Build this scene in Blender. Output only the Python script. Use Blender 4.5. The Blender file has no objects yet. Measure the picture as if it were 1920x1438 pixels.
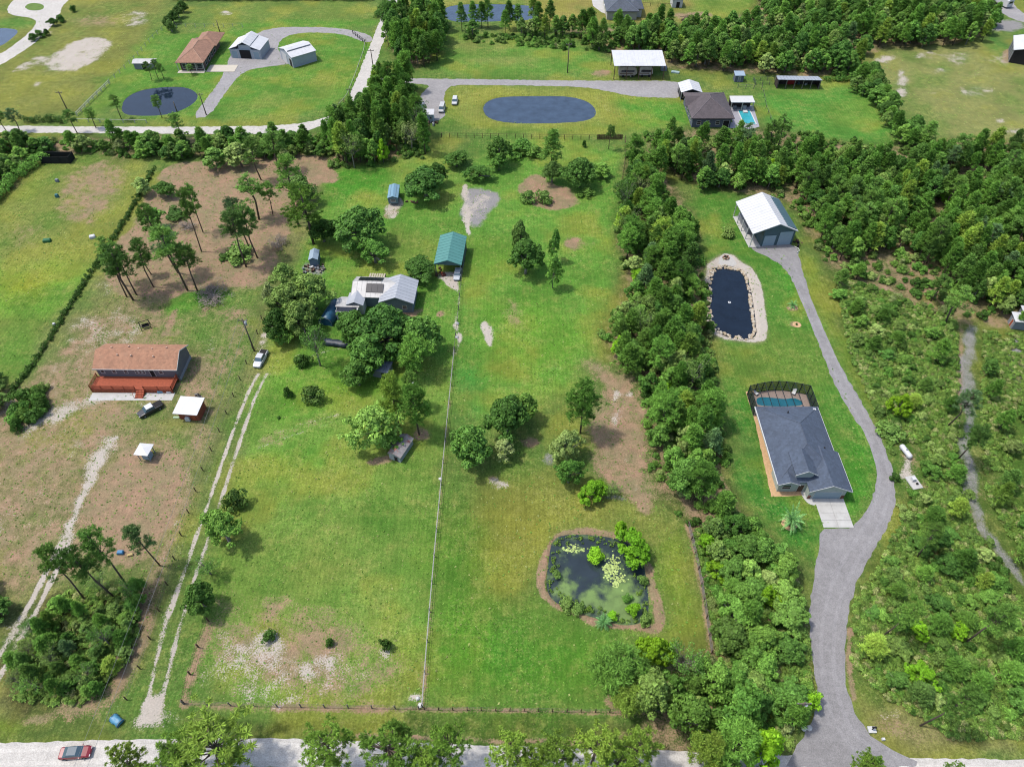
import bpy, math, random
import numpy as np
from math import radians, sin, cos, pi, atan2, hypot
from mathutils import Vector, Matrix

SC = bpy.context.scene
COL = SC.collection
# ------------------------------------------------------------------ camera, sky, sun, exposure
CAM_H, FPX, PITCH = 100.0, 1331.0, radians(48.2)          # metres, focal length in photo pixels, degrees below horizon
cd = bpy.data.cameras.new('camera'); cam = bpy.data.objects.new('camera', cd); COL.objects.link(cam)
cd.sensor_fit = 'HORIZONTAL'; cd.sensor_width = 36.0; cd.lens = 36.0 * FPX / 1920.0
cd.clip_start = 1.0; cd.clip_end = 6000.0
cam.location = (0, 0, CAM_H); cam.rotation_euler = (pi/2 - PITCH, 0, 0)
SC.camera = cam
SUN_EL, SUN_AZ = radians(64), radians(-82)                # azimuth measured from +Y clockwise; sun stands on the left
w = bpy.data.worlds.new('World'); SC.world = w; w.use_nodes = True
wn = w.node_tree; bg = wn.nodes['Background']
sky = wn.nodes.new('ShaderNodeTexSky'); sky.sky_type = 'NISHITA'; sky.sun_disc = False
sky.sun_elevation = SUN_EL; sky.sun_rotation = SUN_AZ; sky.altitude = 50; sky.air_density = 1.0; sky.dust_density = 2.5; sky.ozone_density = 1.0
wn.links.new(sky.outputs[0], bg.inputs[0]); bg.inputs[1].default_value = 0.15
sl = bpy.data.lights.new('sun', 'SUN'); sl.energy = 2.15; sl.angle = radians(4.0); sl.color = (1.0, 0.96, 0.9)
so = bpy.data.objects.new('sun', sl); COL.objects.link(so)
sd = Vector((sin(SUN_AZ)*cos(SUN_EL), cos(SUN_AZ)*cos(SUN_EL), sin(SUN_EL)))
so.rotation_euler = sd.to_track_quat('Z', 'Y').to_euler(); so.location = (-60, 0, 140)
vs = SC.view_settings; vs.view_transform = 'Standard'; vs.look = 'None'; vs.exposure = 1.0; vs.gamma = 1.0
try: vs.use_curve_mapping = False
except Exception: pass
SC.render.film_transparent = False; SC.cycles.filter_width = 1.1
SC.cycles.max_bounces = 5; SC.cycles.diffuse_bounces = 4; SC.cycles.glossy_bounces = 2; SC.cycles.transmission_bounces = 3
SC.cycles.transparent_max_bounces = 6; SC.cycles.caustics_reflective = False; SC.cycles.caustics_refractive = False

_c, _s = cos(PITCH), sin(PITCH)
def G(px, py, z=0.0):
    "survey: where the sight line of a photo point meets the level z (metres)"
    u = (px-960)/FPX; v = (719-py)/FPX
    dz = -_s + v*_c; t = (z-CAM_H)/dz
    return (u*t, (_c+v*_s)*t)
def PJ(X, Y, Z=0.0):
    Z = Z-CAM_H; d = Y*_c - Z*_s
    return (960+FPX*X/d, 719-FPX*(Y*_s+Z*_c)/d)
def depth(X, Y, Z=0.0): return Y*_c-(Z-CAM_H)*_s

KLIT = 2.15
KLEAF = .92
def lin(c): c = c/255.0; return c/12.92 if c <= 0.04045 else ((c+0.055)/1.055)**2.4
def SL_(r, g, b): return (lin(r)/KLEAF, lin(g)/KLEAF, lin(b)/KLEAF, 1.0)
def S(r, g, b, k=1.0): return (min(.85, lin(r)/KLIT*k), min(.85, lin(g)/KLIT*k), min(.85, lin(b)/KLIT*k), 1.0)

# ------------------------------------------------------------------ scene helpers
def tag(o, label=None, cat=None, group=None, kind=None):
    if label: o['label'] = label
    if cat: o['category'] = cat
    if group: o['group'] = group
    if kind: o['kind'] = kind
    return o
def thing(name, label, cat, loc=(0, 0, 0), rz=0.0, group=None):
    o = bpy.data.objects.new(name, None); COL.objects.link(o); o.empty_display_size = .5
    o.location = loc if len(loc) == 3 else (loc[0], loc[1], 0); o.rotation_euler = (0, 0, rz)
    return tag(o, label, cat, group)
def link(name, mesh, parent=None):
    o = bpy.data.objects.new(name, mesh); COL.objects.link(o); o.parent = parent; return o
def copy_tree(o, parent=None):
    c = o.copy(); COL.objects.link(c); c.parent = parent
    for ch in list(o.children): copy_tree(ch, c)
    return c
class MB:
    "collects simple solids for ONE mesh"
    def __init__(s): s.v = []; s.f = []; s.sm = []
    def add(s, vs_, fs, smooth=False):
        n = len(s.v); s.v += [tuple(p) for p in vs_]; s.f += [tuple(i+n for i in f) for f in fs]; s.sm += [smooth]*len(fs); return s
    def box(s, x0, x1, y0, y1, z0, z1):
        return s.add([(x0,y0,z0),(x1,y0,z0),(x1,y1,z0),(x0,y1,z0),(x0,y0,z1),(x1,y0,z1),(x1,y1,z1),(x0,y1,z1)],
              [(3,2,1,0),(4,5,6,7),(0,1,5,4),(1,2,6,5),(2,3,7,6),(3,0,4,7)])
    def prism(s, poly, z0, z1):
        n = len(poly)
        return s.add([(x,y,z0) for x,y in poly]+[(x,y,z1) for x,y in poly],
              [tuple(range(n-1,-1,-1)), tuple(range(n,2*n))]+[(i,(i+1)%n,n+(i+1)%n,n+i) for i in range(n)])
    def slab(s, pts, t=.12):
        "planar polygon given by its top corners, with thickness t straight down"
        n = len(pts)
        return s.add(list(pts)+[(x,y,z-t) for x,y,z in pts],
              [tuple(range(n)), tuple(range(2*n-1,n-1,-1))]+[(i,n+i,n+(i+1)%n,(i+1)%n) for i in range(n)])
    def loft(s, rings, cap=True, smooth=False):
        k = len(rings[0]); v = [p for r in rings for p in r]; f = []
        for i in range(len(rings)-1):
            for j in range(k): f.append((i*k+j, i*k+(j+1)%k, (i+1)*k+(j+1)%k, (i+1)*k+j))
        s.add(v, f, smooth)
        if cap:
            n = len(s.v)-len(v)
            s.f += [tuple(n+j for j in range(k-1,-1,-1)), tuple(n+(len(rings)-1)*k+j for j in range(k))]; s.sm += [False]*2
        return s
    def tube(s, pts, rad, k=6, smooth=True):
        pts = [Vector(p) for p in pts]; rings = []
        for i, p in enumerate(pts):
            d = (pts[min(i+1,len(pts)-1)]-pts[max(i-1,0)]).normalized()
            a = d.cross(Vector((0,0,1)) if abs(d.z) < .9 else Vector((1,0,0))).normalized(); b = d.cross(a)
            r = rad[i] if isinstance(rad, (list, tuple)) else rad
            rings.append([tuple(p+a*r*cos(2*pi*j/k)+b*r*sin(2*pi*j/k)) for j in range(k)])
        return s.loft(rings, True, smooth)
    def arrays(s): return s.v, s.f
    def mesh(s, name, mat):
        m = bpy.data.meshes.new(name); m.from_pydata(s.v, [], s.f)
        for mm in (mat if isinstance(mat, (list, tuple)) else [mat]): m.materials.append(mm)
        m.polygons.foreach_set('use_smooth', s.sm); m.validate(); m.update(); return m
    def obj(s, name, mat, parent=None): return link(name, s.mesh(name, mat), parent)

# ------------------------------------------------------------------ materials
def newmat(name):
    m = bpy.data.materials.new(name); m.use_nodes = True; nt = m.node_tree; return m, nt, nt.nodes['Principled BSDF']
def nd(nt, t, **kw):
    n = nt.nodes.new(t)
    for k, v in kw.items():
        if k.startswith('i_'): n.inputs[int(k[2:]) if k[2:].isdigit() else k[2:].replace('_', ' ')].default_value = v
        else: setattr(n, k, v)
    return n
def noise(nt, scale, detail=4, rough=.6, vec=None):
    n = nd(nt, 'ShaderNodeTexNoise'); n.inputs['Scale'].default_value = scale; n.inputs['Detail'].default_value = detail; n.inputs['Roughness'].default_value = rough
    if vec is not None: nt.links.new(vec, n.inputs['Vector'])
    return n
def mixc(nt, a, b, fac, blend='MIX'):
    m = nd(nt, 'ShaderNodeMix', data_type='RGBA', blend_type=blend)
    for sock, val in ((m.inputs[0], fac), (m.inputs[6], a), (m.inputs[7], b)):
        if hasattr(val, 'is_linked') or hasattr(val, 'links'): nt.links.new(val, sock)
        else: sock.default_value = val
    return m.outputs[2]
def rng(nt, val, a, b, c=0.0, d=1.0):
    m = nd(nt, 'ShaderNodeMapRange'); m.inputs[1].default_value = a; m.inputs[2].default_value = b; m.inputs[3].default_value = c; m.inputs[4].default_value = d
    nt.links.new(val, m.inputs[0]); return m.outputs[0]
def val(nt, op, a, b):
    m = nd(nt, 'ShaderNodeMath', operation=op)
    for i, x in enumerate((a, b)):
        if hasattr(x, 'links'): nt.links.new(x, m.inputs[i])
        else: m.inputs[i].default_value = x
    return m.outputs[0]
def scaled(nt, col, f):
    "colour times a factor socket"
    g = nd(nt, 'ShaderNodeCombineColor')
    for i in range(3): nt.links.new(f, g.inputs[i])
    return mixc(nt, col, g.outputs[0], 1.0, 'MULTIPLY')
def bump(nt, bs, h, strength=.3, dist=.05):
    b = nd(nt, 'ShaderNodeBump'); b.inputs['Strength'].default_value = strength; b.inputs['Distance'].default_value = dist
    nt.links.new(h, b.inputs['Height']); nt.links.new(b.outputs[0], bs.inputs['Normal'])
def geo(nt): return nd(nt, 'ShaderNodeNewGeometry').outputs['Position']
_mc = {}
def mat(name, rgb, rough=.7, var=.18, scale=1.2, metal=0.0, dirt=None, dirtamt=.5, fine=True):
    "weathered plain surface: two scales of tone variation plus optional stains of another colour"
    if name in _mc: return _mc[name]
    m, nt, bs = newmat(name); p = nd(nt, 'ShaderNodeTexCoord').outputs['Object']
    n1 = noise(nt, scale, 5, .65, p); n2 = noise(nt, scale*14, 3, .6, p)
    f = val(nt, 'MULTIPLY', rng(nt, n1.outputs[0], .3, .7, 1-var, 1+var), rng(nt, n2.outputs[0], .3, .7, 1-var*.6, 1+var*.6))
    col = scaled(nt, rgb, f)
    if dirt:
        n3 = noise(nt, scale*.8, 6, .7, p)
        col = mixc(nt, col, dirt, rng(nt, n3.outputs[0], .5, .68, 0, dirtamt))
    nt.links.new(col, bs.inputs['Base Color']); bs.inputs['Roughness'].default_value = rough; bs.inputs['Metallic'].default_value = metal
    if 'Specular IOR Level' in bs.inputs: bs.inputs['Specular IOR Level'].default_value = .35
    _mc[name] = m; return m
def shingle(name, rgb, sc=1.0, dirt=None):
    if name in _mc: return _mc[name]
    m, nt, bs = newmat(name); tc = nd(nt, 'ShaderNodeTexCoord').outputs['Object']
    v1 = nd(nt, 'ShaderNodeTexVoronoi'); v1.inputs['Scale'].default_value = 2.6*sc; nt.links.new(tc, v1.inputs['Vector'])
    n1 = noise(nt, .5, 5, .65, tc); n2 = noise(nt, 9, 3, .7, tc)
    sep = nd(nt, 'ShaderNodeSeparateColor'); nt.links.new(v1.outputs['Color'], sep.inputs[0])
    f = val(nt, 'MULTIPLY', rng(nt, sep.outputs[0], 0, 1, .84, 1.16), rng(nt, n1.outputs[0], .3, .7, .86, 1.14))
    f = val(nt, 'MULTIPLY', f, rng(nt, n2.outputs[0], .3, .7, .85, 1.15))
    col = scaled(nt, rgb, f)
    if dirt: col = mixc(nt, col, dirt, rng(nt, noise(nt, .7, 6, .7, tc).outputs[0], .5, .75, 0, .5))
    nt.links.new(col, bs.inputs['Base Color']); bs.inputs['Roughness'].default_value = .85
    bump(nt, bs, n2.outputs[0], .5, .02); _mc[name] = m; return m
def glass(name='window_glass', rgb=(.02, .025, .03, 1)):
    if name in _mc: return _mc[name]
    m, nt, bs = newmat(name); bs.inputs['Base Color'].default_value = rgb; bs.inputs['Roughness'].default_value = .08; _mc[name] = m; return m
def paint(name, rgb, rough=.3):
    if name in _mc: return _mc[name]
    m, nt, bs = newmat(name); p = nd(nt, 'ShaderNodeTexCoord').outputs['Object']
    col = scaled(nt, rgb, rng(nt, noise(nt, 2.5, 4, .6, p).outputs[0], .3, .7, .88, 1.08))
    nt.links.new(col, bs.inputs['Base Color']); bs.inputs['Roughness'].default_value = rough
    bs.inputs['Coat Weight'].default_value = .15; _mc[name] = m; return m
def leafmat(name, a, b, c=None, trans=.25, leafvar=.35):
    "foliage: hue differs from plant to plant (a..b, rarely c) and brightness from leaf to leaf"
    m, nt, bs = newmat(name)
    oi = nd(nt, 'ShaderNodeObjectInfo'); g = nd(nt, 'ShaderNodeNewGeometry')
    col = mixc(nt, a, b, oi.outputs['Random'])
    if c: col = mixc(nt, col, c, rng(nt, oi.outputs['Random'], .82, .9))
    tcn = noise(nt, .55, 3, .6, nd(nt, 'ShaderNodeTexCoord').outputs['Object'])
    col = mixc(nt, col, mixc(nt, a, b, 1.0), rng(nt, tcn.outputs[0], .35, .7, 0, .35))
    f = val(nt, 'MULTIPLY', rng(nt, g.outputs['Random Per Island'], 0, 1, 1-leafvar, 1+leafvar), rng(nt, tcn.outputs[0], .3, .7, .78, 1.2))
    r2 = nd(nt, 'ShaderNodeMath', operation='FRACT'); nt.links.new(val(nt, 'MULTIPLY', oi.outputs['Random'], 7.13), r2.inputs[0])
    f = val(nt, 'MULTIPLY', f, rng(nt, r2.outputs[0], 0, 1, .7, 1.28))
    col = scaled(nt, col, f)
    nt.links.new(col, bs.inputs['Base Color']); bs.inputs['Roughness'].default_value = .55; bs.inputs['Specular IOR Level'].default_value = .1
    tr = nd(nt, 'ShaderNodeBsdfTranslucent'); nt.links.new(col, tr.inputs[0])
    mx = nd(nt, 'ShaderNodeMixShader'); mx.inputs[0].default_value = trans
    nt.links.new(bs.outputs[0], mx.inputs[1]); nt.links.new(tr.outputs[0], mx.inputs[2])
    nt.links.new(mx.outputs[0], nt.nodes['Material Output'].inputs[0]); return m
# ------------------------------------------------------------------ numpy value noise
_rs = np.random.RandomState(5); _tab = _rs.rand(256, 256)
def vnoise(x, y, octv=4, sc=1.0):
    out = np.zeros_like(x); a = 1.0; tot = 0; x = x*sc; y = y*sc
    for o in range(octv):
        xi = np.floor(x).astype(int); yi = np.floor(y).astype(int); fx = x-xi; fy = y-yi; fx = fx*fx*(3-2*fx); fy = fy*fy*(3-2*fy)
        t = lambda i, j: _tab[(xi+i+o*37) % 256, (yi+j+o*91) % 256]
        out += a*((t(0,0)*(1-fx)+t(1,0)*fx)*(1-fy)+(t(0,1)*(1-fx)+t(1,1)*fx)*fy); tot += a; a *= .5; x = x*2.03; y = y*2.03
    return out/tot
def polydist(X, Y, poly):
    "signed distance in metres, positive inside"
    n = len(poly); inside = np.zeros(X.shape, bool); d = np.full(X.shape, 1e9)
    for i in range(n):
        x0, y0 = poly[i]; x1, y1 = poly[(i+1) % n]; dx, dy = x1-x0, y1-y0
        t = np.clip(((X-x0)*dx+(Y-y0)*dy)/max(dx*dx+dy*dy, 1e-9), 0, 1)
        d = np.minimum(d, (X-x0-t*dx)**2+(Y-y0-t*dy)**2)
        c = ((y0 > Y) != (y1 > Y)) & (X < dx*(Y-y0)/((y1-y0) if y1 != y0 else 1e-9)+x0); inside ^= c
    d = np.sqrt(d); return np.where(inside, d, -d)
def linedist(X, Y, pts):
    d = np.full(X.shape, 1e9)
    for (x0, y0), (x1, y1) in zip(pts[:-1], pts[1:]):
        dx, dy = x1-x0, y1-y0; t = np.clip(((X-x0)*dx+(Y-y0)*dy)/max(dx*dx+dy*dy, 1e-9), 0, 1)
        d = np.minimum(d, (X-x0-t*dx)**2+(Y-y0-t*dy)**2)
    return np.sqrt(d)
def smooth_poly(pts, it=2, closed=True):
    for _ in range(it):
        o = []
        n = len(pts)
        for i in range(n if closed else n-1):
            a = pts[i]; b = pts[(i+1) % n]
            o += [(a[0]*.75+b[0]*.25, a[1]*.75+b[1]*.25), (a[0]*.25+b[0]*.75, a[1]*.25+b[1]*.75)]
        if not closed: o = [pts[0]]+o+[pts[-1]]
        pts = o
    return pts
GP = lambda pts, z=0.0: [G(x, y, z) for x, y in pts]
# ------------------------------------------------------------------ outlines surveyed from the photograph (photo points -> ground metres)
POND_FRONT = [(1040,1010),(1075,1004),(1130,1008),(1175,1018),(1200,1045),(1207,1085),(1212,1130),(1208,1160),(1170,1168),(1110,1150),(1050,1130),(1028,1105),(1034,1050)]
POND_STONE = [(1334,512),(1345,503),(1370,502),(1396,508),(1404,540),(1409,575),(1414,610),(1415,627),(1400,632),(1370,630),(1345,618),(1334,600),(1331,555)]
POND_OVAL = [(907,203),(915,190),(940,182),(1000,181),(1065,181),(1100,190),(1115,205),(1113,218),(1090,226),(1030,229),(960,229),(918,221)]
POND_NW = [(230,205),(235,185),(260,170),(300,164),(345,163),(368,175),(366,188),(345,203),(310,214),(265,215),(238,213)]
POND_TOP = [(830,22),(840,12),(880,8),(960,9),(1005,12),(1010,28),(1000,36),(950,38),(900,39),(845,40)]
POND_W = [(-40,52),(0,53),(30,55),(28,64),(10,78),(0,85),(-40,100)]
PONDS = [('front', POND_FRONT, .5), ('stone', POND_STONE, .9), ('oval', POND_OVAL, .8), ('nw', POND_NW, .6), ('top', POND_TOP, .6), ('w', POND_W, .6)]
# ------------------------------------------------------------------ ground sheet
def axis(lo, hi, step, far, g=1.25):
    a = list(np.arange(lo, hi+step*.5, step)); s = step; x = a[-1]
    while x < far: s *= g; x += s; a.append(x)
    s = step; x = a[0]; b = []
    while x > -far: s *= g; x -= s; b.append(x)
    return np.array(b[::-1]+a)
def build_ground():
    xs = axis(-112, 112, .45, 3200)
    # finer where near, coarser outside
    ys = []; y = 18.0
    while y < 300: ys.append(y); y += .34+max(0, y-60)*.0028
    s = .9
    while y < 3300: ys.append(y); s *= 1.25; y += s
    y = 18.0; s = .4; pre = []
    while y > -500: s *= 1.3; y -= s; pre.append(y)
    ys = np.array(pre[::-1]+ys)
    # widen dense x zone with mid steps
    mid = np.concatenate([np.arange(-200, -112, .8), np.arange(-112, 112, .42), np.arange(112, 200, .8)])
    xs = np.concatenate([xs[xs < -200], mid, xs[xs > 200]])
    X, Y = np.meshgrid(xs, ys); sh = X.shape; X = X.ravel(); Y = Y.ravel(); N = X.size
    wx = X+(vnoise(X, Y, 4, .16)-.5)*5.0; wy = Y+(vnoise(X+77, Y-31, 4, .16)-.5)*5.0
    col = np.zeros((N, 3)); col[:] = S(98, 132, 62)[:3]
    sand = np.zeros(N); lit = np.zeros(N); gra = np.zeros(N)
    def region(poly, soft, warp=1.0):
        p = smooth_poly(GP(poly), 1); a = np.array(p); m = soft+3
        sel = (X > a[:,0].min()-m) & (X < a[:,0].max()+m) & (Y > a[:,1].min()-m) & (Y < a[:,1].max()+m)
        idx = np.nonzero(sel)[0]
        xx = X[idx]+(wx[idx]-X[idx])*warp; yy = Y[idx]+(wy[idx]-Y[idx])*warp
        t = np.clip(polydist(xx, yy, p)/soft*.5+.5, 0, 1); return idx, t*t*(3-2*t)
    def C(rgb, poly, soft=5, amt=1.0, warp=1.0):
        i, t = region(poly, soft, warp); t = (t*amt)[:, None]; col[i] = col[i]*(1-t)+np.array(S(*rgb)[:3])*t
    def A(arr, v, poly, soft=3, warp=1.0):
        i, t = region(poly, soft, warp); arr[i] = arr[i]*(1-t)+v*t
    def B(rgb, cx, cy, rx, ry, amt=.8, soft=4):
        C(rgb, [(cx+rx*cos(a), cy+ry*sin(a)) for a in np.linspace(0, 2*pi, 9)[:-1]], soft, amt)
    def BA(arr, v, cx, cy, rx, ry, soft=2.5, warp=.7):
        A(arr, v, [(cx+rx*cos(a), cy+ry*sin(a)) for a in np.linspace(0, 2*pi, 9)[:-1]], soft, warp)
    def L(arr, v, pts, width, soft=.5, warp=.12):
        p = smooth_poly(GP(pts), 2, False); a = np.array(p); m = width+soft+3
        idx = np.nonzero((X > a[:,0].min()-m) & (X < a[:,0].max()+m) & (Y > a[:,1].min()-m) & (Y < a[:,1].max()+m))[0]
        t = np.clip((width/2-linedist(X[idx]+(wx[idx]-X[idx])*warp, Y[idx]+(wy[idx]-Y[idx])*warp, p))/soft*.5+.5, 0, 1)
        if arr is col:
            t = t[:, None]; col[idx] = col[idx]*(1-t)+np.array(S(*v)[:3])*t
        else: arr[idx] = np.maximum(arr[idx]*(1-t)+v*t, arr[idx]*(1-t*.2)) if v > 0 else arr[idx]*(1-t)
    # --- north-west fields
    C((124,136,68), [(-400,-60),(330,-60),(300,40),(215,150),(150,232),(-400,232)], 5)
    C((104,150,56), [(150,228),(205,150),(285,60),(345,20),(300,90),(240,140),(180,228)], 3)
    C((92,148,54), [(185,226),(260,112),(345,52),(720,52),(690,150),(630,222)], 4)
    C((108,140,62), [(340,10),(735,0),(715,52),(345,50)], 3)
    C((95,150,55), [(450,42),(710,35),(700,52),(450,55)], 2)
    for q in ((430,160,30,14),(560,120,40,12),(600,165,30,25),(520,190,50,14),(470,200,40,12)): B((122,146,66), *q, amt=.6)
    for q in ((600,80,30,8),(560,170,30,18),(640,120,18,30),(450,150,16,20)): B((76,136,44), *q, amt=.6)
    A(sand, .82, [(68,136),(120,82),(150,68),(215,75),(202,95),(160,128),(130,138)], 3); BA(lit, .5, 165, 88, 25, 8)
    A(sand, .6, [(8,143),(50,110),(88,100),(98,112),(40,140)], 2); BA(sand, .55, 70, 157, 18, 10)
    A(sand, .55, [(225,22),(280,12),(288,42),(240,56),(222,42)], 3); BA(sand, .6, 268, 45, 14, 7); BA(sand, .75, 422, 25, 12, 5)
    BA(sand, .35, 320, 67, 16, 8); BA(lit, .5, 180, 40, 60, 14, 8); BA(lit, .35, 60, 190, 60, 14, 8); BA(sand, .6, 95, 62, 10, 4)
    B((90,150,60), 30, 44, 45, 10)
    # --- far lawns north
    C((150,148,80), [(1000,-20),(1420,-20),(1420,45),(1260,42),(1060,50),(1000,40)], 3)
    C((140,150,72), [(740,-20),(1010,-20),(1000,8),(840,8),(820,60),(760,60)], 3)
    C((118,150,62), [(1290,-20),(1410,-20),(1425,45),(1300,42)], 3); BA(lit, .6, 1300, 30, 40, 9, 3)
    C((98,150,60), [(790,60),(870,62),(1065,75),(1130,105),(1150,145),(780,145)], 4)
    B((140,150,84), 900, 85, 60, 14, .7); B((140,150,84), 940, 112, 70, 8, .6); BA(lit, .55, 1125, 138, 25, 7, 2)
    C((110,146,58), [(830,158),(1270,175),(1290,240),(1180,250),(830,250)], 4)
    C((85,150,52), [(1140,178),(1270,188),(1300,240),(1180,240)], 3)
    C((150,158,80), [(860,165),(1140,165),(1165,205),(1140,240),(880,240),(850,205)], 3, .6)
    BA(sand, .4, 1140, 205, 14, 26, 2); BA(sand, .35, 1000, 167, 90, 4, 2); BA(sand, .3, 880, 200, 12, 22, 2)
    C((86,150,58), [(1420,165),(1600,150),(1650,195),(1695,268),(1560,268),(1440,245)], 3)
    B((120,160,66), 1600, 215, 60, 30, .6); B((135,160,80), 1500, 165, 60, 8, .6)
    C((140,150,90), [(1620,90),(1860,80),(1990,80),(2000,290),(1760,262),(1690,200),(1650,150)], 4)
    for q in ((1660,113,25,10,.75),(1690,150,14,26,.7),(1740,105,40,9,.55),(1800,110,30,16,.55),(1765,135,22,10,.6),(1830,170,40,14,.55),(1690,175,14,8,.7),(1900,245,30,10,.6),(1740,172,14,5,.6),(1870,225,12,5,.8),(1880,110,40,18,.5),(1830,140,20,8,.5)): BA(sand, q[4], *q[:4], 3)
    C((86,140,62), [(1840,70),(1880,66),(1910,120),(1870,120)], 3); BA(gra, .8, 1890, 50, 40, 14, 3); BA(lit, .7, 1895, 105, 22, 16, 2)
    # --- west field behind the hedge
    C((122,142,68), [(-300,290),(300,285),(270,330),(190,480),(100,620),(-10,760),(-300,900)], 4)
    A(lit, .5, [(110,335),(170,300),(265,300),(240,350),(200,420),(90,420)], 4)
    C((108,160,56), [(-200,520),(0,500),(130,475),(165,490),(120,580),(80,610),(0,590),(-200,620)], 4)
    B((148,158,50), 50, 535, 38, 28, .8); B((84,145,50), 30, 660, 60, 50, .7); B((140,160,64), 40, 340, 50, 40, .6)
    BA(sand, .35, 190, 400, 26, 30, 4); BA(sand, .3, 30, 470, 40, 30, 4); BA(sand, .3, 60, 610, 40, 20, 4); BA(lit, .35, 40, 440, 60, 30, 4)
    # --- centre lot: brown litter below the pines
    C((120,130,80), [(310,310),(620,290),(610,420),(540,600),(500,700),(420,900),(340,1100),(260,1240),(-200,1500),(-200,900),(-10,770),(100,620),(190,490)], 3)
    A(lit, 1.0, [(305,312),(420,300),(520,290),(610,292),(640,340),(585,350),(545,400),(520,470),(490,540),(420,545),(380,560),(300,562),(200,556),(190,490),(260,410)], 2.5)
    A(lit, .47, [(-200,800),(60,700),(190,560),(480,545),(480,620),(430,760),(330,960),(240,1080),(-200,1180)], 5); A(sand, .36, [(-200,800),(60,700),(190,560),(300,560),(300,640),(160,740),(210,840),(120,960),(60,1080),(-200,1150)], 5)
    C((104,135,66), [(380,540),(500,500),(480,640),(430,720),(360,640),(280,640),(290,570)], 3)
    C((84,148,50), [(315,585),(330,545),(430,548),(430,560),(360,580)], 1.5); A(lit, 0, [(315,590),(330,545),(430,546),(440,562),(360,585)], 1.5)
    L(lit, .9, [(312,625),(330,583)], 1.4); L(lit, .9, [(312,626),(365,626),(385,580)], 1.4)
    for q in ((195,545,32,26,.52),(205,620,64,32,.5),(160,640,40,46,.48),(120,680,34,36,.35),(245,620,24,10,.55),(385,665,11,46,.52),(375,640,16,8,.5)): BA(sand, q[4], *q[:4], 5)
    L(sand, .4, [(392,645),(380,700),(372,760)], 2.2, 1.2)
    C((128,132,86), [(-200,800),(150,740),(210,840),(120,960),(60,1080),(-200,1100)], 4); A(lit, .45, [(-100,850),(110,790),(130,880),(60,1000),(-100,1040)], 5)
    A(lit, .95, [(230,860),(300,850),(350,870),(330,950),(300,1010),(240,1045),(170,1030),(180,960)], 3)
    BA(sand, .4, 60, 980, 40, 20, 4); BA(sand, .35, 230, 985, 25, 12, 3); BA(sand, .35, 95, 890, 20, 20, 4); BA(sand,.3,20,860,40,60,5)
    BA(lit, .2, 300, 790, 60, 22, 4); BA(lit, .25, 370, 620, 50, 50, 5); BA(lit, .3, 340, 830, 26, 20, 3); B((92,140,52), 260, 775, 40, 14, .7); B((96,142,54), 340, 830, 26, 26, .6); B((100,140,56), 250, 885, 50, 8, .6); B((108,136,58), 120, 770, 40, 40, .5)
    A(sand, .6, [(20,815),(80,775),(170,735),(225,745),(200,758),(110,790),(40,820)], 1.5); BA(sand, .55, 265, 755, 15, 9, 1.5); BA(sand,.6,15,770,12,30,1.5)
    # white two-rut tracks
    L(sand, 1.05, [(205,825),(180,875),(155,935),(120,1010),(100,1050)], 1.6, 1.2, .6); BA(sand, .6, 205, 835, 24, 16, 3.5)
    L(sand, 1.1, [(115,1020),(80,1085),(40,1165),(0,1225),(-60,1330),(-150,1480)], .9, .35); L(sand, 1.1, [(125,1030),(98,1085),(60,1165),(10,1248),(-40,1340),(-120,1480)], .9, .35)
    BA(sand, .5, 20, 1190, 50, 40, 4)
    # strip under the power line and the long track
    A(lit, .5, [(380,800),(400,800),(300,1130),(230,1330),(190,1330),(260,1100),(320,960)], 2); 
    L(sand, .55, [(365,865),(345,940),(318,1000),(300,1060),(270,1180),(225,1330)], 1.0, .8, .5); L(sand, .5, [(398,860),(375,950),(340,1040),(300,1180),(240,1310)], .9, .7, .5)
    C((98,128,62), [(430,760),(470,740),(300,1300),(240,1330)], 1.5)
    for off, wd in ((0, .7), (17, .7)):
        L(sand, .95, [(270+off*1.5,1345),(285+off*1.6,1270),(305+off*1.6,1190),(328+off*1.5,1120),(350+off*1.4,1060),(385+off*1.3,960),(415+off*1.2,870),(440+off*1.1,800),(462+off,745),(484+off*.9,700)], wd, .35)
    for off in (0, 12):
        L(sand, .62, [(484+off*.9,700+off*.3),(520+off,680+off),(560,665+off),(600,650+off*.9),(640,643+off*.8)], .7, .5)
        L(sand, .58, [(470+off,835+off*.6),(520,812+off*1.1),(570,795+off*1.1),(640,776+off*.9)], .7, .5)
    A(lit, .35, [(455,840),(520,800),(640,765),(650,790),(560,815),(480,860)], 2); BA(sand, .3, 500, 800, 20, 8, 2)
    L(sand, .7, [(490,655),(500,625),(515,590)], 2.4, 1.2, .8)
    BA(sand, 1.0, 292, 1320, 16, 26, 1.5); BA(sand, .9, 280, 1352, 32, 14, 1.5)
    A(lit, .6, [(60,1320),(180,1325),(250,1250),(300,1090),(260,1080),(200,1330),(190,1362),(40,1360)], 2)
    C((92,118,56), [(-100,1340),(250,1340),(240,1392),(-100,1400)], 2); B((130,160,50), 15, 1350, 25, 14)
    # --- middle property (between long track and centre fence)
    C((114,158,66), [(480,700),(600,400),(610,300),(870,260),(866,470),(845,780),(820,900),(792,1322),(345,1320),(400,1090),(440,900)], 2)
    C((78,148,46), [(600,330),(700,300),(740,320),(700,400),(620,400)], 2.5)
    C((104,156,56), [(530,640),(780,660),(830,700),(640,760),(480,800),(500,700)], 3); B((112,160,46), 660, 735, 60, 26, .6); B((76,142,40), 560, 780, 50, 16, .5)
    B((76,150,44), 580, 850, 70, 24, .7); B((84,150,46), 520, 890, 60, 24, .5); B((128,148,70), 690, 850, 40, 22, .5); B((118,146,66), 790, 880, 34, 50, .5)
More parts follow.
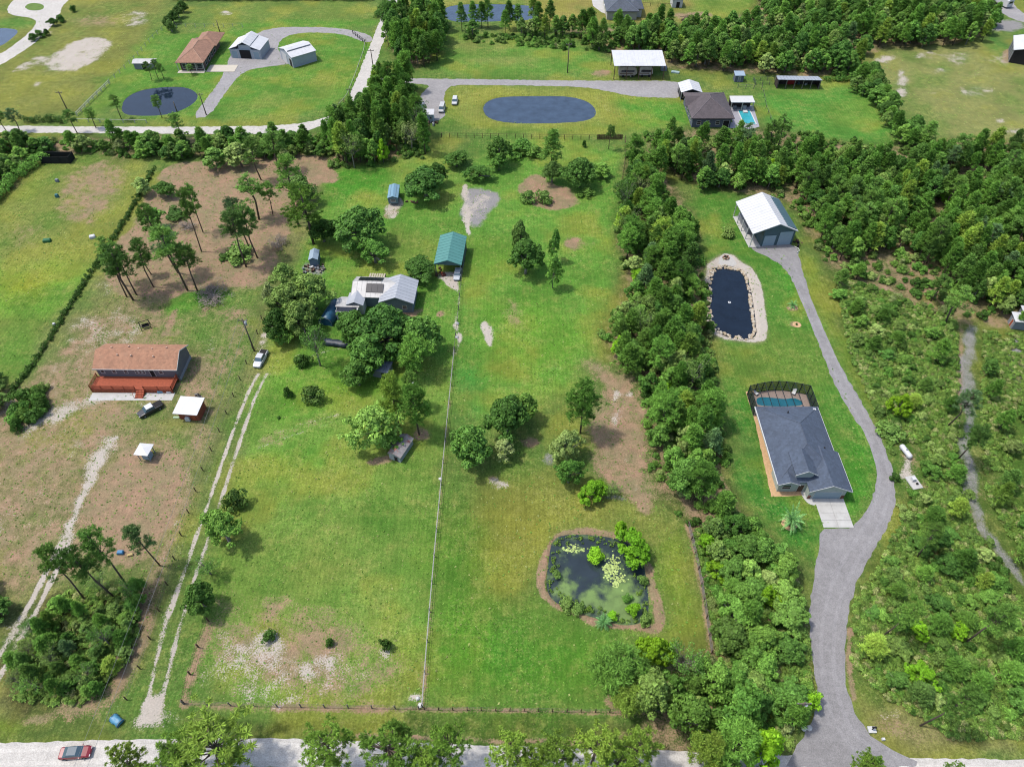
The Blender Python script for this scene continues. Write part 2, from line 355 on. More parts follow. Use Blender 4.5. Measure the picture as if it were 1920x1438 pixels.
    C((124,156,72), [(430,950),(830,880),(800,1200),(400,1180)], 8, .7)
    for q in ((740,980,50,24),(640,1130,30,24),(700,960,26,30),(760,1060,50,30),(560,950,40,20),(700,1280,40,22)): B((84,140,50), *q, amt=.6)
    for q in ((600,1060,50,30),(470,1000,30,20),(630,890,26,16),(560,1200,60,30)): B((128,146,66), *q, amt=.5)
    B((80,134,46), 683, 905, 12, 8, .8)
    A(lit, .5, [(380,1150),(600,1120),(760,1200),(780,1320),(350,1320)], 6); A(sand, .5, [(400,1180),(470,1160),(560,1200),(560,1320),(360,1310)], 3); A(sand, .48, [(560,1200),(640,1190),(720,1240),(660,1320),(560,1320)], 4)
    for q in ((430,1200,36,26,.5),(503,1212,20,18,.72),(612,1230,18,14,.62),(722,1222,11,7,.8),(568,1255,12,8,.8),(660,1185,10,8,.6),(520,1305,60,12,.6),(740,1315,40,8,.6),(788,1308,12,9,1.0),(380,1270,20,20,.5)): BA(sand, q[4], *q[:4], 1.5)
    A(lit, .5, [(470,1150),(540,1110),(560,1160),(520,1190)], 4); A(lit, .45, [(395,1110),(450,1090),(440,1180),(400,1170)], 3)
    BA(sand, .8, 788, 898, 6, 3, 1); BA(sand, .7, 932, 915, 30, 12, 1.4); BA(lit, .6, 925, 908, 14, 8, 1)
    # strips along the centre fence and front fence
    L(sand, .3, [(792,1325),(828,905),(852,660)], 1.0, .8); L(lit, .5, [(792,1325),(828,905),(852,660)], .9, .8)
    L(sand, .55, [(852,660),(858,590),(864,520)], 1.6, .8, .8); BA(sand, .95, 857, 607, 4, 9, 1); BA(sand, .95, 856, 632, 5, 5, 1)
    L(lit, .62, [(345,1320),(520,1326),(790,1330),(1000,1334),(1260,1338)], .7, .45); L(lit, .7, [(345,1320),(362,1240),(392,1170)], 1.1, .8)
    C((78,104,44), [(300,1338),(790,1345),(1260,1350),(1300,1395),(960,1390),(480,1375),(300,1372)], 1.2); A(sand, .4, [(470,1338),(760,1345),(740,1358),(480,1352)], 1.5)
    L(lit, .8, [(670,1378),(800,1384),(1100,1392)], .5, .5)
    BA(sand, .7, 322, 1345, 20, 14, 2)
    # --- house yard in the middle
    C((98,154,58), [(600,380),(870,330),(860,560),(830,700),(700,640),(540,620),(560,480)], 3); C((112,140,60), [(720,430),(820,430),(815,500),(730,500)], 3, .7)
    A(sand, .7, [(722,376),(760,376),(755,412),(748,418),(718,414)], 1.2); A(lit, .5, [(722,376),(760,376),(750,418),(718,414)], 1)
    A(sand, .95, [(868,348),(882,344),(882,440),(872,445),(866,400)], 1.0, .4); A(gra, .85, [(868,350),(930,356),(928,385),(905,420),(880,424),(866,410)], 1.5)
    BA(sand, .6, 895, 385, 28, 30, 2); A(sand, 1.0, [(822,508),(872,512),(868,540),(850,541),(835,528)], 1.2); A(lit, .35, [(800,500),(872,512),(866,545)], 1)
    BA(lit, .8, 826, 590, 7, 7, 1); BA(sand, .5, 820, 553, 4, 3, .6); BA(sand, .5, 627, 535, 4, 3, .6)
    A(lit, .6, [(740,570),(790,575),(780,600),(740,600)], 1); BA(gra, .7, 590, 505, 22, 14, 1.5); BA(gra, .6, 505, 600, 10, 8, 1)
    BA(lit, .8, 715, 862, 30, 11, 1.2); BA(lit, .7, 785, 812, 22, 14, 1.5)
    # --- right-hand long lawn
    C((100,156,60), [(870,262),(1172,262),(1168,400),(1150,500),(1100,700),(1000,760),(850,800),(866,470)], 3)
    C((112,156,54), [(875,440),(960,440),(960,520),(880,540)], 4, .6); C((104,158,46), [(900,560),(1000,560),(1100,620),(1090,700),(1000,700),(900,700)], 5, .5)
    C((76,150,62), [(852,680),(920,690),(900,770),(850,800)], 3, .8); C((92,132,62), [(860,262),(910,262),(900,330),(860,330)], 3, .5)
    A(lit, .85, [(962,348),(1000,328),(1050,340),(1085,375),(1060,395),(1010,390),(980,372)], 2); BA(lit, .75, 1078, 457, 18, 13, 1.6); BA(lit, .4, 1110, 455, 10, 10, 2)
    BA(lit, .45, 965, 590, 26, 34, 4); BA(sand, 1.0, 917, 625, 11, 24, 1.2); BA(sand, .4, 955, 570, 20, 12, 3); BA(sand, .4, 1050, 690, 30, 24, 4)
    A(lit, .6, [(1090,660),(1150,690),(1200,720),(1230,930),(1200,950),(1120,900),(1090,820),(1110,740)], 4)
    A(lit, .68, [(1150,700),(1195,720),(1215,860),(1240,950),(1180,960),(1160,860),(1150,780)], 2.5)
    for q in ((1150,745,14,22,.75),(1165,790,12,24,.6),(1180,735,10,7,.8),(1185,860,9,10,.6),(1195,905,6,12,.7),(1180,938,10,5,.6),(1140,855,10,10,.4),(1170,760,14,8,.5),(1120,690,20,14,.35)): BA(sand, q[4], *q[:4], 1.6)
    BA(gra, .6, 1030, 862, 16, 16, 1); BA(lit, .8, 990, 825, 20, 12, 1.5); BA(lit,.6,1060,890,14,14,1.5); BA(gra, .6, 1150, 935, 24, 10, 1.4)
    C((132,142,66), [(900,890),(1100,900),(1280,960),(1290,1000),(1220,1010),(1040,990),(1010,1060),(900,1000)], 5, .8)
    C((140,136,40), [(850,960),(1000,960),(1010,1060),(960,1140),(900,1150),(860,1060)], 9, .4)
    C((82,152,34), [(826,1010),(870,1000),(890,1080),(900,1200),(830,1240),(812,1200),(822,1080)], 7, .7)
    C((88,150,40), [(810,1200),(960,1150),(1200,1200),(1140,1320),(796,1322)], 6, .8); B((58,136,42), 950, 1230, 40, 30, .6); B((74,136,44), 1050, 1220, 40, 26, .5)
    C((116,146,54), [(1225,1010),(1290,985),(1320,1220),(1250,1190),(1245,1100)], 2.5)
    L(lit, .95, [(1175,1015),(1120,1002),(1060,1000),(1030,1018),(1022,1060),(1018,1108),(1040,1130),(1080,1148),(1125,1165),(1175,1178),(1215,1180),(1235,1165),(1230,1110),(1215,1060)], 1.4, .6, .5)
    L(lit, .9, [(1292,985),(1312,1060),(1325,1140),(1335,1225)], 1.1, .5); L(gra, .9, [(1298,1000),(1316,1070),(1322,1110)], .5, .3)
    BA(lit, .7, 1155, 1312, 16, 12, 1.2)
    # --- right-hand property
    C((84,140,52), [(1290,345),(1400,360),(1400,460),(1500,480),(1560,660),(1650,830),(1650,920),(1600,980),(1540,990),(1530,1070),(1440,1010),(1370,860),(1340,640)], 2)
    C((70,146,46), [(1440,480),(1480,500),(1520,600),(1480,560)], 2, .8); C((112,138,60), [(1430,620),(1560,640),(1580,730),(1340,720),(1340,650)], 4, .5)
    C((58,132,48), [(1360,760),(1400,740),(1440,900),(1530,960),(1520,1050),(1440,1000),(1380,860)], 2.5, .8); B((130,140,80), 1385, 830, 20, 14, .5)
    C((66,144,42), [(1590,800),(1640,840),(1645,900),(1600,970),(1590,900)], 2, .7)
    C((112,142,50), [(1500,480),(1530,490),(1560,590),(1640,740),(1680,790),(1650,800),(1590,700),(1530,560)], 1.8)
    BA(lit, .9, 1487, 577, 11, 7, .7, .3); BA(lit, .8, 1494, 609, 10, 6, .7, .3)
    # forest floors and scrub
    FF = (84,98,52)
    for poly in ([(1175,265),(1260,330),(1320,420),(1335,560),(1340,700),(1370,860),(1400,980),(1530,1090),(1520,1330),(1490,1440),(1130,1440),(1190,1330),(1260,1200),(1340,1230),(1295,980),(1215,900),(1195,720),(1120,650),(1165,560),(1150,420)],
                 [(1200,240),(1480,240),(1560,268),(1700,275),(1760,255),(2200,280),(2200,620),(1840,620),(1640,580),(1530,490),(1500,390),(1400,360),(1290,345),(1220,300)],
                 [(850,55),(1070,55),(1140,105),(1250,135),(1600,150),(1625,95),(1850,85),(1850,30),(1840,-60),(1400,-60),(1420,48),(1060,52)],
                 [(730,30),(820,20),(835,60),(805,130),(740,130)], [(690,160),(770,150),(770,220),(810,290),(640,320),(600,300),(620,215)],
                 [(-200,258),(300,255),(620,250),(610,290),(300,300),(90,288),(0,380),(-200,500)]):
        C(FF, poly, 3); A(lit, .45, poly, 3)
    C((88,114,50), [(1530,490),(1640,560),(1800,600),(2100,640),(2100,1400),(1700,1400),(1620,1330),(1585,1220),(1600,1100),(1680,970),(1680,880),(1640,760),(1560,600)], 2.5)
    A(lit, .3, [(1560,600),(1800,600),(1920,1000),(1800,1380),(1620,1330),(1600,1100),(1690,960),(1640,760)], 5)
    A(gra, .62, [(1803,600),(1835,608),(1832,720),(1826,830),(1828,900),(1845,960),(1880,1020),(1930,1080),(1925,1110),(1860,1040),(1815,960),(1798,900),(1800,830),(1798,720)], 1.0)
    A(gra, .9, [(1885,640),(1960,640),(1960,735),(1890,720)], 1.5); L(lit,.7,[(1803,620),(1800,700),(1797,760)],1.0,.8)
    A(sand, .7, [(1690,835),(1712,862),(1722,915),(1700,915),(1685,870)], 1.5); A(lit, .5, [(1680,830),(1715,840),(1716,880),(1690,880)], 1.5)
    L(sand, .5, [(1640,790),(1655,830),(1670,850)], 1.0, .8); BA(lit, .7, 1665, 780, 14, 10, 1.5); BA(sand, .4, 1640, 700, 8, 20, 2)
    C((128,134,80), [(1590,1310),(1640,1340),(1720,1330),(1800,1390),(1920,1400),(1920,1425),(1700,1420),(1640,1390)], 1.5); BA(sand, .6, 1665, 1350, 26, 14, 2); A(lit,.4,[(1600,1330),(1840,1380),(1860,1410),(1660,1400)],2)
    for q in ((1640,600,12,8,.5),(1700,650,16,10,.4),(1660,540,8,5,.8),(1720,720,14,20,.4),(1890,1180,20,20,.45),(1680,1250,20,8,.5),(1890,1120,14,10,.6)): BA(sand, q[4], *q[:4], 2)
    L(lit, .8, [(1596,1180),(1590,1250),(1600,1310)], .8, .5)
    # west/bottom thicket floors
    C((84,90,52), [(10,1340),(-20,1180),(120,1100),(280,1080),(290,1150),(230,1300),(140,1330)], 2); C(FF, [(-60,1080),(10,1100),(15,1160),(-60,1200)], 1.5)
    C((84,96,52), [(15,745),(60,712),(110,735),(105,765),(40,812),(8,800)], 1.2)
    C((150,150,120), [(1322,500),(1335,488),(1352,476),(1374,476),(1388,490),(1412,503),(1428,540),(1434,580),(1439,625),(1432,642),(1395,642),(1345,634),(1325,616),(1320,560)], .8, 1, .1); A(sand, .85, [(1322,500),(1335,488),(1352,476),(1374,476),(1388,490),(1412,503),(1428,540),(1434,580),(1439,625),(1432,642),(1395,642),(1345,634),(1325,616),(1320,560)], .7, .1); A(sand, 1.1, [(1400,500),(1412,503),(1428,540),(1434,580),(1439,625),(1432,640),(1418,635),(1416,600),(1406,540)], .6, .1)
    f1 = vnoise(X, Y, 5, .45); f2 = vnoise(X+300, Y+50, 5, .11)
    soft_ = lit < .97; lit = np.clip(lit*(.58+.95*f1), 0, 1); crisp = sand > .97; sand = np.where(crisp, sand, sand*(.5+.95*vnoise(X+50, Y+9, 5, .5))); sand = np.clip(sand, 0, 1.1)
    yel = np.array(S(150, 158, 66)[:3]); dk = np.array(S(74, 128, 44)[:3]); t = (np.clip((f2-.52)*5, 0, 1)*.55)[:, None]; col = col*(1-t)+yel*t; t = (np.clip((.46-f2)*5, 0, 1)*.5)[:, None]; col = col*(1-t)+dk*t; col = col*np.array([1.12, 1.02, .98])
    z = np.zeros(N)
    for nm, pts, dep in PONDS:
        p = smooth_poly(GP(pts), 2); a = np.array(p)
        idx = np.nonzero((X > a[:,0].min()-4) & (X < a[:,0].max()+4) & (Y > a[:,1].min()-4) & (Y < a[:,1].max()+4))[0]
        d = polydist(X[idx], Y[idx], p); t = np.clip((d+1.0)/2.0, 0, 1); z[idx] -= (dep+.5)*t*t*(3-2*t)
        edge = np.clip(1-np.abs(d+.3)/1.1, 0, 1); lit[idx] = np.maximum(lit[idx], edge*.4)
    nx, ny = sh[1], sh[0]
    me = bpy.data.meshes.new('ground'); me.vertices.add(N); co = np.stack([X, Y, z], 1); me.vertices.foreach_set('co', co.ravel())
    i = np.arange(nx-1)[None, :]+np.arange(ny-1)[:, None]*nx; q = np.stack([i, i+1, i+nx+1, i+nx], -1).reshape(-1, 4)
    M = len(q); me.loops.add(M*4); me.loops.foreach_set('vertex_index', q.ravel().astype(np.int32)); me.polygons.add(M)
    me.polygons.foreach_set('loop_start', np.arange(0, M*4, 4, dtype=np.int32)); me.polygons.foreach_set('loop_total', np.full(M, 4, np.int32)); me.update(calc_edges=True)
    me.polygons.foreach_set('use_smooth', np.ones(M, bool))
    ca = me.attributes.new('turf', 'FLOAT_COLOR', 'POINT'); ca.data.foreach_set('color', np.concatenate([col, np.ones((N, 1))], 1).astype(np.float32).ravel())
    mx = me.attributes.new('cover', 'FLOAT_COLOR', 'POINT'); mx.data.foreach_set('color', np.stack([sand, lit, gra, np.ones(N)], 1).astype(np.float32).ravel())
    return me
def ground_material():
    m, nt, bs = newmat('turf_and_sand'); P = geo(nt)
    at = nd(nt, 'ShaderNodeAttribute', attribute_name='turf'); cv = nd(nt, 'ShaderNodeAttribute', attribute_name='cover')
    sp = nd(nt, 'ShaderNodeSeparateColor'); nt.links.new(cv.outputs['Color'], sp.inputs[0])
    nA = noise(nt, .09, 6, .62, P).outputs[0]; nB = noise(nt, .7, 6, .7, P).outputs[0]; nC = noise(nt, 3.6, 4, .7, P).outputs[0]; nD = noise(nt, .28, 5, .7, P).outputs[0]; nE = noise(nt, 2.3, 3, .75, P).outputs[0]; nF = noise(nt, 4.4, 3, .7, P).outputs[0]
    f = val(nt, 'MULTIPLY', rng(nt, nB, .34, .66, .72, 1.32), rng(nt, nC, .33, .67, .6, 1.48))
    turf = scaled(nt, at.outputs['Color'], f)
    dry = mixc(nt, turf, scaled(nt, S(150, 146, 80), f), rng(nt, val(nt, 'ADD', val(nt, 'MULTIPLY', nD, .5), val(nt, 'MULTIPLY', nB, .5)), .48, .64, 0, .6))
    turf = mixc(nt, dry, scaled(nt, at.outputs['Color'], rng(nt, nA, .3, .6, .72, 1.0)), rng(nt, nA, .3, .6, .75, 0))
    tint = mixc(nt, turf, scaled(nt, mixc(nt, turf, S(196, 190, 128), .6), rng(nt, nE, .3, .7, .8, 1.3)), rng(nt, val(nt, 'ADD', nE, val(nt, 'MULTIPLY', nA, .35)), .74, .86, 0, .4)); turf = tint
    wv = nd(nt, 'ShaderNodeTexWave'); wv.inputs['Scale'].default_value = .42; wv.inputs['Distortion'].default_value = 3.0; wv.inputs['Detail'].default_value = 2; wv.inputs['Detail Scale'].default_value = .25; nt.links.new(P, wv.inputs['Vector']); turf = scaled(nt, turf, rng(nt, wv.outputs['Fac'], 0, 1, .95, 1.06))
    lg = scaled(nt, mixc(nt, S(180, 148, 120), S(154, 142, 106), rng(nt, nD, .38, .62)), val(nt, 'MULTIPLY', rng(nt, nC, .25, .75, .68, 1.38), rng(nt, nB, .3, .7, .82, 1.18)))
    k = val(nt, 'ADD', val(nt, 'MULTIPLY', nB, .4), val(nt, 'MULTIPLY', nF, .6))
    fl = rng(nt, val(nt, 'ADD', k, val(nt, 'MULTIPLY', sp.outputs[1], .62)), .72, .86)
    c = mixc(nt, turf, lg, fl)
    gg = scaled(nt, mixc(nt, S(150, 148, 148), S(176, 172, 168), nB), rng(nt, nC, .25, .75, .7, 1.3))
    c = mixc(nt, c, gg, rng(nt, val(nt, 'ADD', k, val(nt, 'MULTIPLY', sp.outputs[2], .62)), .72, .95))
    sg = scaled(nt, mixc(nt, S(226, 217, 204), S(200, 187, 171), nD), rng(nt, nC, .25, .75, .8, 1.18))
    k2 = val(nt, 'ADD', val(nt, 'MULTIPLY', nB, .34), val(nt, 'MULTIPLY', nF, .66))
    c = mixc(nt, c, sg, rng(nt, val(nt, 'ADD', k2, val(nt, 'MULTIPLY', sp.outputs[0], .56)), .78, .88))
    nt.links.new(c, bs.inputs['Base Color']); bs.inputs['Roughness'].default_value = .95; bs.inputs['Specular IOR Level'].default_value = .1
    bump(nt, bs, nC, .9, .12); return m
gm = build_ground(); gm.materials.append(ground_material())
tag(link('ground', gm), 'mown lawns, sandy patches and pine litter over flat ground', kind='structure')

# ------------------------------------------------------------------ roads and drives (sheets 4-8 mm above the ground)
def gravelmat(name, a, b, tracks=0.0):
    m, nt, bs = newmat(name); P = geo(nt)
    n1 = noise(nt, .22, 6, .7, P).outputs[0]; n2 = noise(nt, 5.5, 4, .75, P).outputs[0]; n3 = noise(nt, 1.3, 5, .7, P).outputs[0]
    c = scaled(nt, mixc(nt, a, b, rng(nt, n1, .3, .7)), val(nt, 'MULTIPLY', rng(nt, n2, .33, .67, .78, 1.22), rng(nt, n3, .33, .67, .86, 1.12)))
    nt.links.new(c, bs.inputs['Base Color']); bs.inputs['Roughness'].default_value = .92; bs.inputs['Specular IOR Level'].default_value = .15
    bump(nt, bs, n2, .6, .05); return m
M_ROADW = gravelmat('pale_limerock', S(232, 226, 216), S(212, 207, 198)); M_ROADG = gravelmat('grey_millings', S(174, 171, 170), S(154, 151, 150)); M_DRIVE = gravelmat('grey_gravel', S(188, 184, 182), S(168, 165, 164))
M_CONC = mat('pale_concrete', S(218, 216, 210), .85, .08, .8, dirt=S(170, 165, 155), dirtamt=.35)
def ragged(poly, amp=.22, step=.7, seed=1):
    r = random.Random(seed); out = []
    for i in range(len(poly)):
        a = poly[i]; b = poly[(i+1) % len(poly)]; L_ = hypot(b[0]-a[0], b[1]-a[1]); n = max(1, int(L_/step)); nx, ny = -(b[1]-a[1])/max(L_, .01), (b[0]-a[0])/max(L_, .01)
        for k in range(n):
            t = k/n; o = r.uniform(-amp, amp) if 0 < k or L_ < 50 else 0
            out.append((a[0]+(b[0]-a[0])*t+nx*o, a[1]+(b[1]-a[1])*t+ny*o))
    return out
def sheet(name, px, mt, label, z=.004, smooth=2, amp=.2, closed_smooth=True, seed=1):
    p = smooth_poly(GP(px), smooth) if smooth else GP(px)
    a = 0
    for i in range(len(p)): a += p[i][0]*p[(i+1) % len(p)][1]-p[(i+1) % len(p)][0]*p[i][1]
    if a < 0: p = p[::-1]
    p = ragged(p, amp, .7, seed) if amp else p
    me = bpy.data.meshes.new(name)
    import mathutils
    tri = mathutils.geometry.tessellate_polygon([[Vector((x, y, 0)) for x, y in p]])
    me.from_pydata([(x, y, z) for x, y in p], [], [t if (p[t[1]][0]-p[t[0]][0])*(p[t[2]][1]-p[t[0]][1])-(p[t[2]][0]-p[t[0]][0])*(p[t[1]][1]-p[t[0]][1]) > 0 else t[::-1] for t in tri]); me.materials.append(mt)
    return tag(link(name, me), label, kind='structure')
sheet('front_road', [(-900,1400),(-300,1396),(0,1393),(215,1386),(480,1382),(800,1393),(1200,1405),(1500,1416),(1920,1424),(2600,1436),(2600,1500),(1920,1492),(1500,1478),(960,1455),(480,1433),(215,1441),(0,1450),(-300,1455),(-900,1470)], M_ROADW, 'pale limerock road across the bottom of the photo', smooth=1, amp=.1)
sheet('side_road', [(612,222),(640,205),(655,180),(672,140),(686,105),(704,60),(722,15),(735,-25),(760,-70),(785,-70),(768,-25),(750,10),(732,48),(716,85),(706,120),(702,142),(690,165),(672,200),(650,224),(600,236),(560,252),(400,252),(200,250),(0,249),(-300,248),(-300,235),(0,236),(200,238),(400,238),(540,236)], M_ROADW, 'pale dirt road that bends from the left up to the top', smooth=1, amp=.2)
sheet('gravel_drive', [(690,146),(740,147),(800,148),(900,149),(1000,151),(1140,152),(1280,152),(1290,170),(1275,184),(1240,184),(1180,181),(1140,171),(1090,163),(1000,161),(900,160),(850,160),(836,168),(832,190),(836,226),(784,228),(788,205),(780,190),(795,172),(808,160),(780,157),(690,160)], M_DRIVE, 'light gravel drive with parking area beside the oval pond', z=.008, smooth=1, amp=.2)
sheet('gravel_yard', [(360,222),(385,188),(408,160),(424,128),(432,102),(455,82),(485,60),(520,52),(560,51),(620,52),(660,57),(694,66),(700,78),(684,80),(664,72),(640,64),(590,61),(548,64),(524,76),(520,96),(545,112),(600,108),(560,118),(500,126),(468,131),(448,142),(425,170),(392,220)], M_DRIVE, 'light gravel yard and drive around the white metal garages', z=.008, smooth=1, amp=.15)
sheet('cul_de_sac', [(-260,200),(-100,140),(0,103),(30,82),(55,62),(70,42),(60,34),(25,30),(12,22),(18,8),(40,-14),(80,-24),(140,-14),(128,2),(116,12),(112,28),(98,48),(82,66),(60,86),(0,124),(-100,168),(-260,240)], M_ROADW, 'pale loop road with a round green island', smooth=1, amp=.15)
sheet('round_island', [(46,14),(52,8),(65,6),(78,8),(84,14),(78,19),(65,21),(52,19)], mat('island_grass', S(110,140,55), .95, .25, .4), 'round grass island inside the loop road', z=.01, smooth=1, amp=.1)
sheet('long_driveway', [(1402,456),(1440,455),(1493,459),(1498,480),(1508,520),(1530,588),(1556,650),(1590,712),(1622,765),(1648,812),(1668,862),(1680,912),(1678,955),(1662,990),(1632,1045),(1606,1090),(1592,1140),(1584,1200),(1584,1270),(1598,1325),(1624,1370),(1658,1400),(1720,1424),(1720,1440),(1470,1440),(1484,1414),(1506,1380),(1528,1345),(1534,1300),(1526,1250),(1519,1190),(1518,1130),(1526,1080),(1536,1030),(1538,991),(1570,991),(1598,990),(1622,962),(1643,915),(1644,868),(1630,822),(1600,782),(1570,732),(1543,668),(1518,600),(1494,540),(1470,500),(1440,482),(1412,470)], M_ROADG, 'grey gravel driveway curving past the slate-roofed house to the white barn', z=.008, smooth=1, amp=.17)

def ribbon(name, px, off, wd, mt, label, z, seed=1):
    P_ = smooth_poly(GP(px), 2, False); r = random.Random(seed); L1, R1 = [], []
    Q = []
    for a, b in zip(P_[:-1], P_[1:]):
        n = max(1, int(math.dist(a, b)/.8)); Q += [(a[0]+(b[0]-a[0])*i/n, a[1]+(b[1]-a[1])*i/n) for i in range(n)]
    for i in range(len(Q)-1):
        dx, dy = Q[i+1][0]-Q[i][0], Q[i+1][1]-Q[i][1]; l_ = max(hypot(dx, dy), 1e-6); nx, ny = -dy/l_, dx/l_; w_ = wd*r.uniform(.75, 1.2)
        L1.append((Q[i][0]+nx*(off+w_/2), Q[i][1]+ny*(off+w_/2), z)); R1.append((Q[i][0]+nx*(off-w_/2), Q[i][1]+ny*(off-w_/2), z))
    n = len(L1); me = bpy.data.meshes.new(name); me.from_pydata(R1+L1, [], [(i, i+1, n+i+1, n+i) for i in range(n-1)]); me.materials.append(mt); tag(link(name, me), label, kind='structure')
    if me.polygons[0].normal.z < 0: me.flip_normals()
MID = [(1452,474),(1482,498),(1503,542),(1527,600),(1548,650),(1573,705),(1608,765),(1636,818),(1654,866),(1661,915),(1640,980),(1600,1040),(1570,1100),(1554,1160),(1550,1230),(1555,1290),(1572,1345),(1600,1390),(1650,1425)]
M_TRK = gravelmat('worn_gravel', S(180, 177, 176), S(160, 157, 157)); M_TRK2 = gravelmat('worn_limerock', S(240, 234, 224), S(224, 218, 208))
ribbon('driveway_wheel_track', MID, -.85, .55, M_TRK, 'left worn wheel track along the grey driveway', .012, 2); ribbon('driveway_wheel_track', MID, .85, .55, M_TRK, 'right worn wheel track along the grey driveway', .012, 3)
FR = [(-300,1425),(0,1422),(300,1410),(480,1408),(800,1420),(1200,1432),(1920,1458)]
ribbon('road_wheel_track', FR, -.7, .6, M_TRK2, 'nearer pale wheel track along the front road', .006, 4); ribbon('road_wheel_track', FR, .9, .6, M_TRK2, 'farther pale wheel track along the front road', .006, 5)
# ------------------------------------------------------------------ ponds
def water_mat(name, deep, scum=False):
    m, nt, bs = newmat(name); P = geo(nt)
    n = noise(nt, .35, 4, .6, P).outputs[0]; col = scaled(nt, deep, rng(nt, n, .3, .7, .8, 1.25)); rough = None
    bs.inputs['Roughness'].default_value = .06; bs.inputs['IOR'].default_value = 1.33
    if scum:
        at = nd(nt, 'ShaderNodeAttribute', attribute_name='scum').outputs['Fac']
        nb = noise(nt, .55, 8, .62, P).outputs[0]; k = val(nt, 'ADD', nb, val(nt, 'MULTIPLY', at, .62))
        f = rng(nt, k, .6, .9); f2 = rng(nt, k, .74, 1.0)
        c = mixc(nt, col, S(62, 84, 66), rng(nt, f, 0, 1, 0, .9)); c = mixc(nt, c, scaled(nt, S(124, 154, 84), rng(nt, nb, .3, .7, .7, 1.25)), f2)
        nt.links.new(c, bs.inputs['Base Color']); nt.links.new(rng(nt, f, 0, 1, .06, .6), bs.inputs['Roughness'])
    else: nt.links.new(col, bs.inputs['Base Color'])
    bump(nt, bs, noise(nt, 1.1, 4, .6, P).outputs[0], .12, .06); return m
W_DEEP = water_mat('dark_water', (.006, .011, .02, 1)); W_MID = water_mat('blue_grey_water', (.03, .046, .07, 1)); W_SCUM = water_mat('weedy_water', (.018, .026, .032, 1), True)
pl = {'front': 'weedy dark pond with lily pads in the front right-hand field', 'stone': 'long dark pond edged with tan stones beside the grey driveway', 'oval': 'long oval blue pond below the gravel drive', 'nw': 'round dark pond below the brown-roofed house', 'top': 'grey-blue pond at the top edge among trees', 'w': 'small grey pond cut by the left edge'}
for nm, pts, dep in PONDS:
    p = smooth_poly(GP(pts), 2); cx = sum(a for a, b in p)/len(p); cy = sum(b for a, b in p)/len(p)
    p = [(cx+(x-cx)*(1+.7/hypot(x-cx, y-cy)), cy+(y-cy)*(1+.7/hypot(x-cx, y-cy))) for x, y in p]
    if nm == 'front':
        gx = np.arange(min(a for a, b in p), max(a for a, b in p), .4); gy = np.arange(min(b for a, b in p), max(b for a, b in p), .4)
        XX, YY = np.meshgrid(gx, gy); sh_ = XX.shape; xf, yf = XX.ravel(), YY.ravel(); ins = polydist(xf, yf, p)
        clear = smooth_poly(GP([(1062,1042),(1078,1035),(1096,1040),(1106,1058),(1126,1072),(1134,1085),(1118,1092),(1100,1096),(1080,1084),(1068,1062)]), 2)
        dcl = polydist(xf+(vnoise(xf, yf, 3, .5)-.5)*2, yf+(vnoise(xf+9, yf, 3, .5)-.5)*2, clear)
        sc = np.clip(.28-dcl*.25, 0, .36)
        for bx, by, br, am in ((1160,1140,46,1.0),(1195,1105,24,.7),(1060,1105,36,.7),(1110,1130,38,.85),(1165,1115,44,.85),(1085,1025,20,.5)):
            c0 = G(bx, by); r = br*.085; sc = np.maximum(sc, am*np.clip(1.3-np.hypot(xf-c0[0], yf-c0[1])/r, 0, 1))
        me = bpy.data.meshes.new('pond_water'); ny_, nx_ = sh_; k = np.arange(nx_-1)[None]+np.arange(ny_-1)[:, None]*nx_
        qd = np.stack([k, k+1, k+nx_+1, k+nx_], -1).reshape(-1, 4); qd = qd[(ins[qd] > -.2).all(1)]
        me.from_pydata([(float(a), float(b), -.2) for a, b in zip(xf, yf)], [], qd.tolist())
        at = me.attributes.new('scum', 'FLOAT', 'POINT'); at.data.foreach_set('value', sc.astype(np.float32)); me.materials.append(W_SCUM)
    else:
        me = bpy.data.meshes.new('pond_water'); me.from_pydata([(x, y, -.22) for x, y in p], [], [tuple(range(len(p)))]); me.materials.append(W_DEEP if nm in ('stone', 'nw') else W_MID)
        if me.polygons[0].normal.z < 0: me.flip_normals()
    tag(link('pond_water', me), pl[nm], kind='structure')

# ------------------------------------------------------------------ shared building pieces
M_WHITE = mat('white_metal', S(240,240,240), .45, .05, .5, dirt=S(185,185,180), dirtamt=.3); M_TRIM = mat('white_trim', S(232,232,228), .6, .06)
M_GREYM = mat('grey_metal', S(150,155,162), .5, .1); M_DARK = mat('dark_void', S(40,38,38), .9, .2); M_SLATE = shingle('slate_shingle', S(84,97,116)); M_BROWNR = shingle('brown_shingle', S(188,136,104), 1, S(208,164,130))
M_BRN2 = shingle('tan_shingle', S(172,128,102), 1); M_PURP = shingle('umber_shingle', S(98,88,90), 1); M_SLAT2 = shingle('grey_shingle', S(92,100,112), 1)
M_SAGE = mat('sage_siding', S(206,216,206), .7, .1, 2); M_GREY_SID = mat('grey_siding', S(130,130,136), .7, .08, 2); M_CREAM = mat('cream_wall', S(205,204,190), .8, .07, 1)
M_WOODR = mat('red_stained_wood', S(186,92,58), .75, .22, 2.4); M_WOODB = mat('brown_wood', S(110,84,66), .85, .25, 2.4); M_WOODG = mat('grey_wood', S(140,134,126), .85, .25, 2.4)
M_BLUED = mat('pale_blue_panel', S(176,198,210), .45, .05, 1); M_TEAL = mat('slate_teal_metal', S(86,116,124), .5, .08, 1); M_TAN = mat('tan_mulch', S(226,186,140), .95, .22, 3); M_WIRE = mat('wire', S(120,118,112), .5, .1)
M_SOLAR = mat('solar_black', (.012,.014,.02,1), .2, .2, 3); M_BRICK = mat('red_brown_brick', S(140,92,76), .85, .2, 4)
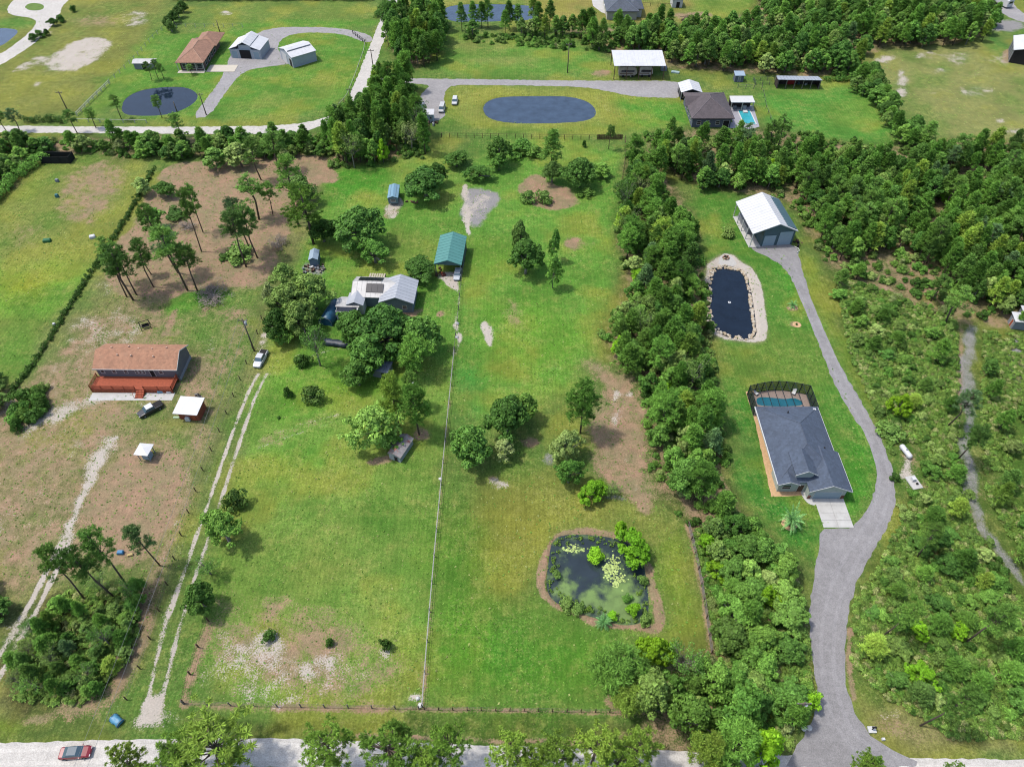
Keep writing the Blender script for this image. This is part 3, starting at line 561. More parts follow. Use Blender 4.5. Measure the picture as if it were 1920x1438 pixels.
def gable(mb, x0, x1, y0, y1, ze, zr, axis='y', t=.14, off=0.0):
    if axis == 'y':
        xm = (x0+x1)/2+off
        mb.slab([(x0,y0,ze),(xm,y0,zr),(xm,y1,zr),(x0,y1,ze)], t); mb.slab([(xm,y0,zr),(x1,y0,ze),(x1,y1,ze),(xm,y1,zr)], t)
    else:
        ym = (y0+y1)/2+off
        mb.slab([(x0,y0,ze),(x1,y0,ze),(x1,ym,zr),(x0,ym,zr)], t); mb.slab([(x0,ym,zr),(x1,ym,zr),(x1,y1,ze),(x0,y1,ze)], t)
    return mb
def hip(mb, x0, x1, y0, y1, ze, zr, t=.14, axis=None, ins=None):
    wx_, wy_ = (x1-x0)/2, (y1-y0)/2; axis = axis or ('y' if wy_ > wx_ else 'x')
    if axis == 'y':
        i = ins or wx_; xm = (x0+x1)/2; a = (xm, y0+i, zr); b = (xm, y1-i, zr)
        mb.slab([(x0,y0,ze),(x1,y0,ze),a], t); mb.slab([(x1,y0,ze),(x1,y1,ze),b,a], t); mb.slab([(x1,y1,ze),(x0,y1,ze),b], t); mb.slab([(x0,y1,ze),(x0,y0,ze),a,b], t)
    else:
        i = ins or wy_; ym = (y0+y1)/2; a = (x0+i, ym, zr); b = (x1-i, ym, zr)
        mb.slab([(x0,y0,ze),(x1,y0,ze),b,a], t); mb.slab([(x1,y0,ze),(x1,y1,ze),b], t); mb.slab([(x1,y1,ze),(x0,y1,ze),a,b], t); mb.slab([(x0,y1,ze),(x0,y0,ze),a], t)
    return mb
def walls(mb, x0, x1, y0, y1, h, peak=None, axis='y', off=0.0):
    if peak is None: return mb.box(x0, x1, y0, y1, -.3, h)
    if axis == 'y':
        xm = (x0+x1)/2+off; P_ = [(x0,-.3),(x1,-.3),(x1,h),(xm,peak),(x0,h)]; r = [[(a, y, b) for a, b in P_] for y in (y0, y1)]
    else:
        ym = (y0+y1)/2+off; P_ = [(y0,-.3),(y1,-.3),(y1,h),(ym,peak),(y0,h)]; r = [[(x, a, b) for a, b in P_] for x in (x1, x0)]
    return mb.loft([r[0], r[1]])
_wm = {}
def opening(parent, face, pos, c, z, w_, h_, kind='window', frame=None, fill=None, panels=0):
    "window or door set 3 cm proud of a wall; face S/N/E/W, pos = wall coordinate, c = centre along it, z = sill height"
    frame = frame or M_TRIM; fill = fill or glass(); key = (face, round(w_, 2), round(h_, 2), kind, frame.name, fill.name, panels)
    if key not in _wm:
        a = MB(); f = .09
        a.box(-w_/2, -w_/2+f, -.05, .02, 0, h_); a.box(w_/2-f, w_/2, -.05, .02, 0, h_); a.box(-w_/2+f, w_/2-f, -.05, .02, h_-f, h_)
        if kind == 'window': a.box(-w_/2+f, w_/2-f, -.05, .02, 0, f)
        b = MB()
        if panels:
            ph = (h_-f)/panels
            for i in range(panels): b.box(-w_/2+f, w_/2-f, -.03, .0, i*ph+.012, (i+1)*ph-.012)
            b.box(-w_/2+f, w_/2-f, -.012, .01, 0, h_-f)
        elif kind == 'window' and h_ > .7:
            b.box(-w_/2+f, w_/2-f, -.02, .01, f, h_/2-.025); b.box(-w_/2+f, w_/2-f, -.02, .01, h_/2+.025, h_-f); a.box(-w_/2+f, w_/2-f, -.045, .015, h_/2-.025, h_/2+.025)
        else: b.box(-w_/2+f, w_/2-f, -.02, .01, f if kind == 'window' else 0, h_-f)
        _wm[key] = (a.mesh(kind+'_frame', frame), b.mesh('pane', fill))
    ma, mb_ = _wm[key]
    o = link(kind, mb_, parent); fr = link('frame', ma, o)
    rz = {'S': 0, 'E': pi/2, 'N': pi, 'W': -pi/2}[face]; o.rotation_euler = (0, 0, rz)
    o.location = {'S': (c, pos-.012, z), 'N': (c, pos+.012, z), 'E': (pos+.012, c, z), 'W': (pos-.012, c, z)}[face]
    return o
def ribs(parent, lines, mt, r=.025, name='rib'):
    "raised seams of a metal roof, one mesh object per seam, shared when equal"
    for a, b in lines:
        a, b = Vector(a), Vector(b); d = b-a; key = ('rib', round(d.x, 3), round(d.y, 3), round(d.z, 3), mt.name, r)
        if key not in _wm:
            q = MB(); s_ = Vector((-d.y, d.x, 0)).normalized()*r; u_ = Vector((0, 0, .05))
            q.loft([[tuple(-s_), tuple(s_), tuple(s_*.5+u_), tuple(-s_*.5+u_)], [tuple(d-s_), tuple(d+s_), tuple(d+s_*.5+u_), tuple(d-s_*.5+u_)]]); _wm[key] = q.mesh(name, mt)
        o = link(name, _wm[key], parent); o.location = a
def gable_ribs(parent, x0, x1, y0, y1, ze, zr, axis, step, mt, off=0.0, rad=.025):
    L_ = []
    if axis == 'y':
        xm = (x0+x1)/2+off; n = int((y1-y0)/step)
        for i in range(n+1):
            y = y0+(y1-y0)*i/n*.998+.01; L_ += [((x0,y,ze),(xm,y,zr)), ((x1,y,ze),(xm,y,zr))]
    else:
        ym = (y0+y1)/2+off; n = int((x1-x0)/step)
        for i in range(n+1):
            x = x0+(x1-x0)*i/n*.998+.01; L_ += [((x,y0,ze),(x,ym,zr)), ((x,y1,ze),(x,ym,zr))]
    ribs(parent, L_, mt, rad)

def hipcaps(parent, x0, x1, y0, y1, ze, zr, i, mt, r=.07):
    xm = (x0+x1)/2; a, b = (xm, y0+i, zr+.01), (xm, y1-i, zr+.01)
    for p, q2 in (((x0,y0,ze),a),((x1,y0,ze),a),((x0,y1,ze),b),((x1,y1,ze),b),(a,b)): q = MB(); q.tube([p, q2], r, 5, False); q.obj('ridge_cap', mt, parent)
# ------------------------------------------------------------------ slate-roofed house (right)
hx, hy = 49.0, 72.0
H = thing('slate_roof_house', 'modern sage house with dark slate-grey hipped roof and attached garage', 'house', (hx, hy, 0))
q = MB(); walls(q, -4.6, 5.0, -6.6, 9.0, 2.85); q.obj('wall', M_SAGE, H)
q = MB(); walls(q, -.4, 5.6, -8.0, -1.0, 2.84, 4.6, 'y'); q.obj('garage_wall', M_SAGE, H)
q = MB(); walls(q, -5.0, -2.2, -6.65, -3, 2.83, 3.7, 'y'); q.obj('front_wall', M_SAGE, H)
rf = MB(); hip(rf, -5.5, 5.6, -6.7, 9.5, 3.0, 6.1, .16, 'y', 5.9); r0 = rf.obj('roof', M_SLATE, H); hipcaps(r0, -5.5, 5.6, -6.7, 9.5, 3.0, 6.1, 5.9, mat('slate_cap', S(96,106,122), .85, .15, 4))
q = MB(); gable(q, -.75, 6.15, -8.5, -.5, 3.02, 4.95, 'y', .16, -.2); q.obj('garage_roof', M_SLATE, H)
q = MB(); gable(q, -5.55, -1.9, -7.2, -1.4, 3.04, 3.95, 'y', .16, 0); q.obj('left_gable_roof', M_SLATE, H)
q = MB(); gable(q, -2.9, .7, -6.3, -1.6, 4.75, 6.0, 'y', .14, 0); q.obj('entry_roof', M_SLATE, H)
q = MB(); walls(q, -2.5, .3, -5.9, -2.3, 4.65, 5.7, 'y'); q.obj('entry_wall', M_SAGE, H)
q = MB()   # fascias, 3 mm proud of the eaves
q.box(-5.66,-5.503,-7.0,9.5,2.76,3.05); q.box(5.603,5.66,-1.2,9.5,2.8,3.02); q.box(6.153,6.21,-8.5,-.7,2.82,3.04)
for (xa, xm, xb, za, zm, yf) in ((-.75,2.5,6.15,3.02,4.95,-8.5), (-5.55,-3.725,-1.9,3.04,3.95,-7.2), (-2.9,-1.1,.7,4.75,6.0,-6.3)):
    q.loft([[(xa,yf-.06,za-.2),(xa,yf-.003,za-.2),(xa,yf-.003,za+.03),(xa,yf-.06,za+.03)],[(xm,yf-.06,zm-.2),(xm,yf-.003,zm-.2),(xm,yf-.003,zm+.03),(xm,yf-.06,zm+.03)],[(xb,yf-.06,za-.2),(xb,yf-.003,za-.2),(xb,yf-.003,za+.03),(xb,yf-.06,za+.03)]])
q.obj('fascia', M_TRIM, H)
opening(H, 'S', -8.0, 2.7, 0, 4.6, 2.25, 'garage_door', M_TRIM, M_BLUED, 4)
opening(H, 'S', -6.65, -3.7, .9, 1.5, 1.3); opening(H, 'S', -6.6, -1.3, 0, 1.1, 2.2, 'door', M_TRIM, M_WOODB)
for yy in (7, 3.5, 0, -3): opening(H, 'W', -4.6, yy, .9, 1.1, 1.3)
for yy in (6, 2): opening(H, 'E', 5.0, yy, .9, 1.1, 1.3)
for xx, ww in ((-.15, .45), (5.35, .45)):
    b = MB(); b.box(xx-ww/2, xx+ww/2, -8.12, -8.003, 0, 1.0); b.obj('brick_pier', M_BRICK, H)
for xx, yy, zz in ((-.6, 7.2, 4.3), (3.5, -.6, 4.3), (1.1, -4.0, 3.9)):
    v_ = MB(); v_.tube([(xx, yy, zz-.3), (xx, yy, zz+.35)], .12, 8); v_.obj('roof_vent', M_DARK if yy != -4.0 else M_WHITE, H)
v_ = MB(); v_.box(4.4, 4.9, 8.3, 8.7, 3.1, 3.6); v_.obj('skylight', M_WHITE, H)
H.scale = (1, 1, .88)
# screened pool
PC = thing('pool_cage', 'dark screened pool enclosure behind the slate-roofed house', 'pool enclosure', (hx, hy+9.5, 0))
M_CAGE = mat('bronze_frame', S(38,52,54), .5, .1); 
x0, x1, y1c = -5.2, 5.9, 5.6; arc = [(x0 + (x1-x0)*i/8, 5.1+1.1*sin(pi*i/8)) for i in range(9)]
for i, (ax, ay) in enumerate(arc):
    b = MB(); b.box(ax-.06, ax+.06, ay-.06, ay+.06, 0, 2.6); b.obj('post', M_CAGE, PC)
for i in range(8):
    b = MB(); a0, a1 = arc[i], arc[i+1]
    for zz in (.05, 1.0, 2.55): b = MB(); b.tube([(a0[0], a0[1], zz), (a1[0], a1[1], zz)], .05, 4, False); b.obj('rail', M_CAGE, PC)
for xx in (x0, x1):
    for yy in (.3, 1.9, 3.5):
        b = MB(); b.box(xx-.05, xx+.05, yy-.05, yy+.05, 0, 2.6); b.obj('post', M_CAGE, PC)
    for zz in (.05, 1.0, 2.55): b = MB(); b.box(xx-.04, xx+.04, 0, 5.1, zz-.04, zz+.04); b.obj('rail', M_CAGE, PC)
for i in range(1, 8):
    b = MB(); b.box(arc[i][0]-.04, arc[i][0]+.04, 0, arc[i][1]-.07, 2.6, 2.68); b.obj('roof_beam', M_CAGE, PC)
# insect screen: fine real strands
b = MB()
for i in range(8):
    a0, a1 = arc[i], arc[i+1]
    for k in range(1, 22): b.add([(a0[0],a0[1],k*.12),(a1[0],a1[1],k*.12),(a1[0],a1[1],k*.12+.09),(a0[0],a0[1],k*.12+.09)], [(0,1,2,3)])
for xx in (x0, x1):
    for k in range(1, 22): b.add([(xx,0,k*.12),(xx,5.1,k*.12),(xx,5.1,k*.12+.09),(xx,0,k*.12+.09)], [(0,1,2,3)])
tag(b.obj('screen', M_CAGE, PC), kind='stuff')
b = MB(); b.prism([(x0+.1,.05),(x1-.1,.05),(x1-.1,5.0)]+[(a, c-.1) for a, c in arc[::-1]][1:-1]+[(x0+.1,5.0)], .0, .08); b.obj('paver_deck', mat('tan_pavers', S(160,142,130), .85, .18, 5), PC)
M_POOL = mat('pool_water', S(40,112,128), .08, .12, .8)
b = MB(); b.prism(smooth_poly([(-3.6,2.2),(4.2,2.2),(4.7,3.3),(3.4,4.3),(1.5,3.9),(-.6,4.3),(-3.4,4.5),(-4.0,3.3)], 2), .03, .1); b.obj('pool_water', M_POOL, PC)
def patio_chair(x, y, z, lab, rz=0, par=None, grp=None):
    t = thing('patio_chair', lab, 'chair', (x, y, z), rz, grp); b = MB(); b.box(-.3,.3,-.35,.35,.35,.42); b.obj('seat', M_TRIM, t)
    b = MB(); b.slab([(-.3,.35,.42),(.3,.35,.42),(.3,.6,1.0),(-.3,.6,1.0)], .06); b.obj('backrest', M_TRIM, t)
    for sx in (-.26,.26):
        for sy in (-.3,.3): b = MB(); b.box(sx-.03,sx+.03,sy-.03,sy+.03,0,.35); b.obj('leg', M_GREYM, t)
patio_chair(hx-3.6, hy+9.5+5.1, .08, 'white patio chair at the left end of the screened pool deck', .6)
patio_chair(hx+3.4, hy+9.5+5.2, .08, 'white patio chair at the right end of the screened pool deck', -.5)
# beds, walk, concrete apron
sheet('mulch_bed', [(1398,734),(1412,732),(1440,800),(1466,905),(1500,905),(1504,929),(1446,931),(1415,788)], M_TAN, 'tan mulch strip along the left wall of the slate-roofed house', z=.012, smooth=0, amp=.06)
sheet('front_walk', [(1500,905),(1511,905),(1513,920),(1520,932),(1530,938),(1530,948),(1516,945),(1506,934),(1500,920)], M_CONC, 'curved pale concrete walk to the front door', z=.016, smooth=1, amp=0)
for i in range(2):
    for j in range(4):
        b = MB(); b.box(hx+.85+i*2.42, hx+.85+i*2.42+2.39, hy-8.05-1.36*(j+1), hy-8.05-1.36*j-.03, -.05, .06+.002*((i+j) % 2))
        if i+j == 0: apron = thing('concrete_apron', None, None, (0, 0, 0)); tag(apron, 'square white concrete apron in front of the garage door', kind='structure')
        b.obj('concrete_slab', M_CONC, apron)

# ------------------------------------------------------------------ white barn
BA_ = thing('white_barn', 'large white metal barn with teal gable and pale blue roller doors', 'barn', (58.6, 137.2, 0), radians(5.5))
q = MB(); walls(q, -2.4, 4.9, -5.5, 6.2, 4.3, 5.9, 'y', -.75); q.obj('wall', M_TEAL, BA_)
q = MB(); gable(q, -5.3, 5.2, -6.0, 6.6, 3.9, 6.15, 'y', .15, .5); r0 = q.obj('roof', M_WHITE, BA_)
gable_ribs(r0, -5.3, 5.2, -6.0, 6.6, 3.9, 6.15, 'y', .9, M_WHITE, .5, .03)
for c, w_, h_ in ((-.7, 2.9, 2.9), (2.9, 3.3, 3.7)): opening(BA_, 'S', -5.5, c, 0, w_, h_, 'roller_door', M_TEAL, M_BLUED, 6)
for yy in (-5.7, -2.6, .5, 3.5, 6.3): b = MB(); b.box(-5.1, -4.95, yy-.08, yy+.08, -.1, 3.8); b.obj('post', M_TRIM, BA_)
b = MB(); b.box(-5.2, -2.45, -5.8, 6.3, -.1, .05); b.obj('lean_to_slab', M_CONC, BA_)
b = MB(); b.box(-4.2, -2.5, -1.0, 5.8, .05, 1.3); b.obj('storage_wall', M_GREYM, BA_)
def junk(name, label, cat, x, y, n, spread, mats_, seed, hmax=.8, pn='piece'):
    r = random.Random(seed); t = thing(name, label, cat, (x, y, 0))
    for i in range(n):
        b = MB(); sx, sy, sz = r.uniform(.15, .7), r.uniform(.12, .5), r.uniform(.1, hmax); b.box(-sx/2, sx/2, -sy/2, sy/2, 0, sz)
        o = b.obj(pn, r.choice(mats_), t); o.location = (r.uniform(-1, 1)*spread[0], r.uniform(-1, 1)*spread[1], r.uniform(0, .1)); o.rotation_euler = (r.uniform(-.15, .15), r.uniform(-.15, .15), r.uniform(0, 3))
    return t
JM = [M_WHITE, M_GREYM, M_WOODB, M_WOODG, M_DARK]
junk('scrap_pile', 'small pile of scrap beside the right wall of the white barn', 'scrap pile', *G(1497, 458), 9, (.9, 1.2), JM, 3)
b = MB(); b.tube([G(1489,462,.15)+(.15,), G(1497,466,.15)+(.15,), G(1499,470,.15)+(.15,), G(1494,474,.15)+(.15,)], .09, 6); tag(b.obj('drain_pipe', M_TRIM), 'bent white drain pipe lying beside the white barn door', 'pipe')
# ------------------------------------------------------------------ mobile home with red deck
MH = thing('mobile_home', 'long grey mobile home with a brown shingle roof and red deck', 'mobile home', (-70.2, 93.3, 0), radians(-1))
q = MB(); walls(q, -7.7, 7.5, -2.9, 3.0, 3.1, 4.75, 'x'); q.obj('wall', M_GREY_SID, MH)
q = MB(); q.box(-7.73, 7.53, -2.93, 3.03, -.2, .75); q.obj('skirting', mat('pale_skirting', S(180,182,188), .7, .08), MH)
q = MB(); gable(q, -8.0, 7.85, -3.3, 3.4, 3.2, 5.0, 'x', .14); rr = q.obj('roof', M_BROWNR, MH)
for i, (xx, yy) in enumerate(((-5.5,1.1),(-2.4,1.5),(-.2,.8),(2.4,.7),(4.9,1.2),(-3.6,-.9),(-1,-1),(3.2,-1.1))):
    b = MB(); b.box(xx-.12, xx+.12, yy-.12, yy+.12, 4.3, 4.78-abs(yy)*.3+.25); b.obj('roof_vent', mat('pale_vent', S(226,190,165), .7, .05), rr)
for c, w_ in ((-6.6, .8), (-4.4, .8), (-2.2, .8), (-.2, .6), (.5, .6), (1.2, .6), (4.4, .8)): opening(MH, 'S', -2.9, c, 1.7, w_, 1.0)
opening(MH, 'S', -2.9, 2.7, 1.0, 1.0, 2.05, 'door', M_TRIM, M_DARK)
q = MB(); q.box(7.85, 7.91, -3.3, .1, 3.05, 3.2); 
q = MB(); q.loft([[(7.853,-3.3,3.0),(7.9,-3.3,3.0),(7.9,-3.3,3.22),(7.853,-3.3,3.22)],[(7.853,.05,4.8),(7.9,.05,4.8),(7.9,.05,5.02),(7.853,.05,5.02)],[(7.853,3.4,3.0),(7.9,3.4,3.0),(7.9,3.4,3.22),(7.853,3.4,3.22)]]); q.box(-8, 7.85, -3.36, -3.303, 3.02, 3.22); q.obj('fascia', M_TRIM, MH)
DK = MH
pk = {}
for j in range(14):
    b = MB(); y = -2.96-j*.235-.22; b.box(-8.1, 7.2, y, y+.215, .82, .87) if j < 13 else b.box(-8.1, 7.2, y, y+.2, .82, .87); b.obj('deck_plank', M_WOODR, DK)
b = MB(); b.box(-8.05, 7.15, -6.15, -3.0, .62, .8); b.obj('deck_frame', M_WOODR, DK)
def rail(x0_, y0_, x1_, y1_, z0_=.87):
    n = max(1, int(hypot(x1_-x0_, y1_-y0_)/1.9)); b = MB()
    for zz in (.15, .98): b.tube([(x0_, y0_, z0_+zz), (x1_, y1_, z0_+zz)], .045, 4, False)
    b.obj('handrail', M_WOODR, DK)
    for i in range(n+1):
        x, y = x0_+(x1_-x0_)*i/n, y0_+(y1_-y0_)*i/n; b = MB(); b.box(x-.06, x+.06, y-.06, y+.06, 0, z0_+1.05); b.obj('rail_post', M_WOODR, DK)
    b = MB(); m_ = int(hypot(x1_-x0_, y1_-y0_)/.2)
    for i in range(m_):
        x, y = x0_+(x1_-x0_)*(i+.5)/m_, y0_+(y1_-y0_)*(i+.5)/m_; b.box(x-.035, x+.035, y-.03, y+.03, z0_+.1, z0_+.95)
    tag(b.obj('baluster', M_WOODR, DK), kind='stuff')
rail(-8.05, -6.2, .3, -6.2); rail(2.0, -6.2, 7.15, -6.2); rail(-8.05, -6.2, -8.05, -3.1); rail(7.15, -6.2, 7.15, -3.1)
b = MB()
for i in range(36): b.box(-8.0+i*.425, -8.0+i*.425+.36, -6.22, -6.19, .02, .75)
tag(b.obj('deck_skirt', M_WOODR, DK), kind='stuff')
for i in range(5): b = MB(); b.box(.4, 1.9, -6.5-i*.28, -6.22-i*.28, 0, .7-i*.14); b.obj('step', M_WOODR, DK)
b = MB(); b.tube([(.35,-6.2,1.8),(.35,-7.6,1.0)], .05, 4, False); b.tube([(1.95,-6.2,1.8),(1.95,-7.6,1.0)], .05, 4, False); b.tube([(.35,-7.6,0),(.35,-7.6,1.0)], .05, 4, False); b.tube([(1.95,-7.6,0),(1.95,-7.6,1.0)], .05, 4, False); b.obj('stair_rail', M_WOODR, DK)
b = MB(); b.box(-8.1, 7.3, -8.1, -6.25, -.1, .05); tag(b.obj('concrete_pad', M_CONC), 'narrow concrete pad in front of the red deck', kind='structure').location = (-70.2, 93.3, 0)
def small_box(name, label, cat, px, py, dims, mt, rz=0, z=0, grp=None, lid=None):
    b = MB(); a, c, d = dims; b.loft([[(-a/2,-c/2,0),(a/2,-c/2,0),(a/2,c/2,0),(-a/2,c/2,0)],[(-a/2*1.03,-c/2*1.03,d*.85),(a/2*1.03,-c/2*1.03,d*.85),(a/2*1.03,c/2*1.03,d*.85),(-a/2*1.03,c/2*1.03,d*.85)],[(-a/2*.8,-c/2*.8,d),(a/2*.8,-c/2*.8,d),(a/2*.8,c/2*.8,d),(-a/2*.8,c/2*.8,d)]])
    X_, Y_ = G(px, py); t = thing(name, label, cat, (X_, Y_, z), rz, grp); b.obj('body', mt, t)
    b = MB(); b.box(-a/2*.85, a/2*.85, -c/2*.85, c/2*.85, d+.003, d+.05); b.obj('lid', lid or mt, t); return t
small_box('chest_cooler', 'white chest on the concrete pad left of the deck steps', 'chest', 236, 731, (1.5, .6, .6), M_WHITE, 0, .05)
small_box('storage_bin', 'light blue bin on the concrete pad right of the deck steps', 'bin', 303, 735, (1.2, .7, .5), mat('light_blue_plastic', S(130,180,205), .5, .1), .2, .05)
small_box('storage_bin', 'white bin at the right end of the concrete pad', 'bin', 318, 736, (.8, .6, .4), M_WHITE, .1, .05)
small_box('storage_bin', 'dark bin beside the light blue bin below the deck', 'bin', 292, 734, (.6, .6, .6), M_DARK, .4, .05)
# red shed
RS = thing('red_shed', 'red wooden shed with a flat white roof near the pickup', 'shed', (-58.0, 82.0, 0), radians(-5))
q = MB(); walls(q, -1.8, 1.9, -1.4, 1.6, 2.15); q.obj('wall', mat('brick_red_boards', S(168,88,62), .8, .15, 2), RS)
b = MB()
for i in range(13): b.box(-1.8+i*.285, -1.8+i*.285+.25, -1.43, -1.403, .02, 2.1)
tag(b.obj('board', mat('brick_red_boards', S(168,88,62)), RS), kind='stuff')
q = MB(); q.slab([(-2.3,-2.0,2.25),(2.2,-2.0,2.25),(2.2,1.95,2.5),(-2.3,1.95,2.5)], .1); q.obj('roof', M_WHITE, RS)
opening(RS, 'S', -1.43, .9, 0, .8, 1.8, 'door', M_WOODR, M_WOODR)
small_box('water_tank', 'white round-topped tank against the front of the red shed', 'tank', 354, 787, (.8, .8, .9), M_WHITE)
small_box('board_stack', 'pale green board lying at the left corner of the red shed', 'board', 331, 783, (1.1, .4, .15), mat('pale_green_board', S(196,222,180), .7, .05))
junk('scrap_pile', 'heap of pale junk behind the right corner of the red shed', 'scrap pile', *G(374, 745), 8, (.9, .6), JM, 8)
# white shelter
SH = thing('canopy_shelter', 'small white-topped square shelter on the left-hand lot', 'shelter', (-62.9, 72.4, 0), radians(-6))
for sx in (-.9, .9):
    for sy in (-.9, .9): b = MB(); b.box(sx-.05, sx+.05, sy-.05, sy+.05, 0, 2.2); b.obj('post', M_GREYM, SH)
q = MB(); hip(q, -1.25, 1.25, -1.25, 1.25, 2.15, 2.45, .06, 'y', 1.2); q.obj('roof', M_WHITE, SH)
q = MB(); q.box(-.6, .7, -.6, .5, 0, 1.0); q.obj('cabinet', M_BLUED, SH)
# ------------------------------------------------------------------ green-roofed carport
CP = thing('green_carport', 'carport shed with a bluish green metal gable roof', 'carport', (-13.5, 126, 0), radians(-4))
q = MB(); gable(q, -3.0, 3.0, -5.2, 5.0, 3.2, 4.35, 'y', .12); r0 = q.obj('roof', mat('green_metal', S(96,158,150), .5, .1, .6), CP)
gable_ribs(r0, -3.0, 3.0, -5.2, 5.0, 3.2, 4.35, 'y', 1.0, mat('green_metal', S(96,158,150)), 0, .03)
for yy in (-4.9, -1.6, 1.6, 4.7):
    for xx in (-2.7, 2.7): b = MB(); b.box(xx-.08, xx+.08, yy-.08, yy+.08, -.1, 3.15); b.obj('post', M_GREYM, CP)
q = MB(); q.box(2.8, 2.86, -2.5, 4.7, 0, 3.0); q.box(-2.7, 2.75, 4.8, 4.86, 0, 3.1); q.obj('wall', M_TEAL, CP)
q = MB(); q.loft([[(-2.9,-5.19,3.05),(2.9,-5.19,3.05),(0,-5.19,4.2)],[(-2.9,-5.12,3.05),(2.9,-5.12,3.05),(0,-5.12,4.2)]]); q.obj('gable_panel', M_TEAL, CP)
junk('tool_pile', 'rusty tools and timber at the left post of the green carport', 'tool pile', *G(825, 512), 10, (.7, 1.3), [M_WOODB, M_WOODR, M_DARK], 12)
small_box('wheelbarrow', 'dark red cart on the white gravel below the green carport', 'cart', 832, 517, (.9, .6, .5), mat('rust_red', S(110,52,44), .7, .2), .5)
# ------------------------------------------------------------------ white farmhouse in the middle
FH = thing('metal_roof_farmhouse', 'farmhouse with pale ribbed metal roofs and black solar panels', 'farmhouse', (-26.5, 113, 0), radians(-3))
q = MB(); gable(q, -.6, 6.7, -4.2, 3.2, 3.0, 4.5, 'y', .12, 0); r1 = q.obj('roof', mat('silver_roof', S(196,200,206), .4, .1, .7), FH); MSR = mat('silver_roof', S(196,200,206))
gable_ribs(r1, -.6, 6.7, -4.2, 3.2, 3.0, 4.5, 'y', .9, MSR, 0, .03)
q = MB(); walls(q, -.2, 6.2, -3.6, 2.8, 2.9, 4.15, 'y'); q.obj('wall', mat('blue_grey_siding', S(128,142,156), .7, .08, 2), FH)
q = MB(); gable(q, -6.6, 3.0, -2.6, 3.9, 2.9, 4.3, 'x', .12, 0); r2 = q.obj('left_roof', mat('pale_roof', S(214,212,208), .4, .12, .7, dirt=S(170,165,158)), FH)
gable_ribs(r2, -6.6, -.6, -2.6, 3.9, 2.9, 4.3, 'x', .9, mat('pale_roof', S(214,212,208)), 0, .03)
q = MB(); walls(q, -6.2, -.25, -2.2, 3.5, 2.85, 3.9, 'x'); q.obj('left_wall', mat('blue_grey_siding', S(128,142,156)), FH)
q = MB(); gable(q, -7.2, -3.6, -4.9, -1.2, 2.7, 3.5, 'y', .1, 0); q.obj('porch_roof', MSR, FH)
q = MB(); walls(q, -7.0, -3.8, -4.6, -1.0, 2.6); q.obj('porch_wall', M_TRIM, FH)
q = MB(); q.slab([(-9.3,-5.3,2.5),(-4.4,-5.3,2.5),(-4.4,-3.2,2.75),(-9.3,-3.2,2.75)], .1); q.slab([(-9.3,-3.2,2.75),(-4.4,-3.2,2.75),(-5.2,-2.2,2.5),(-8.6,-2.2,2.5)], .1); q.obj('annex_roof', mat('pale_roof', S(214,212,208)), FH)
q = MB(); q.box(-9.0, -4.6, -6.6, -3.0, 0, 2.35); q.obj('annex_wall', M_TRIM, FH)
q = MB(); q.slab([(-8.9,-6.5,2.42),(-4.9,-6.5,2.42),(-4.9,-5.35,2.5),(-8.9,-5.35,2.5)], .05); q.obj('annex_solar_panel', M_SOLAR, FH)
def spanel(x0_, x1_, y0_, y1_, z0_, z1_, n):
    w_ = (x1_-x0_)/n
    for i in range(n): b = MB(); b.slab([(x0_+i*w_,y0_,z0_),(x0_+(i+1)*w_-.04,y0_,z0_),(x0_+(i+1)*w_-.04,y1_,z1_),(x0_+i*w_,y1_,z1_)], .05); b.obj('solar_panel', M_SOLAR, FH)
spanel(-3.6, .0, -1.6, .2, 3.5, 4.3, 3); spanel(-5.6, -.6, 1.4, 3.2, 4.17, 3.4, 4)
for xx in (1.2, 4.6): opening(FH, 'S', -3.6, xx, .9, 1.0, 1.1)
opening(FH, 'E', 6.2, 0, .9, 1.0, 1.1)
for i in range(7):
    b = MB(); b.slab([(-4.2+i*.5,3.9,2.55),(-3.85+i*.5,3.9,2.55),(-3.85+i*.5,5.7,2.45),(-4.2+i*.5,5.7,2.45)], .08); b.obj('pergola_slat', mat('pale_timber', S(205,192,170), .8, .12), FH)
for xx in (-4.1, -.9): b = MB(); b.box(xx-.06, xx+.06, 5.5, 5.62, 0, 2.4); b.obj('pergola_post', M_WOODG, FH)
# tarp shelter, junk
def hoop(name, label, cat, x, y, wd, ln, h_, mt, rz, lumps=.08, seed=1):
    r = random.Random(seed); t = thing(name, label, cat, (x, y, 0), rz); rings = []
    n = 10
    for j in range(7):
        yy = -ln/2+ln*j/6; rings.append([(wd/2*cos(pi*i/n)*(1+r.uniform(-lumps, lumps)), yy, max(0, h_*sin(pi*i/n)**.7*(1+r.uniform(-lumps, lumps)))) for i in range(n+1)])
    q = MB(); q.loft(rings, True, True); q.obj('cover', mt, t)
    for yy in (-ln/2-.03, ln/2+.03):
        q = MB(); q.tube([(wd/2*cos(pi*i/8)*1.04, yy, h_*sin(pi*i/8)**.7*1.04) for i in range(9)], .04, 5); q.obj('hoop', M_GREYM, t)
    return t
hoop('tarp_shelter', 'shelter covered with a dark blue tarp left of the farmhouse', 'shelter', -37.2, 108.2, 2.9, 6.0, 2.1, mat('blue_tarp', S(38,92,122), .45, .2, 1.0, dirt=S(90,140,160)), radians(-14))
hoop('boat_cover', 'dark tarped boat half under the big oak', 'boat', *G(632,646), 1.7, 5.0, 1.0, mat('navy_tarp', S(40,52,66), .5, .3, 2, dirt=S(120,135,150)), radians(80), .12, 5)
SG = thing('small_blue_shed', 'narrow blue-grey shed beside the scrap timber heap', 'shed', (*G(592,492), 0), radians(4))
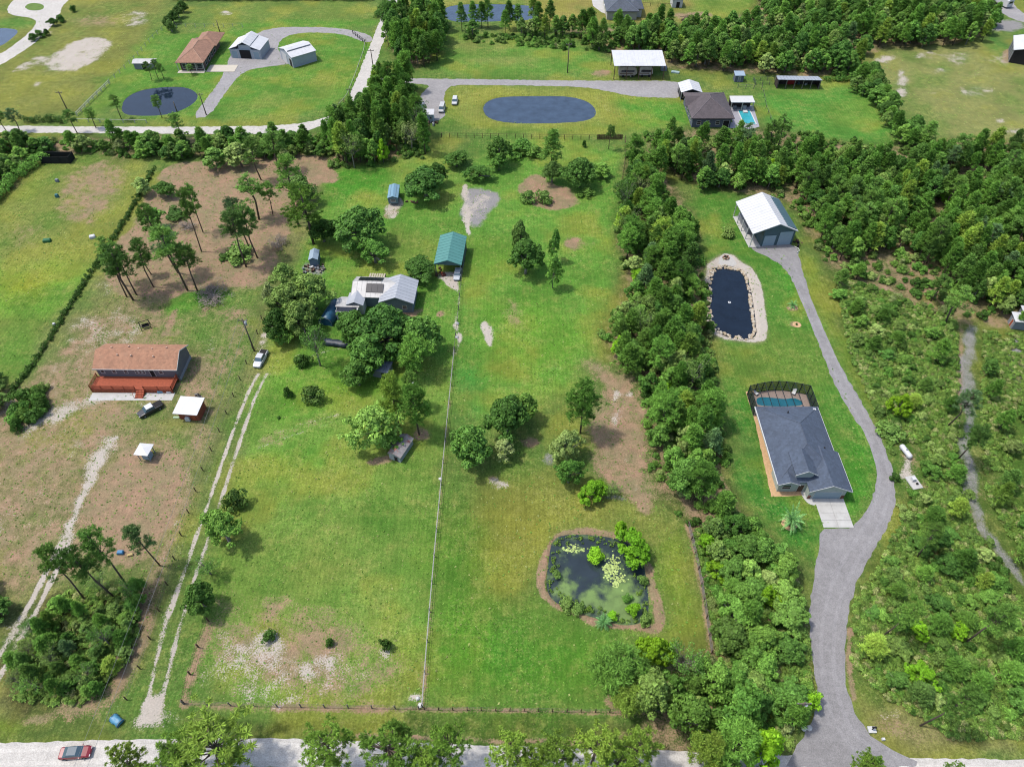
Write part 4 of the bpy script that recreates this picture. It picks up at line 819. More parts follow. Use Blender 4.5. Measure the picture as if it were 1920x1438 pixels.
q = MB(); walls(q, -.9, .9, -1.6, 1.6, 2.0, 2.5, 'y'); q.obj('wall', mat('blue_shed', S(128,150,172), .6, .1), SG)
q = MB(); gable(q, -1.05, 1.05, -1.75, 1.75, 2.03, 2.62, 'y', .08); q.obj('roof', mat('pale_blue_roof', S(176,196,212), .5, .08), SG)
junk('timber_heap', 'heap of grey scrap timber and junk below the blue-grey shed', 'timber heap', *G(589,506), 34, (2.4, 1.5), [M_WOODG, M_WOODG, M_GREYM, M_WOODB, M_WHITE], 21, .6, 'plank')
BT = thing('blue_trailer', 'boxy blue-roofed trailer on a sandy patch near the trees', 'trailer', (*G(740,374), 0), radians(2))
q = MB(); q.loft([[(-1.15,-2.6,.5),(1.15,-2.6,.5),(1.25,-2.6,1.9),(.7,-2.6,2.5),(-.7,-2.6,2.5),(-1.25,-2.6,1.9)],[(-1.15,2.6,.5),(1.15,2.6,.5),(1.25,2.6,1.9),(.7,2.6,2.5),(-.7,2.6,2.5),(-1.25,2.6,1.9)]]); q.obj('body', mat('trailer_blue', S(120,150,165), .4, .12), BT)
q = MB(); gable(q, -1.3, 1.3, -2.8, 2.8, 2.25, 2.7, 'y', .08); q.obj('roof', mat('trailer_roof', S(140,180,200), .4, .1), BT)
for sx in (-1.0, 1.0): q = MB(); q.tube([(sx-.1, 0, .35), (sx+.1, 0, .35)], .35, 10); q.obj('wheel', M_DARK, BT)
opening(BT, 'S', -2.62, 0, 1.0, 1.2, .8)
junk('firewood_pile', 'small brown firewood pile right of the blue-roofed trailer', 'firewood pile', *G(773,381), 10, (1.4, .5), [M_WOODB, M_WOODB, M_DARK], 5, .5, 'log')
RQ = thing('rusty_shed', 'low grey tin shed with a rust-red stained roof beside the leafy oak', 'shed', (G(753,846)[0], G(753,846)[1], 0), radians(-24))
q = MB(); walls(q, -1.1, 1.1, -2.2, 2.2, 1.5, 2.0, 'y'); q.obj('wall', mat('pale_tin', S(190,196,198), .6, .15), RQ)
q = MB(); gable(q, -1.3, 1.3, -2.35, 2.35, 1.55, 2.15, 'y', .07); rr = q.obj('roof', mat('rusted_tin', S(176,170,168), .6, .2, 1.2, dirt=S(186,78,54), dirtamt=1.0), RQ); gable_ribs(rr, -1.3, 1.3, -2.35, 2.35, 1.55, 2.15, 'y', .9, mat('rusted_tin', S(176,170,168)), 0, .025)
opening(RQ, 'S', -2.2, .3, 0, .8, 1.4, 'door', M_GREYM, M_DARK)
TS = thing('weathered_shed', 'small grey weathered tin shed under the big oak', 'shed', (*G(718,700), 0), radians(-14))
q = MB(); walls(q, -1.6, 1.6, -1.2, 1.2, 1.9); q.obj('wall', M_GREYM, TS); q = MB(); q.slab([(-1.8,-1.4,1.95),(1.8,-1.4,1.95),(1.8,1.4,2.2),(-1.8,1.4,2.2)], .06); r0 = q.obj('roof', mat('mottled_tin', S(160,170,186), .5, .25, 1.5, dirt=S(90,95,110)), TS)
ribs(r0, [((-1.75+i*.5,-1.4,1.95),(-1.75+i*.5,1.4,2.2)) for i in range(8)], M_GREYM)
opening(TS, 'S', -1.2, .6, 0, .8, 1.6, 'door', M_GREYM, M_DARK)
# ------------------------------------------------------------------ north-west homestead
NW = thing('brown_roof_house', 'long low house with a tan-brown hipped roof above the round pond', 'house', (-99.3, 229.5, 0), radians(0))
q = MB(); walls(q, -3.6, 3.4, -9.3, 8.6, 2.7); q.obj('wall', mat('brown_brick_wall', S(120,98,88), .8, .15, 2), NW)
q = MB(); hip(q, -4.6, 4.2, -10.2, 7.5, 2.8, 4.7, .14, 'y', 6.0); r0 = q.obj('roof', M_BRN2, NW); hipcaps(r0, -4.6, 4.2, -10.2, 7.5, 2.8, 4.7, 6.0, mat('tan_cap', S(206,168,140), .85, .1, 4), .09); q = MB(); hip(q, -2.6, 4.9, 2.0, 12.0, 2.85, 4.75, .14, 'y', 3.6); q.obj('rear_roof', M_BRN2, NW)
for xx in (-2.2, .6, 2.4): opening(NW, 'S', -9.3, xx, .5, 1.6, 1.6)
for yy in (-6, -3, 0, 3): opening(NW, 'E', 3.4, yy, .4, 1.6, 1.8)
b = MB(); b.box(4.2, 13, -10.3, -5.6, -.05, .08); b.obj('carport_slab', mat('cream_slab', S(226,216,196), .85, .06), NW)
b = MB(); b.box(-4.4, 3.9, -11.2, -9.4, -.05, .1); b.obj('porch_slab', mat('cream_slab', S(226,216,196)), NW)
for xx in (-4.2, -1.4, 1.4, 3.8): b = MB(); b.box(xx-.08, xx+.08, -10.1, -9.95, .1, 2.7); b.obj('porch_post', M_TRIM, NW)
WS = thing('flat_shed', 'small pale shed with a curved white roof left of the brown-roofed house', 'shed', (*G(275,127), 0), 0)
q = MB(); walls(q, -3.1, 3.1, -1.3, 1.5, 1.9); q.obj('wall', M_GREYM, WS); q = MB(); gable(q, -3.4, 3.4, -1.6, 1.9, 1.95, 2.5, 'x', .08); q.obj('roof', mat('pale_roof', S(214,212,208)), WS); opening(WS, 'S', -1.3, 0, 0, 1.6, 1.7, 'door', M_TRIM, M_DARK)
GA = thing('white_garage_barn', 'white metal garage with a raised centre bay and two lean-to wings', 'garage', (-84.5, 232.6, 0), radians(-6))
q = MB(); gable(q, -2.0, 2.2, -4.2, 4.5, 4.1, 5.1, 'y', .1); r0 = q.obj('roof', M_WHITE, GA); gable_ribs(r0, -2.0, 2.2, -4.2, 4.5, 4.1, 5.1, 'y', 1.4, M_WHITE, 0, .03)
q = MB(); q.slab([(-5.0,-4.2,2.9),(-2.03,-4.2,3.9),(-2.03,4.5,3.9),(-5.0,4.5,2.9)], .1); q.slab([(2.23,-4.2,3.9),(5.3,-4.2,2.9),(5.3,4.5,2.9),(2.23,4.5,3.9)], .1); q.obj('wing_roof', M_WHITE, GA)
q = MB(); walls(q, -4.8, 5.1, -4.0, 4.3, 2.8); q.box(-1.9, 2.1, -3.6, 4.3, 2.8, 4.0); q.obj('wall', mat('pale_blue_grey_metal', S(196,204,214), .5, .06), GA)
opening(GA, 'S', -4.0, .1, 0, 3.6, 2.7, 'bay_opening', M_TEAL, M_DARK); opening(GA, 'S', -4.0, -3.4, 0, 2.0, 2.3, 'roller_door', M_TRIM, M_BLUED, 4); opening(GA, 'S', -4.0, 3.7, 0, 2.0, 2.3, 'roller_door', M_TRIM, M_BLUED, 4)
GB = thing('white_workshop', 'white metal workshop set at an angle right of the garage barn', 'workshop', (-67.8, 227.8, 0), radians(38))
q = MB(); gable(q, -4.3, 4.3, -4.6, 4.6, 3.3, 4.5, 'x', .1); r0 = q.obj('roof', M_WHITE, GB); gable_ribs(r0, -4.3, 4.3, -4.6, 4.6, 3.3, 4.5, 'x', 1.4, M_WHITE, 0, .03)
q = MB(); q.box(-4.0, 4.0, -1.7, -1.5, 3.9, 4.35); q.obj('roof_gap', M_GREYM, r0)
q = MB(); walls(q, -4.1, 4.1, -4.3, 4.3, 3.2, 4.35, 'x'); q.obj('wall', mat('pale_blue_grey_metal', S(196,204,214)), GB)
opening(GB, 'W', -4.1, -3.0, 0, 1.8, 2.5, 'bay_opening', M_TRIM, M_DARK); opening(GB, 'W', -4.1, 1.4, 0, 3.4, 2.7, 'roller_door', M_TRIM, M_WHITE, 5)
# ------------------------------------------------------------------ north centre
def pole_barn(name, label, x, y, w_, d_, h1, h2, roofm, posts):
    t = thing(name, label, 'pole barn', (x, y, 0)); q = MB(); q.slab([(-w_/2,-d_/2,h1),(w_/2,-d_/2,h1),(w_/2,d_/2-.9,h2),(-w_/2,d_/2-.9,h2)], .1); q.slab([(-w_/2,d_/2-.9,h2),(w_/2,d_/2-.9,h2),(w_/2,d_/2,h2-.4),(-w_/2,d_/2,h2-.4)], .1); r0 = q.obj('roof', roofm, t)
    ribs(r0, [((-w_/2+.02+i*(w_-.04)/14,-d_/2,h1),(-w_/2+.02+i*(w_-.04)/14,d_/2-.9,h2)) for i in range(15)], roofm, .03)
    for i in range(posts):
        for yy, hh in ((-d_/2+.2, h1-.1), (d_/2-.3, h2-.5)): b = MB(); xx = -w_/2+.3+(w_-.6)*i/(posts-1); b.box(xx-.1, xx+.1, yy-.1, yy+.1, -.1, hh); b.obj('post', M_WOODB, t)
    return t
pole_barn('pole_barn', 'open pole barn with a wide white roof sheltering campers', 38.6, 218.9, 15.6, 10.2, 4.3, 5.0, M_WHITE, 5)
def camper(label, x, y, ln, rz, base, seed):
    t = thing('camper_van', label, 'camper', (x, y, 0), rz); q = MB(); wd = 1.25
    prof = [(-ln/2,.6),(ln/2-.8,.6),(ln/2,1.2),(ln/2-.3,2.6),(ln/2-1.0,3.2),(-ln/2+.2,3.2),(-ln/2,2.9)]
    q.loft([[(a, -wd, b) for a, b in prof], [(a, wd, b) for a, b in prof]]); q.obj('body', mat(base[0], base[1], .4, .15, 1, dirt=S(110,100,90)), t)
    r = random.Random(seed)
    for i in range(5): b = MB(); xx = -ln/2+.7+i*(ln-1.6)/5; b.box(xx, xx+.8, -wd-.03, -wd-.003, 1.6, 2.3); b.obj('window', glass(), t)
    b = MB(); b.box(-ln/2+.3, ln/2-1.2, -wd-.025, -wd-.004, 1.1, 1.35); b.obj('stripe', mat('camper_stripe', S(120,96,80), .5, .2), t)
    for xx in (-ln/4, ln/4): b = MB(); b.tube([(xx, -wd-.02, .4), (xx, -wd+.2, .4)], .4, 10); b.obj('wheel', M_DARK, t)
camper('tan camper parked in the left half of the open pole barn', 35.5, 216.6, 5.6, 0, ('camper_tan', S(190,182,166)), 1)
camper('cream camper with stripes in the right half of the open pole barn', 41.0, 216.8, 4.4, 0, ('camper_cream', S(200,196,184)), 2)
small_box('utility_trailer', 'grey boxy trailer at the right end of the open pole barn', 'trailer', 1244, 132, (1.8, 1.4, 1.2), M_GREYM)
small_box('feed_bin', 'white bin on the grass in front of the pole barn', 'bin', 1184, 144, (.8, .6, .5), M_WHITE)
small_box('skiff', 'small pale blue skiff lying on grass right of the pole barn', 'boat', 1266, 137, (2.4, 1.0, .4), mat('pale_skiff', S(190,215,215), .4, .08), -.3)
NE = thing('umber_roof_house', 'house with a broad dark umber hipped roof beside the swimming pool', 'house', (55.4, 191.9, 0))
q = MB(); walls(q, -5.4, 5.3, -6.8, 7.2, 2.85); q.obj('wall', mat('grey_blue_wall', S(112,120,134), .75, .1), NE)
q = MB(); hip(q, -6.0, 5.9, -7.5, 7.6, 3.0, 5.7, .15, 'y', 6.6); r0 = q.obj('roof', M_PURP, NE); hipcaps(r0, -6.0, 5.9, -7.5, 7.6, 3.0, 5.7, 6.6, mat('umber_cap', S(132,122,124), .85, .1, 4), .09)
q = MB(); gable(q, -6.6, -.2, -.5, 4.6, 3.02, 4.7, 'x', .14); q.obj('side_gable_roof', M_PURP, NE)
for xx in (-3.6, -1.2, 1.6): opening(NE, 'S', -6.8, xx, .8, 1.2, 1.2)
opening(NE, 'S', -6.8, 4.0, 0, 1.8, 2.1, 'door', M_TRIM, M_DARK)
for yy in (-4, -1.5, 1, 3.5): opening(NE, 'W', -5.4, yy, .6, 1.1, 1.5)
WC = thing('white_carport', 'white gabled metal carport behind the umber-roofed house', 'carport', (52.2, 203.1, 0))
q = MB(); gable(q, -3.1, 3.1, -3.0, 3.2, 2.7, 3.7, 'y', .1); r0 = q.obj('roof', M_WHITE, WC); gable_ribs(r0, -3.1, 3.1, -3.0, 3.2, 2.7, 3.7, 'y', 1.2, M_WHITE, 0, .03)
for xx in (-2.9, 2.9):
    for yy in (-2.8, 0, 3): b = MB(); b.box(xx-.06, xx+.06, yy-.06, yy+.06, -.1, 2.7); b.obj('post', M_TRIM, WC)
q = MB(); q.box(-2.7, 2.7, -2.0, 2.9, .0, 1.6); q.obj('stored_goods', M_DARK, WC)
PP = thing('pool_pavilion', 'open pavilion with a flat cream roof above the swimming pool', 'pavilion', (65.8, 195.8, 0))
q = MB(); q.slab([(-3.4,-1.6,2.7),(3.4,-1.6,2.7),(3.3,1.7,3.0),(-3.3,1.7,3.0)], .15); q.obj('roof', M_TRIM, PP)
for xx in (-3.1, 0, 3.1):
    for yy in (-1.4, 1.5): b = MB(); b.box(xx-.12, xx+.12, yy-.12, yy+.12, 0, 2.65); b.obj('post', M_CREAM, PP)
q = MB(); q.box(-3.0, 3.0, 1.0, 1.4, 0, 2.0); q.obj('back_counter', mat('dark_counter', S(74,60,62), .7, .2), PP)
for xx, mm in ((-1.6, M_GREYM), (1.2, M_WHITE)): b = MB(); b.box(xx-.5, xx+.5, -.3, .4, 0, .9); b.obj('bar_unit', mm, PP)
sheet('pool_patio', [(1362,196),(1376,196),(1412,199),(1424,238),(1408,243),(1330,238),(1330,232),(1374,230)], mat('grey_patio', S(180,178,184), .85, .08, 1), 'pale paved patio around the swimming pool', z=.03, smooth=0, amp=0)
SP = thing('swimming_pool', 'turquoise rectangular swimming pool on the pale patio', 'swimming pool', (66.7, 190.8, 0))
b = MB(); b.box(-1.9, 1.9, -4.3, 4.2, .02, .12); b.obj('coping', M_TRIM, SP); b = MB(); b.box(-1.6, 1.6, -4.0, 3.9, .1, .13); b.obj('pool_water', mat('turquoise_water', S(70,186,196), .08, .12, .8), SP)
b = MB(); b.box(-.5, .7, 2.0, 3.4, .12, .45); b.obj('spa_ledge', M_TRIM, SP)
SB = thing('grey_garden_shed', 'small grey-blue shed with a mono-pitch roof by the wood', 'shed', (69.0, 213.4, 0))
q = MB(); walls(q, -1.3, 1.3, -1.0, 1.1, 2.0); q.obj('wall', mat('grey_blue_wall', S(112,120,134)), SB); q = MB(); q.slab([(-1.55,-1.3,2.1),(1.55,-1.3,2.1),(1.5,1.3,2.4),(-1.5,1.3,2.4)], .08); q.obj('roof', mat('pale_blue_roof', S(176,196,212)), SB); opening(SB, 'S', -1.0, 0, 0, .8, 1.7, 'door', M_TRIM, M_GREYM)
ST = thing('open_stable', 'long open-fronted stable with a pale metal roof and dark bays', 'stable', (85.8, 209.4, 0), radians(-2))
q = MB(); q.slab([(-6.6,-1.6,2.8),(6.5,-1.6,2.8),(6.3,1.9,2.4),(-6.4,1.9,2.4)], .08); r0 = q.obj('roof', mat('blue_grey_roof', S(190,198,208), .4, .1), ST); ribs(r0, [((-6.5+i*1.0,-1.6,2.8),(-6.4+i*.98,1.9,2.4)) for i in range(13)], M_GREYM)
q = MB(); q.box(-6.3, 6.2, 1.6, 1.75, 0, 2.35); q.box(-6.35, -6.2, -1.5, 1.6, 0, 2.5); q.box(6.15, 6.3, -1.5, 1.6, 0, 2.5); q.obj('wall', mat('brown_black_boards', S(70,58,54), .9, .25), ST)
for i in range(6): b = MB(); xx = -6.2+i*2.46; b.box(xx-.08, xx+.08, -1.5, -1.34, 0, 2.65); b.obj('post', M_WOODG, ST)
small_box('red_tractor', 'red machine parked in the left bay of the open stable', 'tractor', 1481, 157, (2.0, 1.2, 1.2), mat('tractor_red', S(178,44,44), .5, .1))
junk('stored_hay', 'grey stored goods in the middle bay of the open stable', 'stored goods', *G(1504,159), 8, (1.4,.5), [M_GREYM, M_WHITE, M_TEAL], 9)
GC = thing('garden_fence', 'low green wire garden pen left of the open stable', 'pen', (*G(1434,156), 0))
for (a, c) in (((-3.2,-1.2),(3.2,-1.2)), ((3.2,-1.2),(3.2,1.6)), ((3.2,1.6),(-3.2,1.6)), ((-3.2,1.6),(-3.2,-1.2))):
    b = MB()
    for zz in (.3, .7, 1.1): b.tube([(a[0],a[1],zz),(c[0],c[1],zz)], .04, 4, False)
    b.obj('rail', mat('green_net', S(40,92,60), .7, .1), GC)
    for k in (0, .33, .66): b = MB(); xx, yy = a[0]+(c[0]-a[0])*k, a[1]+(c[1]-a[1])*k; b.box(xx-.06, xx+.06, yy-.06, yy+.06, 0, 1.2); b.obj('post', M_WOODG, GC)
OF = thing('site_office', 'pale blue-white portable cabin beside the gravel parking', 'cabin', (-24.2, 188.9, 0))
q = MB(); walls(q, -2.3, 2.2, -1.2, 1.3, 2.4); q.obj('wall', mat('cabin_blue_white', S(196,214,228), .6, .05), OF); q = MB(); q.slab([(-2.5,-1.4,2.48),(2.4,-1.4,2.48),(2.4,1.5,2.7),(-2.5,1.5,2.7)], .1); q.obj('roof', M_WHITE, OF)
for xx in (-1.6, 1.5): opening(OF, 'S', -1.2, xx, 1.1, .6, .7)
opening(OF, 'S', -1.2, 0, .1, .9, 1.9, 'door', M_TRIM, M_BLUED)
junk('yard_clutter', 'clutter of machines and timber in front of the portable cabin', 'clutter', *G(805,234), 22, (2.3, 1.0), JM, 33)
# ------------------------------------------------------------------ top edge
NH = thing('grey_roof_house', 'cream-walled house with a grey hipped roof at the top edge', 'house', (38.4, 266.0, 0))
q = MB(); walls(q, -5.4, 4.9, -6.8, 8, 2.9); q.obj('wall', M_CREAM, NH); q = MB(); hip(q, -5.9, 5.4, -7.4, 9.5, 3.0, 5.8, .15, 'y', 5.6); r0 = q.obj('roof', M_SLAT2, NH); hipcaps(r0, -5.9, 5.4, -7.4, 9.5, 3.0, 5.8, 5.6, mat('grey_cap', S(130,138,150), .85, .1, 4), .1)
q = MB(); hip(q, 1.5, 7.4, -5.2, 6, 3.02, 4.9, .15, 'y', 3.0); q.obj('side_roof', M_SLAT2, NH); q = MB(); walls(q, 4.95, 6.8, -4.6, 5, 2.8); q.obj('side_wall', M_TRIM, NH)
opening(NH, 'S', -6.8, 1.6, 1.0, 1.0, 1.0)
sheet('house_terrace', [(1108,-6),(1112,12),(1128,24),(1146,30),(1150,10),(1160,-20),(1108,-20)], M_CONC, 'white terrace left of the grey-roofed house at the top', z=.03, smooth=0, amp=0)
UM = thing('white_umbrella', 'white round parasol at the left corner of the top house', 'umbrella', (*G(1138,22), 0)); q = MB(); q.loft([[(1.4*cos(a*pi/4),1.4*sin(a*pi/4),2.2) for a in range(8)],[(.05*cos(a*pi/4),.05*sin(a*pi/4),2.9) for a in range(8)]]); q.obj('canopy', M_WHITE, UM); q = MB(); q.tube([(0,0,0),(0,0,2.3)], .05); q.obj('pole', M_GREYM, UM)
PR = thing('white_porch_cabin', 'white cabin with dark porch at the top edge right of the house', 'cabin', (*G(1268,12), 0)); q = MB(); walls(q, -1.8, 1.8, -1.5, 3, 2.6); q.obj('wall', M_TRIM, PR); q = MB(); gable(q, -2.1, 2.1, -1.9, 3.4, 2.7, 3.4, 'y', .1); q.obj('roof', M_WHITE, PR); opening(PR, 'S', -1.5, .2, 0, 1.4, 2, 'door', M_TRIM, M_DARK)
HB = thing('brush_pile', 'round dark brush pile on the tan field at the top', 'brush pile', (*G(1291,42), 0)); 
BR = thing('far_right_barn', 'white-roofed barn with dark bays cut by the right edge', 'barn', (163.5, 228, 0), radians(-25))
q = MB(); gable(q, -5, 5, -5, 7, 4.0, 5.4, 'y', .12); q.obj('roof', M_WHITE, BR); q = MB(); walls(q, -4.6, 4.6, -4.6, 6.6, 3.9, 5.2, 'y'); q.obj('wall', M_DARK, BR)
for yy in (-3.2, -.4, 2.4, 5.2): opening(BR, 'W', -4.6, yy, 0, 1.9, 3.0, 'bay_door', M_GREYM, M_GREYM)
RV = thing('white_rv', 'white rounded camper at the top right corner', 'camper', (*G(1877,10), 0), radians(20)); q = MB(); q.loft([[(-1.3,-3.4,.5),(1.3,-3.4,.5),(1.3,-3.4,2.6),(.9,-3.4,3.0),(-.9,-3.4,3.0),(-1.3,-3.4,2.6)],[(-1.3,3.4,.5),(1.3,3.4,.5),(1.3,3.4,2.6),(.9,3.4,3.0),(-.9,3.4,3.0),(-1.3,3.4,2.6)]]); q.obj('body', M_WHITE, RV); q = MB(); q.box(-.8,.8,-3.43,-3.403,1.6,2.3); q.obj('window', glass(), RV)
for sx in (-1.2, 1.2): b = MB(); b.tube([(sx-.1,1,.4),(sx+.1,1,.4)], .4, 10); b.obj('wheel', M_DARK, RV)
TH = thing('top_right_house', 'low pale building among trees at the top right edge', 'building', (*G(1825,2), 0)); q = MB(); walls(q, -5, 5, -2.5, 3, 2.6); q.obj('wall', M_CREAM, TH); q = MB(); gable(q, -5.5, 5.5, -3, 3.5, 2.7, 3.8, 'x', .12); q.obj('roof', mat('pale_roof', S(214,212,208)), TH); opening(TH, 'S', -2.5, 0, .8, 1.4, 1.1)
sheet('top_right_drive', [(1855,-20),(1862,10),(1885,30),(1915,42),(1990,60),(1990,40),(1925,30),(1900,10),(1890,-20)], M_DRIVE, 'grey drive at the top right corner', z=.008, smooth=1)
E1 = thing('white_roof_cabin', 'white-roofed cabin at the right edge behind the dirt trail', 'cabin', (*G(1906,612), 0), radians(-8)); q = MB(); walls(q, -1.4, 1.6, -1, 1.3, 2.2); q.obj('wall', M_GREYM, E1); q = MB(); q.slab([(-1.7,-1.3,2.3),(1.9,-1.3,2.3),(1.9,1.5,2.5),(-1.7,1.5,2.5)], .1); q.obj('roof', M_WHITE, E1); opening(E1, 'W', -1.4, 0, 0, .8, 1.8, 'door', M_TRIM, M_WOODR)
E2 = thing('white_roof_shed', 'second white-roofed shed cut by the right edge', 'shed', (*G(1922,600), 0), radians(-8)); q = MB(); walls(q, -1.4, 1.6, -1, 1.3, 2.2); q.obj('wall', M_GREYM, E2); q = MB(); q.slab([(-1.6,-1.2,2.3),(1.9,-1.2,2.3),(1.9,1.5,2.5),(-1.6,1.5,2.5)], .1); q.obj('roof', M_WHITE, E2)
BP = thing('black_screened_pen', 'black screened rectangular pen in the corner of the left field', 'pen', (*G(110,302), 0))
M_NET = mat('black_mesh', S(34,38,36), .9, .3, 3)
for (a, c) in (((-3.7,-1.3),(3.7,-1.3)), ((3.7,-1.3),(3.7,1.3)), ((3.7,1.3),(-3.7,1.3)), ((-3.7,1.3),(-3.7,-1.3))):
    dx, dy = c[0]-a[0], c[1]-a[1]; n = hypot(dx, dy); b = MB(); nx, ny = -dy/n*.04, dx/n*.04; b.prism([(a[0]-nx,a[1]-ny),(c[0]-nx,c[1]-ny),(c[0]+nx,c[1]+ny),(a[0]+nx,a[1]+ny)], 0, 1.9); b.obj('side_screen', M_NET, BP)
for xx in (-3.7, -1.2, 1.2, 3.7):
    for yy in (-1.38, 1.38): b = MB(); b.box(xx-.06, xx+.06, yy-.05, yy+.05, 0, 2.1); b.obj('post', M_DARK, BP)

# ------------------------------------------------------------------ vehicles
def vehicle(name, label, cat, x, y, rz, kind, colr, grp=None, glassrgb=(.03,.04,.05,1), roofm=None):
    t = thing(name, label, cat, (x, y, 0), rz, grp); pm = paint(*colr); t.scale = (.84, .84, .84)
    L_, W_, zb, zr, x0_, x1_, x2_, x3_ = {'sedan': (4.7,1.8,.95,1.42,-1.7,-1.0,.5,1.15), 'suv': (4.6,1.9,1.05,1.75,-2.1,-1.9,.75,1.35), 'van': (4.9,1.95,1.15,2.0,-2.3,-2.2,1.2,1.8), 'pickup': (5.4,1.95,1.1,1.8,-.9,-.7,.75,1.35)}[kind]
    h = L_/2; w2 = W_/2; st = [(-h,.45,zb-.18,w2*.86),(-h+.18,.32,zb-.02,w2*.97),(-h+.9,.28,zb,w2),(0,.28,zb,w2),(x3_,.28,zb-.02,w2),(h-.5,.3,zb-.12,w2*.97),(h-.12,.36,zb-.25,w2*.9),(h,.45,zb-.4,w2*.8)]
    rings = [[(a, -wd, lo), (a, -wd*1.0, (lo+hi)/2), (a, -wd*.93, hi-.06), (a, -wd*.75, hi), (a, wd*.75, hi), (a, wd*.93, hi-.06), (a, wd, (lo+hi)/2), (a, wd, lo)] for a, lo, hi, wd in st]
    q = MB(); q.loft(rings, True, False); q.obj('body', pm, t)
    cw, tw = w2*.88, w2*.74
    q = MB(); q.loft([[(x0_,-cw,zb-.03),(x3_,-cw,zb-.03),(x3_,cw,zb-.03),(x0_,cw,zb-.03)],[(x1_,-tw,zr-.06),(x2_,-tw,zr-.06),(x2_,tw,zr-.06),(x1_,tw,zr-.06)]]); q.obj('windows', glass('car_glass', glassrgb), t)
    q = MB(); q.loft([[(x1_-.03,-tw-.03,zr-.065),(x2_+.03,-tw-.03,zr-.065),(x2_+.03,tw+.03,zr-.065),(x1_-.03,tw+.03,zr-.065)],[(x1_+.08,-tw+.08,zr),(x2_-.08,-tw+.08,zr),(x2_-.08,tw-.08,zr),(x1_+.08,tw-.08,zr)]]); q.obj('roof', roofm or pm, t)
    if kind == 'pickup':
        q = MB(); q.box(-h+.2, x0_-.08, -w2*.78, w2*.78, zb+.003, zb+.02); q.obj('bed', M_DARK, t)
    for sx in (-h*.62, h*.62):
        for sy in (-1, 1):
            b = MB(); b.tube([(sx, sy*(w2-.2), .33), (sx, sy*(w2+.02), .33)], .34, 12); o = b.obj('wheel', mat('tyre', S(34,34,36), .9, .1), t)
            b = MB(); b.tube([(sx, sy*(w2+.0), .33), (sx, sy*(w2+.035), .33)], .19, 8); b.obj('rim', M_GREYM, o)
    for sy in (-1, 1):
        b = MB(); b.box(h-.14, h-.02, sy*w2*.62-.16, sy*w2*.62+.16, zb-.42, zb-.28); b.obj('headlight', M_WHITE, t)
        b = MB(); b.box(-h-.02, -h+.06, sy*w2*.66-.14, sy*w2*.66+.14, zb-.4, zb-.25); b.obj('tail_light', mat('tail_red', S(150,20,20), .3, .05), t)
        b = MB(); b.box(x3_-.25, x3_-.1, sy*(w2+.08)-.08, sy*(w2+.08)+.08, zb-.02, zb+.12); b.obj('mirror', pm, t)
    return t
PW = ('white_paint', S(236,236,236)); PD = ('black_paint', S(46,48,54)); PR_ = ('crimson_paint', S(150,14,36)); PS = ('silver_paint', S(150,154,164))
X_, Y_ = G(145,1412); vehicle('red_car', 'crimson hatchback driving on the front road', 'car', X_, Y_, radians(4), 'sedan', PR_, glassrgb=(.05,.08,.1,1), roofm=glass('car_glass', (.05,.08,.1,1)))
X_, Y_ = G(490,676); vehicle('white_pickup', 'white pickup truck on the two-rut track by the power pole', 'pickup truck', X_, Y_, radians(-98), 'pickup', PW)
X_, Y_ = G(284,771); vehicle('black_and_white_truck', 'black and white pickup parked between deck and red shed', 'pickup truck', X_, Y_, radians(-138), 'pickup', PD, roofm=M_WHITE)
X_, Y_ = G(853,193); vehicle('white_suv', 'white SUV on grass nearest the oval pond', 'SUV', X_, Y_, radians(-92), 'suv', PW)
X_, Y_ = G(829,207); vehicle('white_van', 'white van on the gravel right of the portable cabin', 'van', X_, Y_, radians(-95), 'van', ('ivory_paint', S(226,226,222)))
X_, Y_ = G(791,203); vehicle('grey_pickup', 'grey pickup parked directly behind the portable cabin', 'pickup truck', X_, Y_, radians(-88), 'pickup', PS)
X_, Y_ = G(777,199); vehicle('dark_car', 'small dark car leftmost on the gravel parking', 'car', X_, Y_, radians(-80), 'sedan', PD)
vehicle('silver_car', 'white car under the green carport roof', 'car', -11.9, 121.0, radians(-94), 'sedan', ('pearl_paint', S(214,220,226)))
# ------------------------------------------------------------------ small things
RT = thing('propane_tank', 'white capsule-shaped propane tank lying right of the driveway', 'tank', (*G(1696,850), 0), radians(-76))
q = MB(); q.tube([(-1.45,0,.6),(-1.35,0,.6),(-1.15,0,.6),(1.15,0,.6),(1.35,0,.6),(1.45,0,.6)], [.12,.34,.46,.46,.34,.12], 14); q.obj('tank_shell', M_WHITE, RT); q = MB(); q.tube([(0,0,1.0),(0,0,1.18)], .16, 8); q.obj('valve_cap', M_GREYM, RT)
for xx in (-.9, .9): q = MB(); q.box(xx-.12, xx+.12, -.35, .35, 0, .2); q.obj('foot', M_CONC, RT)
CB = thing('concrete_pad_box', 'white concrete slab with utility boxes right of the driveway', 'utility pad', (*G(1713,905), 0), radians(12)); q = MB(); q.box(-.9,.9,-1.3,1.3,-.05,.18); q.obj('slab', M_CONC, CB); q = MB(); q.box(-.3,.3,.1,.7,.18,.8); q.obj('box', M_WHITE, CB); q = MB(); q.box(.1,.4,-.6,-.3,.18,.45); q.obj('meter', M_DARK, CB)
MBX = thing('white_gatepost', 'pair of white gate boulders left of the driveway mouth', 'boulders', (*G(1512,1366), 0)); 
def boulder(t, x, y, r_, seed, mt=M_TRIM):
    r = random.Random(seed); q = MB(); n = 7; q.loft([[(x+rr*cos(2*pi*i/n)*r.uniform(.85,1.15), y+rr*sin(2*pi*i/n)*r.uniform(.85,1.15), z) for i in range(n)] for rr, z in ((r_, -.05), (r_*1.05, r_*.5), (r_*.6, r_*.95))]); return q.obj('boulder', mt, t)
boulder(MBX, -.35, 0, .35, 1); boulder(MBX, .35, .1, .38, 2)
